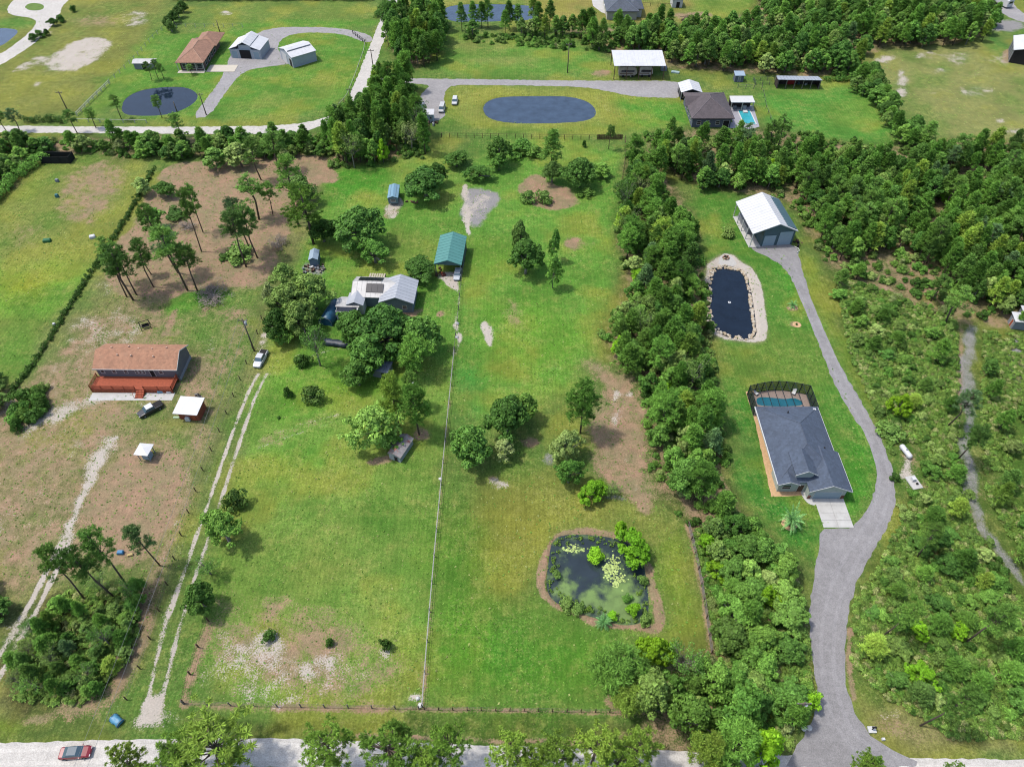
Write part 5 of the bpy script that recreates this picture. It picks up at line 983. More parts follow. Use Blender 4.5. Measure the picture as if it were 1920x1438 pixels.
MB2 = thing('mailbox', 'white mailbox on a white base right of the driveway mouth', 'mailbox', (*G(1634,1368), 0)); q = MB(); q.box(-.5,.5,-.4,.4,-.02,.25); q.obj('base', M_TRIM, MB2); q = MB(); q.box(-.05,.05,-.05,.05,.25,1.0); q.obj('post', M_DARK, MB2); q = MB(); q.loft([[(-.28,-.12,1.0),(-.28,.12,1.0),(-.28,.12,1.15),(-.28,0,1.25),(-.28,-.12,1.15)],[(.28,-.12,1.0),(.28,.12,1.0),(.28,.12,1.15),(.28,0,1.25),(.28,-.12,1.15)]]); q.obj('box', M_DARK, MB2)
small_box('white_marker', 'small white marker block below the mailbox', 'marker', 1655, 1386, (.35,.3,.4), M_WHITE)
hoop('tarp_bundle', 'light blue tarp bundle beside the front road and power line', 'tarp bundle', *G(220,1351), 1.15, 1.5, .65, mat('sky_tarp', S(90,160,195), .45, .2, 1.5, dirt=S(50,105,140)), radians(60), .15, 8)
small_box('white_crate', 'white boxes beside the hedge in the left field', 'box', 174, 446, (1.2,.9,.6), M_WHITE, .4); small_box('green_trough', 'green trough in the left field', 'trough', 89, 453, (1.6,.9,.6), mat('trough_green', S(40,120,70), .6, .1), .2)
small_box('teal_barrel', 'teal barrel near the top of the left field', 'barrel', 108, 370, (.7,.6,.8), mat('teal_plastic', S(60,130,135), .6, .1)); small_box('white_crate', 'tiny white box at the hedge foot left of the mobile home lot', 'box', 102, 609, (.5,.4,.4), M_WHITE)
small_box('grey_drum', 'grey drum in the top part of the left field', 'drum', 108, 341, (.7,.6,.7), M_GREYM)
small_box('blue_cooler', 'blue cooler behind the pines near the bottom-left thicket', 'cooler', 227, 1037, (.9,.6,.5), mat('cooler_blue', S(60,140,190), .5, .1)); small_box('straw_bale', 'yellow bale right of the blue cooler', 'bale', 245, 1041, (.8,.4,.3), mat('straw', S(214,190,130), .9, .2), .3)
small_box('white_crate', 'white box lying among the brown pine litter at the top', 'box', 541, 306, (.8,.5,.4), M_WHITE, .5)
FS = thing('swing_frame', 'dark metal lawn swing standing behind the mobile home', 'swing', (*G(275,615), 0), radians(25))
for sx in (-.9, .9):
    for sy in (-.7, .7): q = MB(); q.tube([(sx*1.0, sy, 0), (sx, 0, 1.9)], .06, 5); q.obj('leg', M_DARK, FS)
q = MB(); q.tube([(-1,0,1.9),(1,0,1.9)], .07, 5); q.obj('top_bar', M_DARK, FS); q = MB(); q.box(-.7,.7,-.25,.25,.45,.52); q.box(-.7,.7,.2,.26,.52,1.0); q.obj('seat', M_DARK, FS)
WP = thing('well_pump', 'small reddish pump house in front of the big oak', 'pump', (*G(776,724), 0)); q = MB(); q.box(-.4,.4,-.4,.4,0,.8); q.obj('body', mat('rust_red', S(110,52,44)), WP); q = MB(); gable(q, -.5,.5,-.5,.5,.8,1.1,'x',.06); q.obj('roof', M_WHITE, WP)
# fire pit, fountain, mulch rings
FP = thing('fire_pit', 'round stone fire pit at the head of the stone-edged pond', 'fire pit', (*G(1361,484), 0)); M_ST = mat('tan_stone', S(206,186,156), .85, .22, 2)
for i in range(10):
    b = MB(); b.box(-.17,.17,-.13,.13,0,.35); o = b.obj('stone', M_BRICK if i % 2 else M_ST, FP); a = i*2*pi/10; o.location = (.62*cos(a), .62*sin(a), 0); o.rotation_euler = (0,0,a+pi/2)
b = MB(); b.prism([(.5*cos(a*pi/5), .5*sin(a*pi/5)) for a in range(10)], 0, .06); b.obj('ash_bed', M_DARK, FP)
sheet('gravel_apron', [(1346,498),(1350,480),(1361,475),(1374,481),(1384,500)], mat('white_gravel', S(208,204,196), .9, .15, 4), 'pale gravel apron round the fire pit', z=.006, smooth=1, amp=.1)
FO = thing('floating_fountain', 'small pale floating fountain in the stone-edged pond', 'fountain', (*G(1368,566), -.22)); q = MB(); q.prism([(.32*cos(a*pi/5), .32*sin(a*pi/5)) for a in range(10)], 0, .1); q.obj('float', M_WHITE, FO); q = MB(); q.tube([(0,0,.1),(0,0,.3)], .07, 6); q.obj('nozzle', M_GREYM, FO)
ED = thing('stone_edging', 'irregular tan stones edging the long dark pond', 'stone edging', (*G(1370,566), 0)); ex, ey = ED.location.x, ED.location.y
sp_ = smooth_poly(GP(POND_STONE), 2); per = [0]
for i in range(len(sp_)): per.append(per[-1]+math.dist(sp_[i], sp_[(i+1) % len(sp_)]))
stm = []
for k in range(8):
    r = random.Random(50+k); q = MB(); n = 6; q.loft([[(.8*rr*cos(2*pi*i/n)*r.uniform(.75,1.2), rr*.8*sin(2*pi*i/n)*r.uniform(.75,1.2), z) for i in range(n)] for rr, z in ((.3,-.15),(.33,.06),(.2,.17))]); stm.append(q.mesh('stone', [M_ST, mat('pale_stone', S(222,210,190), .85, .2, 2)][k % 2]))
r = random.Random(4); cx = sum(a for a, b in sp_)/len(sp_); cy = sum(b for a, b in sp_)/len(sp_)
for i in range(285):
    d = r.uniform(0, per[-1]); j = max(k for k in range(len(sp_)) if per[k] <= d); t_ = (d-per[j])/max(per[j+1]-per[j], 1e-6); a, b_ = sp_[j], sp_[(j+1) % len(sp_)]; x, y = a[0]+(b_[0]-a[0])*t_, a[1]+(b_[1]-a[1])*t_
    ox, oy = x-cx, y-cy; l_ = hypot(ox, oy); off = r.uniform(-.25, 1.0 if ox < 1.5 else .25); o = link('stone', stm[r.randrange(8)], ED)
    o.location = (x+ox/l_*off-ex, y+oy/l_*off-ey, -.12 if off < .1 else 0); o.rotation_euler = (r.uniform(-.2,.2), r.uniform(-.2,.2), r.uniform(0, 6)); s_ = r.uniform(.75, 1.35); o.scale = (s_, s_, s_)
# septic lids, mulch circles etc on the farmhouse lawn are painted cover; a salt lick of white rocks along the fence
for px_, py_, s_, lb in ((857,607,.38,'pale boulder beside the centre fence, upper of two'),(856,633,.34,'pale boulder beside the centre fence, lower of two'),(826,898,.3,'white boulder at the foot of the centre fence halfway down'),(788,1322,.32,'white boulder at the front end of the centre fence'),(783,1309,.28,'white boulder just behind the front end of the centre fence')):
    t = thing('boulder', lb, 'boulder', (*G(px_, py_), 0)); boulder(t, 0, 0, s_, px_, M_TRIM).name = 'rock'
# ------------------------------------------------------------------ fences, poles, wires
def fence(name, label, pts, step, h, postm, railm, rails=(.5, 1.0), pr=.06, rr=.02, cat='fence', cap=None, world=False, mesh_=False, railname='wire'):
    P_ = pts if world else GP(pts); t = thing(name, label, cat, (P_[0][0], P_[0][1], 0)); bx, by = P_[0]
    seg = [math.dist(P_[i], P_[i+1]) for i in range(len(P_)-1)]; tot = sum(seg); n = max(1, round(tot/step))
    q = MB(); q.box(-pr, pr, -pr, pr, -.1, h+.08); pm = q.mesh('post', postm); pos = []; r = random.Random(int(abs(bx)*100))
    for i in range(n+1):
        d = tot*i/n; k = 0
        while k < len(seg)-1 and d > seg[k]: d -= seg[k]; k += 1
        f = min(1, d/max(seg[k], 1e-6)); x = P_[k][0]+(P_[k+1][0]-P_[k][0])*f-bx; y = P_[k][1]+(P_[k+1][1]-P_[k][1])*f-by; pos.append((x, y))
        o = link('post', pm, t); o.location = (x, y, 0); o.rotation_euler = (r.uniform(-.05,.05), r.uniform(-.05,.05), atan2(P_[k+1][1]-P_[k][1], P_[k+1][0]-P_[k][0]))
    for zz in rails:
        q = MB()
        for a, c in zip(pos[:-1], pos[1:]): q.tube([(a[0], a[1], zz*h), (c[0], c[1], zz*h)], rr, 4, False)
        q.obj(railname, railm, t)
    if mesh_:
        q = MB()
        for a, c in zip(pos[:-1], pos[1:]):
            m_ = max(2, int(math.dist(a, c)/.5))
            for j in range(m_): f = j/m_; q.box(a[0]+(c[0]-a[0])*f-.008, a[0]+(c[0]-a[0])*f+.008, a[1]+(c[1]-a[1])*f-.008, a[1]+(c[1]-a[1])*f+.008, .05, h)
        tag(q.obj('mesh_strand', railm, t), kind='stuff')
    return t
M_PW = mat('white_fence_paint', S(214,212,204), .6, .08, 2)
fence('wire_fence', 'long white-railed fence dividing the two front pastures', [(792,1326),(805,1160),(817,1020),(828,905),(838,800),(846,720),(852,660)], 4.4, 1.25, M_WOODG, M_PW, (1.0, .5), .06, .034, mesh_=True, railname='rail')
fence('wire_fence', 'grey wire fence continuing from the boulders to the green carport', [(852,658),(858,600),(866,520),(875,470)], 4.0, 1.2, M_WOODG, M_WIRE, (1.0, .5), .06, .02)
fence('wire_fence', 'brown post and wire fence along the front road, left of the white-railed fence', [(345,1320),(520,1325),(786,1329)], 3.1, 1.25, M_WOODG, M_WIRE, (1.0, .6, .2), .06, .012)
fence('wire_fence', 'brown post and wire fence along the front road, right of the white-railed fence', [(796,1330),(1000,1333),(1250,1337)], 1.9, 1.25, M_WOODB, M_WIRE, (1.0, .6, .2), .05, .012)
fence('wire_fence', 'short brown fence running back from the left front corner post', [(345,1318),(354,1275),(372,1215),(392,1165)], 3.6, 1.25, M_WOODB, M_WOODB, (1.0, .5), .08, .02)
fence('wire_fence', 'thin wire fence with dark posts left of the two-rut track', [(238,1312),(252,1280),(270,1238),(294,1163),(312,1105),(345,990),(378,890),(408,820),(440,740),(470,665),(492,600)], 4.2, 1.2, M_WOODB, M_WIRE, (1.0, .5), .06, .015)
fence('wire_fence', 'dark wire fence against the tree belt right of the front pond', [(1290,985),(1308,1060),(1322,1140),(1334,1225)], 2.6, 1.2, M_WOODB, M_WOODG, (1.0, .5, .1), .07, .04)
fence('wire_fence', 'brown post fence along the back of the long lawn below the oval pond', [(828,258),(960,260),(1120,262)], 2.2, 1.3, M_WOODB, M_WOODB, (1.0, .5), .07, .03)
fence('wire_fence', 'wire fence at the right edge of the long lawn beside the forest', [(1172,262),(1171,310),(1166,340)], 3.0, 1.2, M_WOODB, M_WOODB, (1.0, .4), .06, .03)
fence('wire_fence', 'rusty fence in the paddock above the garden pen', [(1383,166),(1405,167),(1428,168)], 2.4, 1.2, M_WOODG, M_WOODG, (1.0, .5), .07, .03)
fence('rail_fence', 'white fence running up the slope left of the brown-roofed house', [(145,218),(170,192),(205,158)], 2.6, 1.1, M_PW, M_PW, (1.0, .55), .08, .09, railname='rail')
fence('rail_fence', 'thin pale fence continuing uphill past the flat shed', [(206,156),(250,115),(285,75),(310,52),(455,52)], 3.2, 1.1, M_PW, M_WIRE, (1.0,), .06, .03, railname='rail')
fence('rail_fence', 'low white fence along the dirt road below the round pond', [(145,229),(210,230),(275,231)], 3.2, .9, M_PW, M_PW, (1.0,), .08, .06, railname='rail')
fence('rail_fence', 'pale fence on the left verge of the diagonal road', [(686,78),(682,100),(668,140),(650,185),(636,200)], 3.2, .9, M_WOODG, M_PW, (1.0,), .06, .06, railname='rail')
fence('gate_fence', 'short dark rail fence at the entrance of the gravel yard', [(662,64),(672,72),(684,82)], 1.8, 1.2, M_DARK, M_DARK, (1.0, .5), .09, .05, railname='rail')
fence('rail_fence', 'dark fence in the tan field at the top behind the tree band', [(1205,12),(1240,13),(1262,14)], 3.0, 1.1, M_DARK, M_WOODB, (1.0,), .06, .05, railname='rail')
fence('rail_fence', 'pale fence beside the stable paddock', [(1430,175),(1436,205),(1448,235)], 3.4, 1.1, M_WOODG, M_WIRE, (1.0,), .06, .03, railname='rail')
BF = thing('board_fence', 'brown board fence panel at the back right corner of the long lawn', 'fence', (*G(1120,262), 0)); bp = (G(1168,262)[0]-BF.location.x)
q = MB(); q.box(-.09, .09, -.02, .02, 0, 1.5); bm_ = q.mesh('board', M_WOODB); nb_ = int(bp/.21)
for i in range(nb_): o = link('board', bm_, BF); o.location = (i*.21, 0, 0); o.rotation_euler = (0, .02*((i*7) % 3-1), 0)
q = MB(); q.box(-.1, bp, .025, .09, .4, .5); q.box(-.1, bp, .025, .09, 1.1, 1.2); q.obj('back_rail', M_WOODB, BF)
GP_ = thing('red_gate', 'red gate post at the mouth of the gravel drive', 'gate post', (*G(766,160), 0)); q = MB(); q.box(-.12,.12,-.12,.12,0,1.6); q.obj('post', mat('gate_red', S(190,50,50), .5, .1), GP_); q = MB(); q.box(-.2,.2,-.2,.2,1.6,1.75); q.obj('cap', M_DARK, GP_)
M_POLE = mat('weathered_pole', S(120,108,96), .85, .2, 2)
def pole(label, x, y, h, arm=True, lean=0.0, rz=0.0, transformer=False):
    t = thing('power_pole', label, 'power pole', (x, y, 0), rz); t.rotation_euler = (lean, 0, rz)
    q = MB(); q.tube([(0,0,-.2),(0,0,h)], [.17,.11], 8); q.obj('shaft', M_POLE, t)
    if arm:
        q = MB(); q.box(-.9,.9,-.06,.06,h-.5,h-.36); q.obj('crossarm', M_POLE, t)
        for xx in (-.8, .8): q = MB(); q.tube([(xx,0,h-.36),(xx,0,h-.15)], .06, 6); q.obj('insulator', M_GREYM, t)
    if transformer: q = MB(); q.tube([(.35,0,h-1.6),(.35,0,h-.7)], .24, 10); q.obj('transformer', mat('pale_tank', S(206,210,214), .5, .05), t)
    return (x, y, h)
px0 = G(477,658)
pA = pole('power pole beside the white pickup on the long track', px0[0], px0[1], 8.6, True, transformer=True); pB = pole('power pole outside the bottom-left corner carrying the two wires', -50.5, 14.0, 9.0)
pC = pole('power pole at the bottom right corner of the wood above the white boulders', *G(1477,1352), 7.5, True, transformer=True)
for b_, lb, h in (((702,142),'power pole on the bend of the diagonal road, middle one',8),((662,210),'power pole at the lower bend of the diagonal road',7),((735,32),'power pole at the top of the diagonal road',8),((1064,137),'lone pole on the lawn left of the pole barn',9),((387,216),'power pole at the foot of the gravel drive by the round pond',6.5),((126,206),'light-topped pole in the olive field at the left',5.5),((332,210),'thin white pole on the lower bank of the round pond',3.0),((412,60),'short dark pole behind the brown-roofed house',3.6)):
    pole(lb, *G(*b_), h, h > 5)
def wire(label, a, b, sag=1.2, r_=.02):
    pts = [(a[0]+(b[0]-a[0])*t, a[1]+(b[1]-a[1])*t, a[2]+(b[2]-a[2])*t-sag*4*t*(1-t)) for t in np.linspace(0, 1, 17)]
    q = MB(); q.tube(pts, r_, 4, False); tag(q.obj('power_wire', mat('cable', S(150,150,150), .5, .05)), label, 'power wire')
wire('left one of two power wires over the bottom-left thicket', (pA[0]-.8, pA[1], 8.3), (pB[0]-.8, pB[1], 8.7), 1.6); wire('right one of two power wires over the bottom-left thicket', (pA[0]+.8, pA[1], 8.3), (pB[0]+.8, pB[1], 8.7), 1.6)
# ------------------------------------------------------------------ vegetation meshes
def unit(v): return v/np.maximum(np.linalg.norm(v, axis=1, keepdims=True), 1e-9)
def leafquads(c, nrm, size, asp, rs, long_=None):
    n = len(c); t = unit(np.cross(nrm, unit(rs.normal(size=(n, 3))))) if long_ is None else long_
    b = unit(np.cross(nrm, t)); s = size[:, None]; fold = nrm*s*.22
    v = np.stack([c-t*s, c-b*s*asp+fold, c+t*s, c+b*s*asp+fold], 1).reshape(-1, 3)
    return v, np.arange(n*4).reshape(-1, 4)
def clumpcloud(cl, per, size, rs, asp=.62, jit=.55, up=.35, shell=(.72, 1.05)):
    cl = np.array(cl, float); cnt = np.maximum(6, (per*(cl[:, 3]/cl[:, 3].mean())**2).astype(int)); idx = np.repeat(np.arange(len(cl)), cnt); n = len(idx)
    d = rs.normal(size=(n, 3)); d[:, 2] = np.where(rs.rand(n) < .72, np.abs(d[:, 2]), d[:, 2]); d = unit(d)
    r = cl[idx, 3]*rs.uniform(*shell, size=n); p = cl[idx, :3]+d*r[:, None]*np.array([1, 1, .85])
    return leafquads(p, unit(d+rs.normal(size=(n, 3))*jit+np.array([0, 0, up])), size*rs.uniform(.6, 1.35, n), asp, rs)
def tufts(cl, per, length, width, rs):
    cl = np.array(cl, float); idx = np.repeat(np.arange(len(cl)), per); n = len(idx); d = rs.normal(size=(n, 3)); d[:, 2] = np.abs(d[:, 2])*.8-.15; d = unit(d)
    L_ = length*rs.uniform(.7, 1.2, n)*cl[idx, 3]; c = cl[idx, :3]+d*(L_/2)[:, None]; nr = unit(np.cross(d, unit(rs.normal(size=(n, 3)))))
    return leafquads(c, nr, L_/2, width, rs, d)
def fastmesh(name, parts, mats_):
    "parts = [(verts, quads/polys, material index)]"
    vs_, starts, tot, mi, loops = [], [], [], [], []; off = 0; lo = 0
    for v, f, m in parts:
        vs_.append(np.asarray(v, float).reshape(-1, 3))
        if isinstance(f, np.ndarray):
            k = f.shape[1]; loops.append((f+off).ravel()); starts.append(lo+np.arange(len(f))*k); tot.append(np.full(len(f), k)); lo += f.size; mi.append(np.full(len(f), m))
        else:
            for p in f: loops.append(np.array(p)+off); starts.append(np.array([lo])); tot.append(np.array([len(p)])); lo += len(p); mi.append(np.array([m]))
        off += len(vs_[-1])
    V = np.concatenate(vs_); me = bpy.data.meshes.new(name); me.vertices.add(len(V)); me.vertices.foreach_set('co', V.astype(np.float32).ravel())
    Lp = np.concatenate(loops).astype(np.int32); St = np.concatenate(starts).astype(np.int32); To = np.concatenate(tot).astype(np.int32)
    me.loops.add(len(Lp)); me.loops.foreach_set('vertex_index', Lp); me.polygons.add(len(St)); me.polygons.foreach_set('loop_start', St); me.polygons.foreach_set('loop_total', To)
    for mm in mats_: me.materials.append(mm)
    me.polygons.foreach_set('material_index', np.concatenate(mi).astype(np.int32)); me.update(calc_edges=True); return me
M_BARK = mat('pine_bark', S(116,100,88), .9, .25, 3); M_BARKG = mat('grey_bark', S(160,154,146), .9, .25, 3)
L_PINE = leafmat('pine_needles', SL_(76,110,50), SL_(104,138,58), SL_(84,112,72), .2, .4)
L_NPINE = leafmat('roadside_pine_needles', SL_(84,120,44), SL_(124,148,58), None, .25, .42)
L_PINEF = leafmat('young_pine_needles', SL_(76,116,46), SL_(108,146,60), SL_(132,156,62), .25, .38)
L_OAK = leafmat('oak_leaves', SL_(62,100,42), SL_(90,124,52), SL_(106,128,62), .2, .38)
L_BAY = leafmat('bay_leaves', SL_(76,120,48), SL_(116,150,64), SL_(138,156,88), .28, .38)
L_LIME = leafmat('bright_leaves', SL_(98,152,36), SL_(130,166,40), None, .3, .3)
L_DARK = leafmat('dark_shrub_leaves', SL_(60,92,36), SL_(76,108,44), SL_(84,110,52), .2, .35)
L_OLIVE = leafmat('olive_shrub_leaves', SL_(84,114,52), SL_(106,130,62), SL_(118,130,80), .2, .4)
L_FAN = leafmat('palmetto_fans', SL_(76,110,44), SL_(108,130,58), SL_(132,136,86), .2, .5)
L_PALM = leafmat('palm_fronds', SL_(76,122,66), SL_(104,146,84), None, .2, .4)
L_TWIG = mat('bare_twigs', S(150,138,128), .9, .25, 3)
def limbs(mb, base, tips, r0, k=5):
    for tp in tips:
        a = Vector(base[0]) if isinstance(base[0], (tuple, Vector)) else Vector(base); b = Vector(tp); m = a.lerp(b, .5); m.z += (b-a).length*.08
        mb.tube([tuple(a), tuple(m), tuple(b)], [r0, r0*.6, r0*.2], k)
KINDS_ = {}
def register(kind, variants): KINDS_[kind] = variants
def mkvar(name, tv, tf, cv, cf, H_, D_, bark, leaf):
    tm = fastmesh('trunk', [(tv, tf, 0)], [bark]); cm = fastmesh('crown', [(cv, cf, 0)], [leaf]); mm = fastmesh(name, [(tv, tf, 0), (cv, cf, 1)], [bark, leaf]); return (tm, cm, H_, D_, mm)
def lumpy(n, D_, z0, z1, rs, rmin, rmax, pw=.6, top=1.0, fill=.5):
    out = []
    for i in range(n):
        f = rs.rand()**top; a = rs.uniform(0, 2*pi); z = z0+(z1-z0)*f; env = D_/2*max(.12, (1-abs(2*f-.75)**2.2*.62))**pw if f < .6 else D_/2*max(.1, 1-(f-.35)/.72)**pw
        rr = rs.uniform(rmin, rmax); R = max(0, env*(1+.2*sin(2*a+n)+.14*sin(5*a+n*2.1)+.1*sin(9*a+z))-rr*.7)*(rs.uniform(fill, 1)**.5); out.append((R*cos(a), R*sin(a), z, rr))
    return out
def make_oak(seed, leaf, H_=8.5, D_=8.0, n=125, per=66, ls=.25, bark=None):
    rs = np.random.RandomState(seed); cl = lumpy(n, D_, H_*.28, H_*.92, rs, .45, 1.0, .6, .8, .35); ax, ay = 1+.18*rs.rand(), 1-.15*rs.rand(); cl = [(x*ax, y*ay, z, r) for x, y, z, r in cl]
    mb = MB(); mb.tube([(0,0,-.2),(.1,0,H_*.15),(0,.1,H_*.33)], [.38,.3,.24], 8); limbs(mb, (0,.1,H_*.3), [tuple(c[:3]) for c in cl[:14]], .17); cv, cf = clumpcloud(cl, per, ls, rs)
    return mkvar('oak', mb.v, mb.f, cv, cf, H_, D_, bark or M_BARKG, leaf)
def make_bay(seed, leaf, H_=7.0, D_=4.4, n=70, per=42, ls=.2):
    rs = np.random.RandomState(seed); cl = lumpy(n, D_, H_*.2, H_*.92, rs, .26, .62, .8, .8, .3)
    mb = MB(); mb.tube([(0,0,-.2),(.08,0,H_*.3),(0,.1,H_*.7)], [.14,.1,.05], 6); limbs(mb, (0,0,H_*.4), [tuple(c[:3]) for c in cl[:6]], .06, 4); cv, cf = clumpcloud(cl, per, ls, rs)
    return mkvar('bay', mb.v, mb.f, cv, cf, H_, D_, M_BARKG, leaf)
def make_youngpine(seed, leaf, H_=9.5, D_=4.2, n=120, per=24):
    rs = np.random.RandomState(seed); cl = []
    for i in range(n):
        f = rs.rand()**.75; z = H_*(.28+.72*f); env = D_/2*(1-f)**.62*(.75+.5*rs.rand())+.15; a = rs.uniform(0, 2*pi); cl.append((env*cos(a)*rs.uniform(.45,1), env*sin(a)*rs.uniform(.45,1), z, rs.uniform(.8,1.2)))
    mb = MB(); mb.tube([(0,0,-.2),(.05,.05,H_*.5),(0,0,H_*.96)], [.16,.11,.03], 6); limbs(mb, (0,0,H_*.4), [tuple(c[:3]) for c in cl[:8]], .05, 4); cv, cf = tufts(cl, per, .75, .2, rs)
    return mkvar('young_pine', mb.v, mb.f, cv, cf, H_, D_, M_BARK, leaf)
def make_tallpine(seed, leaf, H_=13.0, D_=5.4, n=30, sub=6, per=24, zc=.52, nl=.62, nw=.17):
    rs = np.random.RandomState(seed); br = []; cl = []
    for i in range(n):
        f = rs.rand(); z = H_*(zc+(1-zc)*f*.97); env = D_/2*(.35+.65*sin(pi*min(1, .28+f*.72))); a = rs.uniform(0, 2*pi); R = env*rs.uniform(.35, 1); tip = (R*cos(a), R*sin(a), z+.3); br.append((z-.5, tip))
        for k in range(sub): cl.append((tip[0]+rs.normal()*.42, tip[1]+rs.normal()*.42, tip[2]+rs.normal()*.26, rs.uniform(.75,1.25)))
    bx_, by_ = rs.normal()*.25, rs.normal()*.25
    mb = MB(); mb.tube([(0,0,-.2),(bx_,by_,H_*.4),(0,0,H_*.75),(0,0,H_*.97)], [.2,.16,.11,.04], 7)
    for z, tip in br: mb.tube([(0,0,z),(tip[0]*.5,tip[1]*.5,z+.35),tip], [.07,.045,.015], 4)
    cv, cf = tufts(cl, per, nl, nw, rs); return mkvar('tall_pine', mb.v, mb.f, cv, cf, H_, D_, M_BARK, leaf)
def make_shrub(seed, leaf, H_=2.0, D_=3.0, n=16, per=70, ls=.16):
    rs = np.random.RandomState(seed); cl = lumpy(n, D_, H_*.15, H_*.75, rs, .4, .65, .5, 1.0, .3)
    mb = MB(); 
    for k in range(5): a = k*1.3; mb.tube([(0,0,-.05),(.5*cos(a),.5*sin(a),H_*.5)], [.05,.02], 4)
    cv, cf = clumpcloud(cl, per, ls, rs); return mkvar('shrub', mb.v, mb.f, cv, cf, H_, D_, M_BARKG, leaf)
def make_bare(seed, H_=6.0, D_=4.5, leaf=None, tuft=26):
    rs = np.random.RandomState(seed); mb = MB(); mb.tube([(0,0,-.2),(.1,0,H_*.35),(0,.1,H_*.55)], [.2,.14,.1], 6); cl = []
    for i in range(26):
        a = rs.uniform(0, 2*pi); R = D_/2*rs.uniform(.4, 1); z = H_*rs.uniform(.5, 1); tip = (R*cos(a), R*sin(a), z); mb.tube([(0,.1,H_*.3+z*.2),(tip[0]*.5,tip[1]*.5,z*.8),tip], [.06,.035,.01], 4)
        for k in range(3): t2 = tuple(np.array(tip)+rs.normal(size=3)*.5); mb.tube([(tip[0]*.6,tip[1]*.6,z*.84),t2], [.02,.008], 3); cl.append((*t2, .5))
    cv, cf = clumpcloud(cl, tuft, .11, rs); return mkvar('thin_tree', mb.v, mb.f, cv, cf, H_, D_, mat('pale_dead_bark', S(176,168,156), .9, .2, 3), leaf)
def frond(v, f, base, az, el, L_, wd, droop, rs, n=6, leaflets=13):
    prev = None; pts = []; p = Vector(base); d = Vector((cos(az)*cos(el), sin(az)*cos(el), sin(el)))
    for i in range(n+1): pts.append(p.copy()); p = p+d*(L_/n); d = (d+Vector((0,0,-droop/n))).normalized()
    side = Vector((-sin(az), cos(az), 0))
    for i in range(leaflets):
        t = (i+.5)/leaflets; k = min(int(t*n), n-1); q = pts[k].lerp(pts[k+1], t*n-k); w_ = wd*sin(pi*min(1, .18+.8*t))**.7
        for s_ in (-1, 1):
            o = side*s_*w_+(pts[k+1]-pts[k]).normalized()*w_*.55+Vector((0,0,-.25*w_)); b = (pts[k+1]-pts[k]).normalized()*(L_/leaflets*.42); n0 = len(v)
            v += [tuple(q-b), tuple(q+b), tuple(q+o+b*.3), tuple(q+o-b*.3)]; f.append((n0, n0+1, n0+2, n0+3))
def make_palm(seed, H_=2.6, D_=4.2, trunk=.5, n=30, tr=.3):
    rs = np.random.RandomState(seed); v, f = [], []
    for i in range(n): frond(v, f, (0,0,trunk), i*2.4+rs.uniform(-.2,.2), rs.uniform(.05, 1.25), D_/2*rs.uniform(.85,1.15), .32, rs.uniform(.7,1.5), rs)
    mb = MB(); mb.tube([(0,0,-.1),(0,0,trunk)], [tr, tr*.8], 8); return mkvar('palm', mb.v, mb.f, np.array(v), np.array(f), H_, D_, M_BARK, L_PALM)
def make_fan(seed, leaf, D_=1.9, n=13):
    rs = np.random.RandomState(seed); v, f = [], []
    for i in range(n):
        az = rs.uniform(0, 2*pi); R = rs.uniform(.15, .75)*D_/2; c = Vector((R*cos(az), R*sin(az), rs.uniform(.35, .95))); nr = Vector((cos(az)*.5, sin(az)*.5, 1)).normalized(); a0 = rs.uniform(0, 6); u = nr.orthogonal().normalized(); w_ = nr.cross(u); r_ = rs.uniform(.32, .55)
        for k in range(7):
            a = a0+k*.72; b = a+.5; n0 = len(v); v += [tuple(c), tuple(c+(u*cos(a)+w_*sin(a))*r_*.8), tuple(c+(u*cos((a+b)/2)+w_*sin((a+b)/2))*r_+Vector((0,0,-.12))), tuple(c+(u*cos(b)+w_*sin(b))*r_*.8)]; f.append((n0,n0+1,n0+2,n0+3))
    mb = MB(); mb.tube([(0,0,-.05),(.2,.1,.3)], [.09,.06], 5); return mkvar('palmetto', mb.v, mb.f, np.array(v), np.array(f), 1.1, D_, M_BARK, leaf)
register('oak', [make_oak(i, L_OAK) for i in (1,2,3)]); register('darkoak', [make_oak(i, L_DARK, 7.0, 6.5, 95, 70, .22) for i in (11,12)]); register('lightoak', [make_oak(i, L_BAY, 8.5, 7.5, 95, 56, .24, M_BARKG) for i in (21,22)])
register('bay', [make_bay(i, L_BAY) for i in (31,32,33)]+[make_bay(34, L_OAK), make_bay(35, L_OLIVE, 6.5, 4.2, 54, 38)]); register('lime', [make_bay(i, L_LIME, 5.5, 5.0, 80, 46, .19) for i in (41,42)])
register('ypine', [make_youngpine(i, L_PINEF) for i in (51,52,53)]+[make_youngpine(54, L_PINE, 10.5, 4.4)]); register('pine', [make_tallpine(i, L_PINE) for i in (61,62,63)]+[make_tallpine(64, L_PINE, 12.5, 4.6, 22)]); register('fullpine', [make_tallpine(i, L_PINEF, 11.5, 6.4, 56, 6, 24, .36) for i in (66,67)])
register('npine', [make_tallpine(i, L_NPINE, 11.0, 5.6, 44, 4, 40, .45, .42, .2) for i in (68,69,70)])
register('shrub', [make_shrub(i, L_DARK) for i in (71,72)]); register('lshrub', [make_shrub(i, L_BAY) for i in (73,74)]); register('yshrub', [make_shrub(75, L_LIME)]); register('oshrub', [make_shrub(76, L_OLIVE)])
register('thin', [make_bare(81, leaf=L_OLIVE), make_bare(82, leaf=L_OAK)]); register('twigs', [make_bare(83, 2.2, 4.0, leaf=L_TWIG, tuft=14)]); register('sago', [make_palm(91, 2.6, 4.4, .6)]); register('palm', [make_palm(92, 7.0, 3.4, 5.6, 28, .16)])
register('fan', [make_fan(i, L_FAN) for i in range(5)])
PLANTS = []      # every countable plant: kind, x, y, height, diameter
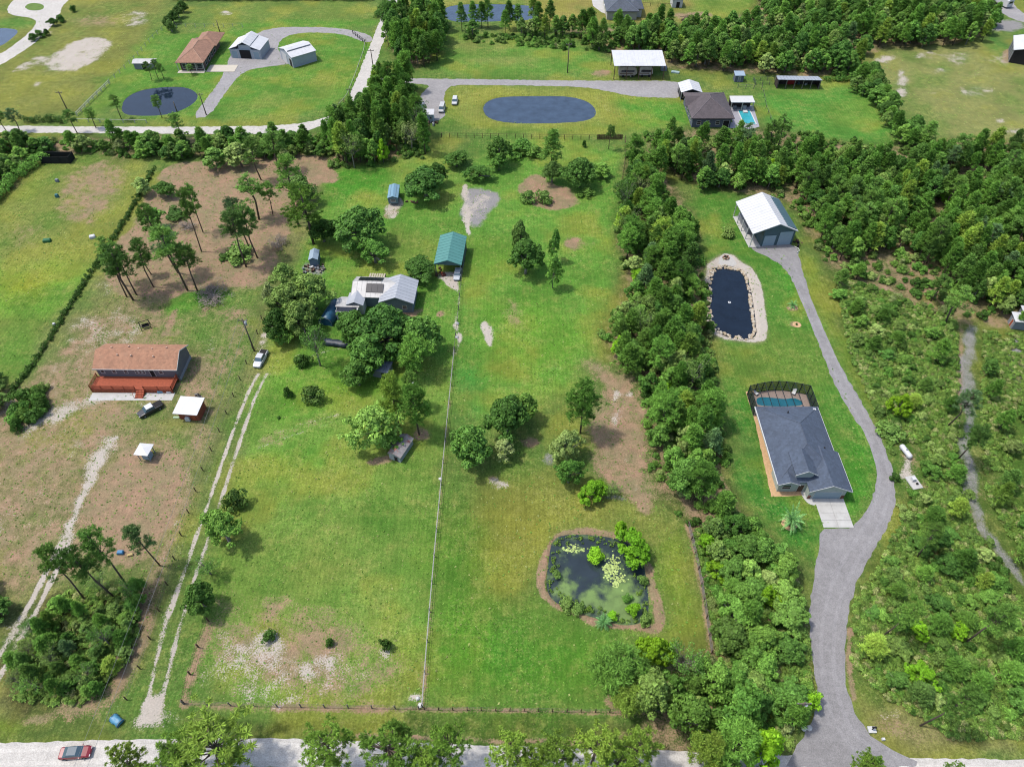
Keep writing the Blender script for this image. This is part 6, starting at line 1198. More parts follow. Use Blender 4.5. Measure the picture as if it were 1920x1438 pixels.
def put(kind, x, y, h, d, label=None, cat=None, name=None, group=None, v=None, rz=None):
    PLANTS.append(dict(kind=kind, x=x, y=y, h=h, d=d, label=label, cat=cat, name=name, group=group, v=v, rz=rz))
def cr(kind, px, py, wpx, h, label, f=.62, v=None):
    "plant whose crown centre shows at a photo point, crown width in photo pixels"
    x, y = G(px, py, h*f); put(kind, x, y, h, wpx*depth(x, y, h*f)/FPX, label, v=v)
def tr(kind, bx, by, top, wpx, label, v=None):
    "tree whose foot shows at (bx, by) and whose top shows at row top"
    x, y = G(bx, by); lo, hi = .5, 40
    for _ in range(40):
        m = (lo+hi)/2
        if PJ(x, y, m)[1] > top: lo = m
        else: hi = m
    put(kind, x, y, lo, wpx*(.85 if kind == 'pine' else 1)*depth(x, y, lo*.7)/FPX, label, v=v)
PLANTS_NEAR = True
# --- brown pine lot
tr('pine',250,563,462,58,'tallest of the pine clump standing left of the brown litter patch, nearest the camera'); tr('pine',238,557,482,46,'left pine of the clump at the hedge corner'); tr('pine',256,553,470,48,'right pine of the clump at the hedge corner'); tr('pine',233,535,450,50,'rear pine of the clump beside the hedge')
tr('pine',288,538,455,44,'slender pine with long bare trunk right of the hedge clump'); tr('pine',284,515,470,34,'short pine behind the slender long-trunked pine'); tr('pine',352,545,432,66,'tall pine above the green weed patch, left of two'); tr('pine',370,545,465,52,'tall pine above the green weed patch, right of two'); tr('pine',335,512,425,60,'pine behind the two above the weed patch'); tr('pine',306,478,388,44,'pine at the left edge of the brown litter, crown leaning over the hedge')
tr('pine',378,472,362,40,'lone pine with a long curved bare trunk in the brown litter'); tr('pine',381,436,352,36,'short pine directly behind the curved lone pine'); tr('pine',462,501,402,58,'pine above the round green shrub in the brown litter'); tr('pine',483,484,388,52,'pine right of the round green shrub'); tr('pine',470,470,376,46,'pine behind the round green shrub'); tr('pine',486,412,335,56,'pine in the middle of the brown litter lot'); tr('pine',512,404,345,34,'narrow pine right of the lot centre')
tr('pine',490,338,262,44,'pine at the upper edge of the brown litter, left'); tr('pine',526,322,250,52,'pine at the upper edge of the brown litter, right'); tr('pine',560,425,300,60,'broad pine at the right side of the brown litter'); tr('npine',588,458,352,78,'large open-crowned pine with leaning pale trunk at the lot edge'); cr('darkoak',602,428,48,6,'small dark oak beside the leaning pale trunk')
cr('darkoak',308,352,38,4,'round dark tree at the top left of the brown litter'); cr('bay',264,345,36,5,'small tree on the hedge line above the brown litter'); cr('bay',280,402,42,7,'small green tree on the left edge of the brown litter'); cr('shrub',328,399,44,1.6,'low dark shrub in the brown litter'); cr('oshrub',446,470,60,2.6,'round olive shrub under the pines'); cr('darkoak',562,350,60,7,'dark bushy tree at the top right of the brown litter'); cr('shrub',420,480,24,1.2,'little shrub on the litter left of the olive shrub')
cr('bay',400,292,52,6,'tree on the top edge of the litter, left of centre'); cr('bay',445,285,56,7,'tree on the top edge of the litter, centre'); cr('twigs',350,425,30,.9,'grey brush pile beside the curved lone pine'); cr('twigs',400,553,56,.8,'grey brush pile in the green weed patch'); cr('twigs',520,455,34,1.4,'bare grey bush at the right border of the litter')
# --- farmhouse surroundings
cr('oak',672,420,98,10,'big round dark green oak behind the farmhouse'); cr('lightoak',700,468,56,6,'lower bright lobe tree in front of the big round oak'); cr('darkoak',786,500,62,4.5,'round dense tree between farmhouse and green carport'); cr('oak',795,338,80,8,'dark oak behind the blue-roofed trailer'); cr('darkoak',820,322,36,6,'dark tree right of the oak behind the trailer')
cr('oak',540,560,80,9,'leafy tree left of the farmhouse yard, upper'); cr('oak',582,540,74,9,'leafy tree above the blue tarp shelter'); cr('darkoak',522,600,60,7,'dark tree at the track end left of the tarp shelter'); cr('oak',560,590,64,8,'tree between the track and the tarp shelter'); cr('lightoak',528,625,42,4,'low bright bush tree at the end of the track'); cr('bay',530,510,50,6,'loose tree at the litter border beside the timber heap'); cr('bay',505,545,36,6,'narrow tree on the litter border left of the yard')
cr('oak',720,612,120,11,'huge spreading oak in front of the farmhouse',v=0); cr('oak',782,625,86,9,'right arm oak of the spreading group before the farmhouse'); cr('darkoak',665,610,74,8,'left part tree of the spreading group before the farmhouse'); cr('oak',690,655,76,8,'oak in front of the spreading oak, above the weathered shed'); cr('darkoak',668,695,58,6,'dark tree left of the weathered shed'); cr('fullpine',776,660,66,9,'bright pine right of the weathered shed')
tr('thin',601,686,626,48,'thin sparsely leaved tree with pale forked trunk on the lawn'); cr('shrub',566,672,34,2.6,'round dark shrub left of the thin pale-trunked tree'); cr('oshrub',585,735,44,3.6,'grey-green round small tree on the lawn by the curving track'); cr('shrub',538,733,20,2.4,'little dark tree left of the grey-green one'); cr('shrub',522,782,8,.5,'tiny dark clump at the curving track')
tr('fullpine',786,815,725,58,'tall pine with bare trunk right of the rusty tin shed'); tr('fullpine',748,797,706,50,'pine with dark trunk behind the leafy tree by the tin shed'); cr('lightoak',698,792,96,9,'broad leafy tree sheltering the rusty tin shed',v=0); cr('lightoak',733,825,36,4,'small bright tree leaning over the rusty tin shed'); tr('pine',776,760,700,40,'pine behind the pump house',)
cr('oak',880,828,80,9,'dense dark green oak immediately right of the centre fence'); cr('oak',950,775,84,9,'spreading olive-green oak right of the dense dark one',v=1); cr('bay',946,838,44,5,'small tree in front of the spreading olive-green oak'); cr('bay',985,755,50,7,'right-hand crown beside the spreading olive oak')
tr('fullpine',1088,812,722,64,'dark round-crowned pine above the two light trees'); cr('lightoak',1062,832,62,7,'light loose tree below the round-crowned pine'); cr('lightoak',1068,880,48,6,'mid green tree behind the bright round one'); cr('lime',1112,917,54,4.2,'bright lime-green round tree below the light trees'); cr('thin',1148,915,26,2.5,'small thin tree beside the lime-green round one')
cr('bay',1040,452,26,9,'top of the narrow tree on the long lawn'); tr('bay',1036,540,475,34,'slender tree with pale trunk on the long lawn'); cr('oak',986,475,66,9,'dark tree pair on the long lawn, left of the slender tree'); cr('darkoak',975,440,36,9,'upper dark crown behind the dark lawn tree')
cr('oshrub',992,366,32,3,'left one of the twin bushes in the tan litter ring'); cr('oshrub',1020,366,34,3,'right one of the twin bushes in the tan litter ring'); cr('oak',1088,318,62,8,'blue-green oak at the top of the long lawn'); cr('lshrub',1100,357,34,2,'low bush at the foot of the blue-green oak'); cr('ypine',1035,275,44,11,'upright pine left of the blue-green oak'); cr('darkoak',1036,318,36,6,'dark lower tree under the upright pine')
cr('oak',936,278,50,8,'round dark tree near the back fence'); cr('lshrub',980,272,56,3.5,'wide low bush right of the round dark tree'); cr('lshrub',1000,280,40,3,'right part bush of the wide low bush'); cr('darkoak',855,296,44,4,'dark bushy tree on the lawn beyond the trailer oak'); cr('lightoak',898,322,50,3.6,'flat light green tree at the head of the gravel patch'); cr('shrub',1096,268,10,2,'tiny upright shrub near the back fence'); cr('bay',1130,315,40,3.6,'small open tree right of the blue-green oak'); tr('pine',1141,280,236,22,'small sparse tree beside the brown board fence')
cr('bay',935,300,34,5,'lighter lobe in front of the round dark tree')
# --- front pastures
cr('lightoak',413,985,74,7.5,'round full tree standing right on the two-rut track'); cr('oshrub',438,932,46,4,'thin olive bush tree above the round full tree'); cr('oak',370,1118,62,6.5,'round tree at the left front corner of the pasture'); cr('thin',386,1062,40,4,'small wispy tree between the two round track trees')
cr('shrub',503,1190,28,1.8,'leftmost of three small dark shrubs in the front pasture'); cr('shrub',617,1202,18,1.6,'middle of three small dark shrubs in the front pasture'); cr('shrub',722,1205,24,2.6,'rightmost of three small dark shrubs in the front pasture')
cr('lime',1190,1020,72,5,'large lime-green bushy tree on the right bank of the front pond',v=0); cr('lime',1164,988,28,4,'smaller green crown behind the lime-green pond tree'); cr('yshrub',1118,1035,40,2.2,'yellow-green bush growing in the front pond'); cr('sago',1133,1162,34,2.2,'small spiky palm on the front bank of the pond'); cr('yshrub',1192,1140,34,1.8,'yellow-green shrub in the lower right corner of the pond'); cr('oshrub',1062,1130,36,1.2,'olive shrub on the lower left pond bank'); cr('oshrub',1085,1140,28,1.2,'olive shrub nearer the spiky palm on the pond bank'); cr('yshrub',1150,1152,26,1.2,'low green shrub right of the spiky palm'); cr('oshrub',1206,1085,22,1.4,'low olive shrub at the right pond bank'); cr('oshrub',1045,1075,18,1.2,'low olive shrub at the left pond bank'); cr('oshrub',1210,1160,26,1.4,'olive shrub in the lower right bank corner'); cr('lshrub',1176,1120,20,1,'tiny green shrub standing in the pond weed')
# --- right-hand lawn
tr('sago',1480,985,950,46,'large feathery sago palm in a tan mulch ring'); cr('sago',1488,567,20,2.2,'small palm in the upper tan mulch ring'); cr('lshrub',1367,432,30,2.4,'bright round shrub left of the white barn'); cr('shrub',1494,607,5,.5,'tiny plant in the lower tan mulch ring'); cr('lime',1692,755,40,6,'vivid green conical tree right of the driveway bend'); cr('oshrub',1672,805,50,2.4,'wide olive palmetto shrub right of the driveway'); cr('oshrub',1652,770,30,2,'bush at the driveway edge above the palmetto shrub')
for i, (a, b) in enumerate(((1480,982),(1487,577),(1494,609))):
    X_, Y_ = G(a, b); rr = (1.25,.95,.85)[i]; q = MB(); q.prism([(rr*cos(k*pi/9)*(1+.06*sin(k*2.3)), rr*sin(k*pi/9)) for k in range(18)], -.05, .05); o = q.obj('mulch_ring', M_TAN); o.location = (X_, Y_, 0); tag(o, ('tan mulch ring under the large sago palm','tan mulch ring round the small palm, upper one beside the drive','empty-looking tan mulch ring, lower one beside the drive')[i], 'mulch ring')
# --- north-west
for (a, b, tp, ww, lb) in ((122,0,0,0,''),):
    pass
for bx_, by_, tp, ww, lb in ((228,224,180,26,'palm-like pine at the left bank of the round pond'),(304,222,180,24,'tall palm standing before the round pond'),(285,152,118,18,'left palm of the trio above the round pond'),(297,148,114,18,'middle palm of the trio above the round pond'),(308,150,120,18,'right palm of the trio above the round pond'),(360,140,122,18,'single palm above the right end of the round pond')): tr('pine', bx_, by_, tp, ww, lb.replace('tall palm', 'pine').replace('palm-like pine', 'spiky pine').replace('palm', 'pine'))
for bx_, by_, tp, ww, lb in ((38,248,206,30,'first roadside pine from the left edge'),(12,246,206,26,'pine at the left edge by the road'),(145,250,208,30,'roadside pine below the olive field'),(180,240,204,28,'roadside pine left of the low white fence'),(340,262,215,34,'roadside pine below the round pond')): tr('pine', bx_, by_, tp, ww, lb)
for i, (a, b, ww) in enumerate(((98,40,18),(112,33,16),(60,68,16),(72,62,18),(85,58,12),(135,14,12))): cr('shrub' if i else 'darkoak', a, b, ww, 2.5, ('dark bush on the verge of the loop road, nearest its island','dark bush beside the nearest verge bush of the loop road','lowest dark bush on the loop road verge','second lowest dark bush on the loop road verge','third lowest dark bush on the loop road verge','small bush right of the loop road island')[i])
for i, (a, b, ww) in enumerate(((312,40,20),(322,30,22),(332,20,20),(340,10,18),(318,46,18))): cr('darkoak', a, b, ww, 4, ('tree in the short dark row above the house, lowest but one','tree in the middle of the short dark row above the house','upper middle tree of the short dark row above the house','top tree of the short dark row above the house','lowest tree of the short dark row above the house')[i])
# --- bottom-left pines
tr('pine',240,1100,1010,66,'pine right behind the thicket with its crown over the blue cooler'); tr('pine',160,1125,1040,58,'leftmost pine leaning over the bottom-left thicket'); tr('pine',215,1120,1030,64,'middle pine at the back of the bottom-left thicket'); tr('pine',300,1060,995,50,'pine beside the long track left of the wispy tree')
# --- roadside trees south of the front road (feet below the frame)
for px_, py_, ww, h, kd, lb in ((395,1395,150,11,'fullpine','large pine south of the front road left of centre, overhanging the track mouth'),(330,1412,96,10,'pine','pine crown left of the large overhanging pine at the road'),(228,1425,70,9,'pine','leftmost pine crown in front of the front road'),(612,1402,100,10,'pine','open-crowned pine before the road, first right of the bare white stretch'),(730,1412,120,10,'fullpine','dense pine crown in front of the road below the centre fence'),(840,1402,84,11,'pine','upright pine in front of the road right of the centre fence'),(800,1425,70,9,'pine','low pine crown in front of the road between two taller ones'),(960,1402,78,10,'fullpine','yellow-green pine before the road, left of a run of three'),(1045,1412,84,10,'npine','pine before the road, second of the run'),(1120,1398,90,11,'pine','pine before the road, third of the run'),(1195,1402,84,10,'fullpine','pine before the road just left of the grey gap'),(1000,1428,60,8,'pine','low pine crown before the road in the run'),(1160,1430,70,8,'pine','low pine crown before the road near the grey gap'),(1630,1436,56,7,'pine','top of a pine poking up before the driveway mouth'),(1790,1440,26,6,'pine','tip of a pine at the bottom edge right'),(1640,1432,30,7,'ypine','narrow pine tip before the driveway mouth')): cr('npine' if 'pine' in kd and kd != 'ypine' else kd, px_, py_, ww, h, lb, .72)
# --- bottom centre-right group
for px_, py_, ww, h, kd, lb in ((1165,1250,104,8,'fullpine','light open pine at the corner left of the bottom wood'),(1232,1215,70,7,'lime','bright lime tree at the top of the bottom wood corner'),(1225,1290,82,9,'oak','dark green oak in the corner of the bottom wood'),(1285,1235,62,7,'thin','greyish loose tree right of the bright lime tree'),(1300,1340,86,9,'lightoak','light grey-green tree at the lower edge of the bottom wood'),(1345,1270,70,8,'lightoak','mid green tree in the bottom wood beside the grey loose tree'),(1400,1330,96,10,'lightoak','large yellow-green tree in the bottom wood'),(1385,1400,96,11,'fullpine','tall yellow-green pine at the bottom of the wood'),(1440,1400,80,11,'lime','yellow-green crown at the bottom beside the driveway'),(1520,1310,44,4,'lime','bright green tree touching the driveway by the power pole'),(1330,1405,70,10,'fullpine','pine crown at the bottom edge right of the grey gap'),(1180,1300,70,6,'fullpine','open crown below the light pine at the corner')): cr(kd, px_, py_, ww, h, lb)
# --- scrub-side single trees with leaning pale trunks
for bx_, by_, tp, ww, lb in ((1772,608,540,50,'tall pine with long pale trunk at the head of the dirt trail'),(1775,800,735,48,'pine with bare dark trunk left of the dirt trail, upper'),(1792,865,800,52,'pine with bare dark trunk over the dirt trail, lower'),(1718,1045,990,46,'pine with leaning trunk in the scrub below the trail bend'),(1745,565,520,40,'pine with pale trunk in the scrub left of the trail head'),(1893,470,400,60,'tall pine with pale trunk near the right edge'),(1595,420,372,50,'pine with a pale trunk in the wood right of the white barn'),(1785,310,255,50,'pine with pale leaning trunk at the upper edge of the wood'),(1725,1360,1290,60,'pine with leaning trunk at the lower scrub edge'),(1810,1205,1140,60,'pine with pale trunk in the middle of the lower scrub'),(1650,1195,1130,50,'thin pine in the scrub beside the lower driveway')): tr('pine', bx_, by_, tp, ww, lb)
cr('lime',1735,1265,56,3.6,'bright green small tree in the middle of the lower scrub'); cr('lime',1728,1180,36,3,'yellow-green small tree in the scrub above the bright one'); cr('lime',1803,1180,36,3,'yellow-green shrub tree right in the lower scrub')
# ------------------------------------------------------------------ woods: jittered planting inside surveyed outlines
RNG = random.Random(11); OCC = [(p['x'], p['y'], p['d']*.36) for p in PLANTS]
KEEP = [smooth_poly(GP(p), 1) for p in (POND_STONE, POND_OVAL)]
def inpoly(x, y, poly):
    c = False; n = len(poly)
    for i in range(n):
        x0, y0 = poly[i]; x1, y1 = poly[(i+1) % n]
        if (y0 > y) != (y1 > y) and x < (x1-x0)*(y-y0)/(y1-y0)+x0: c = not c
    return c
def inview(x, y, m=90):
    px_, py_ = PJ(x, y, 0); qx, qy = PJ(x, y, 9); return -m < px_ < 1920+m and (py_ > -m and qy < 1438+m)
def wood(poly, sp, mix, hs, seed, inset=0):
    P_ = GP(poly); sp *= .88; PA = smooth_poly(P_, 1); r = random.Random(seed); xs_ = [a for a, b in P_]; ys_ = [b for a, b in P_]; y = min(ys_); row = 0
    while y < max(ys_):
        x = min(xs_)+(row % 2)*sp*.5
        while x < max(xs_):
            X_, Y_ = x+r.uniform(-.42,.42)*sp, y+r.uniform(-.42,.42)*sp; x += sp
            if not inpoly(X_, Y_, P_) or not inview(X_, Y_): continue
            if seed in (1, 2, 3, 8, 13) and float(vnoise(np.array([X_]), np.array([Y_]), 2, .16)[0]) > .68: continue
            if inset and polydist(np.array([X_]), np.array([Y_]), PA)[0] < inset*r.uniform(.6, 1.3): continue
            if any((X_-a)**2+(Y_-b)**2 < c*c for a, b, c in OCC): continue
            k = r.random(); acc = 0
            for kd, w_, (d0, d1), hf in mix:
                acc += w_
                if k <= acc: h = r.uniform(*hs)*hf; put(kd, X_, Y_, h, .86*r.uniform(d0, d1)*(.8+.4*h/(hs[1]*hf))); break
        y += sp*.87; row += 1
W_BELT = [('ypine', .47, (3.2,4.6), 1.2), ('bay', .2, (3.6,5.2), .9), ('thin', .03, (4,5), 1.1), ('oak', .14, (5.0,6.5), .95), ('fullpine', .12, (4.5,6), 1.25), ('lime', .04, (3,4), .7)]
W_FOR = [('ypine', .58, (3.0,4.4), 1.18), ('bay', .26, (3.4,4.8), .85), ('oak', .08, (4.6,6), .9), ('pine', .06, (3.6,4.6), 1.35), ('lime', .02, (2.6,3.4), .6)]
W_TOP = [('bay', .5, (4,5.8), .95), ('ypine', .3, (3.6,4.8), 1.15), ('oak', .2, (5,7), 1.0)]
wood([(1180,280),(1250,345),(1290,420),(1318,470),(1300,560),(1322,650),(1338,720),(1340,800),(1362,900),(1392,980),(1340,985),(1280,985),(1225,925),(1208,840),(1210,740),(1165,720),(1128,650),(1120,610),(1165,570),(1160,500),(1150,430),(1160,350)], 3.5, W_BELT, (5.0, 8.0), 1, 1.8)
wood([(1300,985),(1392,985),(1440,1020),(1500,1085),(1512,1130),(1506,1200),(1516,1290),(1500,1370),(1475,1410),(1440,1480),(1280,1480),(1275,1380),(1200,1335),(1190,1270),(1330,1280),(1345,1230),(1330,1140)], 3.1, [('bay', .42, (3.4,4.8), .8), ('ypine', .2, (3,4), 1.0), ('oak', .18, (4.4,5.6), .8), ('lime', .08, (3,4.2), .7), ('lightoak', .12, (4,5.4), .85)], (4.5, 7.0), 2, 1.2)
wood([(1195,280),(1240,275),(1330,282),(1440,285),(1540,305),(1690,315),(1745,290),(1920,305),(2080,320),(2080,560),(1930,600),(1850,590),(1800,560),(1760,520),(1700,490),(1640,470),(1600,500),(1550,490),(1522,440),(1504,385),(1480,365),(1400,355),(1330,370),(1290,345),(1255,340),(1215,310)], 3.3, W_FOR, (5.0, 8.0), 3, .6)
wood([(1545,490),(1600,500),(1640,560),(1700,620),(1690,680),(1640,690),(1600,640),(1565,580)], 5.0, [('bay',.45,(2.4,3.6),.5),('ypine',.5,(2.4,3.2),.8),('lime',.05,(2,3),.4)], (4, 6), 4)
wood([(1848,600),(1960,560),(2080,560),(2080,620),(1925,625),(1870,640),(1860,720),(1880,780),(1960,760),(2080,700),(2080,1420),(1930,1400),(1880,1300),(1920,1150),(1900,1020),(1850,930),(1840,830),(1842,700)], 5.6, [('bay',.4,(2.6,4),.6),('ypine',.4,(2.6,3.8),.95),('oak',.12,(3.4,4.4),.7),('thin',.08,(3,4),1.0)], (4, 7), 5)
wood([(1650,660),(1790,620),(1795,760),(1790,900),(1740,960),(1700,920),(1720,860),(1690,700)], 7.6, [('bay',.5,(2.4,3.6),.5),('ypine',.5,(2.6,3.6),.9)], (3.5, 7), 6)
wood([(1690,970),(1800,960),(1850,1040),(1920,1120),(1900,1300),(1860,1390),(1760,1380),(1700,1330),(1640,1290),(1600,1240),(1606,1130),(1640,1070)], 4.9, [('bay',.4,(2.4,3.8),.5),('ypine',.38,(2.4,3.6),.85),('oak',.1,(3,4.2),.6),('lime',.03,(1.8,2.6),.45),('thin',.09,(3,4),.95)], (3.6, 6.0), 7)
wood([(868,70),(1065,62),(1150,70),(1260,62),(1330,60),(1420,62),(1560,80),(1625,95),(1600,146),(1500,138),(1440,138),(1330,134),(1262,128),(1252,100),(1150,92),(1140,104),(1070,82),(1065,76),(960,74),(870,78)], 4.2, W_TOP, (5.5, 8.5), 8)
wood([(1400,-30),(1780,-30),(1790,20),(1850,25),(1868,60),(1840,82),(1740,92),(1640,92),(1540,60),(1440,60),(1425,10)], 4.2, W_TOP, (5.5, 8.5), 9)
wood([(1590,150),(1630,150),(1690,250),(1740,262),(1735,285),(1690,280),(1640,210),(1595,165)], 3.6, W_TOP, (3.5, 6.5), 10)
wood([(735,48),(830,38),(838,70),(815,128),(740,124),(728,90)], 3.8, [('ypine',.5,(4,5),1.1),('oak',.3,(5,6.5),1.0),('bay',.2,(4,5),.9)], (7.5, 10.5), 11)
wood([(702,170),(768,165),(776,225),(800,262),(812,300),(770,290),(740,262),(745,300),(660,318),(620,318),(612,280),(640,240),(690,215)], 3.6, W_BELT, (6.5, 9.5), 12)
wood([(-60,272),(300,272),(480,270),(612,266),(612,300),(470,300),(300,300),(205,284),(90,282),(60,300),(0,350),(-60,380)], 3.5, [('bay',.5,(3.4,4.8),.8),('ypine',.3,(3.2,4.4),1.1),('oak',.2,(4.5,6),.85)], (3.6, 6.8), 13)
wood([(22,1320),(0,1235),(120,1110),(215,1090),(282,1092),(282,1150),(252,1240),(200,1310),(130,1330)], 2.5, [('bay',.34,(1.8,3.2),.6),('oak',.12,(2.6,3.6),.6),('ypine',.44,(1.8,3.0),.95),('thin',.1,(2.6,3.4),.9)], (2.6, 5.6), 14, .8)
wood([(-60,1080),(4,1105),(10,1160),(-60,1230)], 3.2, [('oak',.6,(3.6,4.6),.8),('bay',.4,(3,4),.8)], (4, 6), 15)
wood([(14,800),(14,770),(60,722),(100,735),(104,760),(45,806)], 2.4, [('shrub',.6,(2.6,3.6),.5),('lshrub',.4,(2.6,3.4),.45)], (4, 6), 16)
wood([(-80,770),(-8,700),(22,720),(6,775)], 3, [('bay',.6,(3,4),.6),('shrub',.4,(2.6,3.4),.4)], (4, 6), 17)
wood([(860,50),(1010,42),(1060,52),(1060,58),(870,66)], 5.5, [('ypine',1,(3.6,4.8),1.1)], (7, 9), 18)
# hedge along the west boundary
HD = smooth_poly(GP([(288,318),(276,340),(255,380),(225,430),(190,482),(150,545),(110,610),(70,672),(35,720),(12,752)]), 1, False)
rs = np.random.RandomState(7); cl = []; tl = MB()
for a, b in zip(HD[:-1], HD[1:]):
    n = max(1, int(math.dist(a, b)/.12))
    for i in range(n):
        t = i/n; r_ = rs.uniform(.14, .42); x, y = a[0]+(b[0]-a[0])*t+rs.normal()*.3, a[1]+(b[1]-a[1])*t+rs.normal()*.3; cl.append((x, y, r_*rs.uniform(.5, 1.6), r_))
        if i % 9 == 0: tl.tube([(x, y, -.1), (x, y, .8)], [.06,.04], 4)
v, f = clumpcloud(cl, 26, .12, rs); hx0, hy0 = HD[0]; hd = thing('boundary_hedge', 'long narrow dark hedge dividing the left field from the brown lot', 'hedge', (0, 0, 0))
link('foliage', fastmesh('foliage', [(v, f, 0)], [L_DARK]), hd); tl.obj('stems', M_BARK, hd)
def lowhedge(name, label, pts, h, wd, leaf, seed, per=50, ls=.16, step=.3):
    P_ = smooth_poly(GP(pts), 1, False); rs = np.random.RandomState(seed); cl = []; tl = MB()
    for a, b in zip(P_[:-1], P_[1:]):
        n = max(1, int(math.dist(a, b)/step))
        for i in range(n):
            t = i/n; r_ = rs.uniform(.4, .8)*h/1.5; x, y = a[0]+(b[0]-a[0])*t+rs.normal()*wd*.4, a[1]+(b[1]-a[1])*t+rs.normal()*wd*.4; cl.append((x, y, r_*rs.uniform(.6, 1.4), r_))
            if i % 8 == 0: tl.tube([(x, y, -.1), (x, y, h*.6)], [.06,.04], 4)
    v, f = clumpcloud(cl, per, ls, rs); t = thing(name, label, 'hedge', (0, 0, 0)); link('foliage', fastmesh('foliage', [(v, f, 0)], [leaf]), t); tl.obj('stems', M_BARK, t)
lowhedge('roadside_hedge', 'low dark hedge along the far dirt road at the left', [(48,230),(90,228),(124,230)], 2.0, .8, L_DARK, 3)
lowhedge('field_hedge', 'low hedge between the tan field and the stable paddock', [(1600,128),(1640,165),(1668,215),(1690,262)], 2.6, 1.2, L_BAY, 4, 60, .2)
lowhedge('stable_hedge', 'ragged green hedge right of the open stable', [(1545,152),(1580,152),(1612,152)], 1.8, 1.0, L_BAY, 5)
lowhedge('verge_hedge', 'hedge strip bordering the left field below the far trees', [(84,300),(40,330),(0,372),(-40,400)], 2.6, 1.3, L_BAY, 6, 60, .2)
lowhedge('top_hedge', 'thin dark tree line along the very top left edge', [(330,1),(500,1),(700,1)], 2.2, 1.2, L_DARK, 8)
lowhedge('road_brush', 'dark brush along the left verge at the top of the diagonal road', [(706,35),(712,22),(722,5)], 1.6, .6, L_DARK, 9)
# ------------------------------------------------------------------ names, labels and individuals
NAMES = {'oak': ('oak_tree','oak'), 'darkoak': ('oak_tree','oak'), 'lightoak': ('broadleaf_tree','tree'), 'bay': ('broadleaf_tree','tree'), 'lime': ('lime_green_tree','tree'), 'ypine': ('pine_tree','pine'), 'pine': ('pine_tree','pine'), 'fullpine': ('pine_tree','pine'), 'npine': ('pine_tree','pine'),
         'shrub': ('shrub','shrub'), 'lshrub': ('shrub','shrub'), 'yshrub': ('shrub','shrub'), 'oshrub': ('shrub','shrub'), 'thin': ('thin_tree','tree'), 'twigs': ('bare_bush','bush'), 'sago': ('sago_palm','palm'), 'palm': ('palm_tree','palm')}
LM = [('the white barn',58,137),('the stone-edged pond',46,112),('the slate-roofed house',49,72),('the front pond',13,50),('the driveway mouth',*G(1560,1400)),('the umber-roofed house',55,192),('the open stable',86,209),('the pole barn',38,219),
      ('the oval pond',8,196),('the portable cabin',-24,189),('the corner power pole',*G(1477,1345)),('the propane tank',68,73),('the dirt trail head',*G(1818,610)),('the mobile home',-70,93),('the black screened pen',*G(110,302)),
      ('the round pond',*G(300,190)),('the diagonal road bend',*G(650,215)),('the grey-roofed top house',38,266),('the tan field',*G(1780,170)),('the blue tarp bundle',*G(220,1351)),('the driveway bend',*G(1680,920)),('the brown board fence',*G(1145,262)),
      ('the fire pit',*G(1361,484)),('the top pond',*G(920,25)),('the garage slab',52,60),('the right-edge cabin',*G(1906,612)),('the mailbox',*G(1634,1368)),('the dirt trail middle',*G(1812,800)),('the right-edge grey lot',*G(1920,690)),('the white barn meadow',*G(1420,335)),('the island bush path',*G(30,760)),
      ('the garden shed',69,213),('the far right barn',160,228),('the low dirt trail',*G(1880,1030)),('the lower left track',*G(60,1165)),('the paddock corner',*G(1690,270)),('the gravel parking',*G(812,190))]
ORD = ['nearest','second nearest','third nearest','fourth nearest','fifth nearest','sixth nearest','seventh nearest','eighth nearest','ninth nearest','tenth nearest','eleventh nearest','twelfth nearest']+[w_+' nearest' for w_ in 'thirteenth fourteenth fifteenth sixteenth seventeenth eighteenth nineteenth twentieth twenty-first twenty-second twenty-third twenty-fourth twenty-fifth twenty-sixth twenty-seventh twenty-eighth twenty-ninth thirtieth thirty-first thirty-second thirty-third thirty-fourth thirty-fifth thirty-sixth thirty-seventh thirty-eighth thirty-ninth fortieth'.split()]
ADJ = {'oak':'dark green oak','darkoak':'dense dark oak','lightoak':'pale loose-crowned tree','bay':'bushy green tree','lime':'bright lime-green tree','ypine':'conical green pine','pine':'thin-crowned pine','fullpine':'full-crowned pine','shrub':'dark shrub','lshrub':'green shrub','oshrub':'olive shrub','yshrub':'yellow-green shrub', 'thin':'thin greyish tree', 'npine':'tufted pine'}
auto = {}
for i, p in enumerate(PLANTS):
    p['vis'] = p['d']/depth(p['x'], p['y'], p['h']*.6); p['id'] = i
    if p['label']: continue
    n_, lx, ly = min(LM, key=lambda q_: (q_[1]-p['x'])**2+(q_[2]-p['y'])**2); dx, dy = p['x']-lx, p['y']-ly
    a = atan2(dy, dx); o8 = ['right of','behind-right of','behind','behind-left of','left of','before-left of','before','before-right of'][int(round(a/(pi/4))) % 8]
    auto.setdefault((p['kind'], n_, o8), []).append((hypot(dx, dy), p))
for (kd, n_, o8), L_ in auto.items():
    L_.sort(key=lambda q_: q_[0]); A_ = ADJ[kd]
    for i, (d_, p) in enumerate(L_):
        if len(L_) == 1: p['label'] = f'only {A_} {o8} {n_}'
        elif i < len(ORD): p['label'] = f'{A_} {o8} {n_}, {ORD[i]} to it'
        else: p['label'] = f'{A_} deep in the wood {o8} {n_}, past the fortieth'; p['group'] = f'{A_}s deep in the wood {o8} {n_}'
        if len(p['label'].replace('-', ' ').split()) > 16: p['label'] = p['label'].replace(' nearest to it', ' nearest')
        p['grow'] = p.get('group') or {'ypine':'pines of the woods','pine':'pines of the woods','fullpine':'pines of the woods'}.get(kd, 'broadleaf trees of the woods')
bycat = {}
for p in PLANTS: bycat.setdefault(NAMES[p['kind']][0], []).append(p)
stuff = {}
proto = {}
nvar = 0
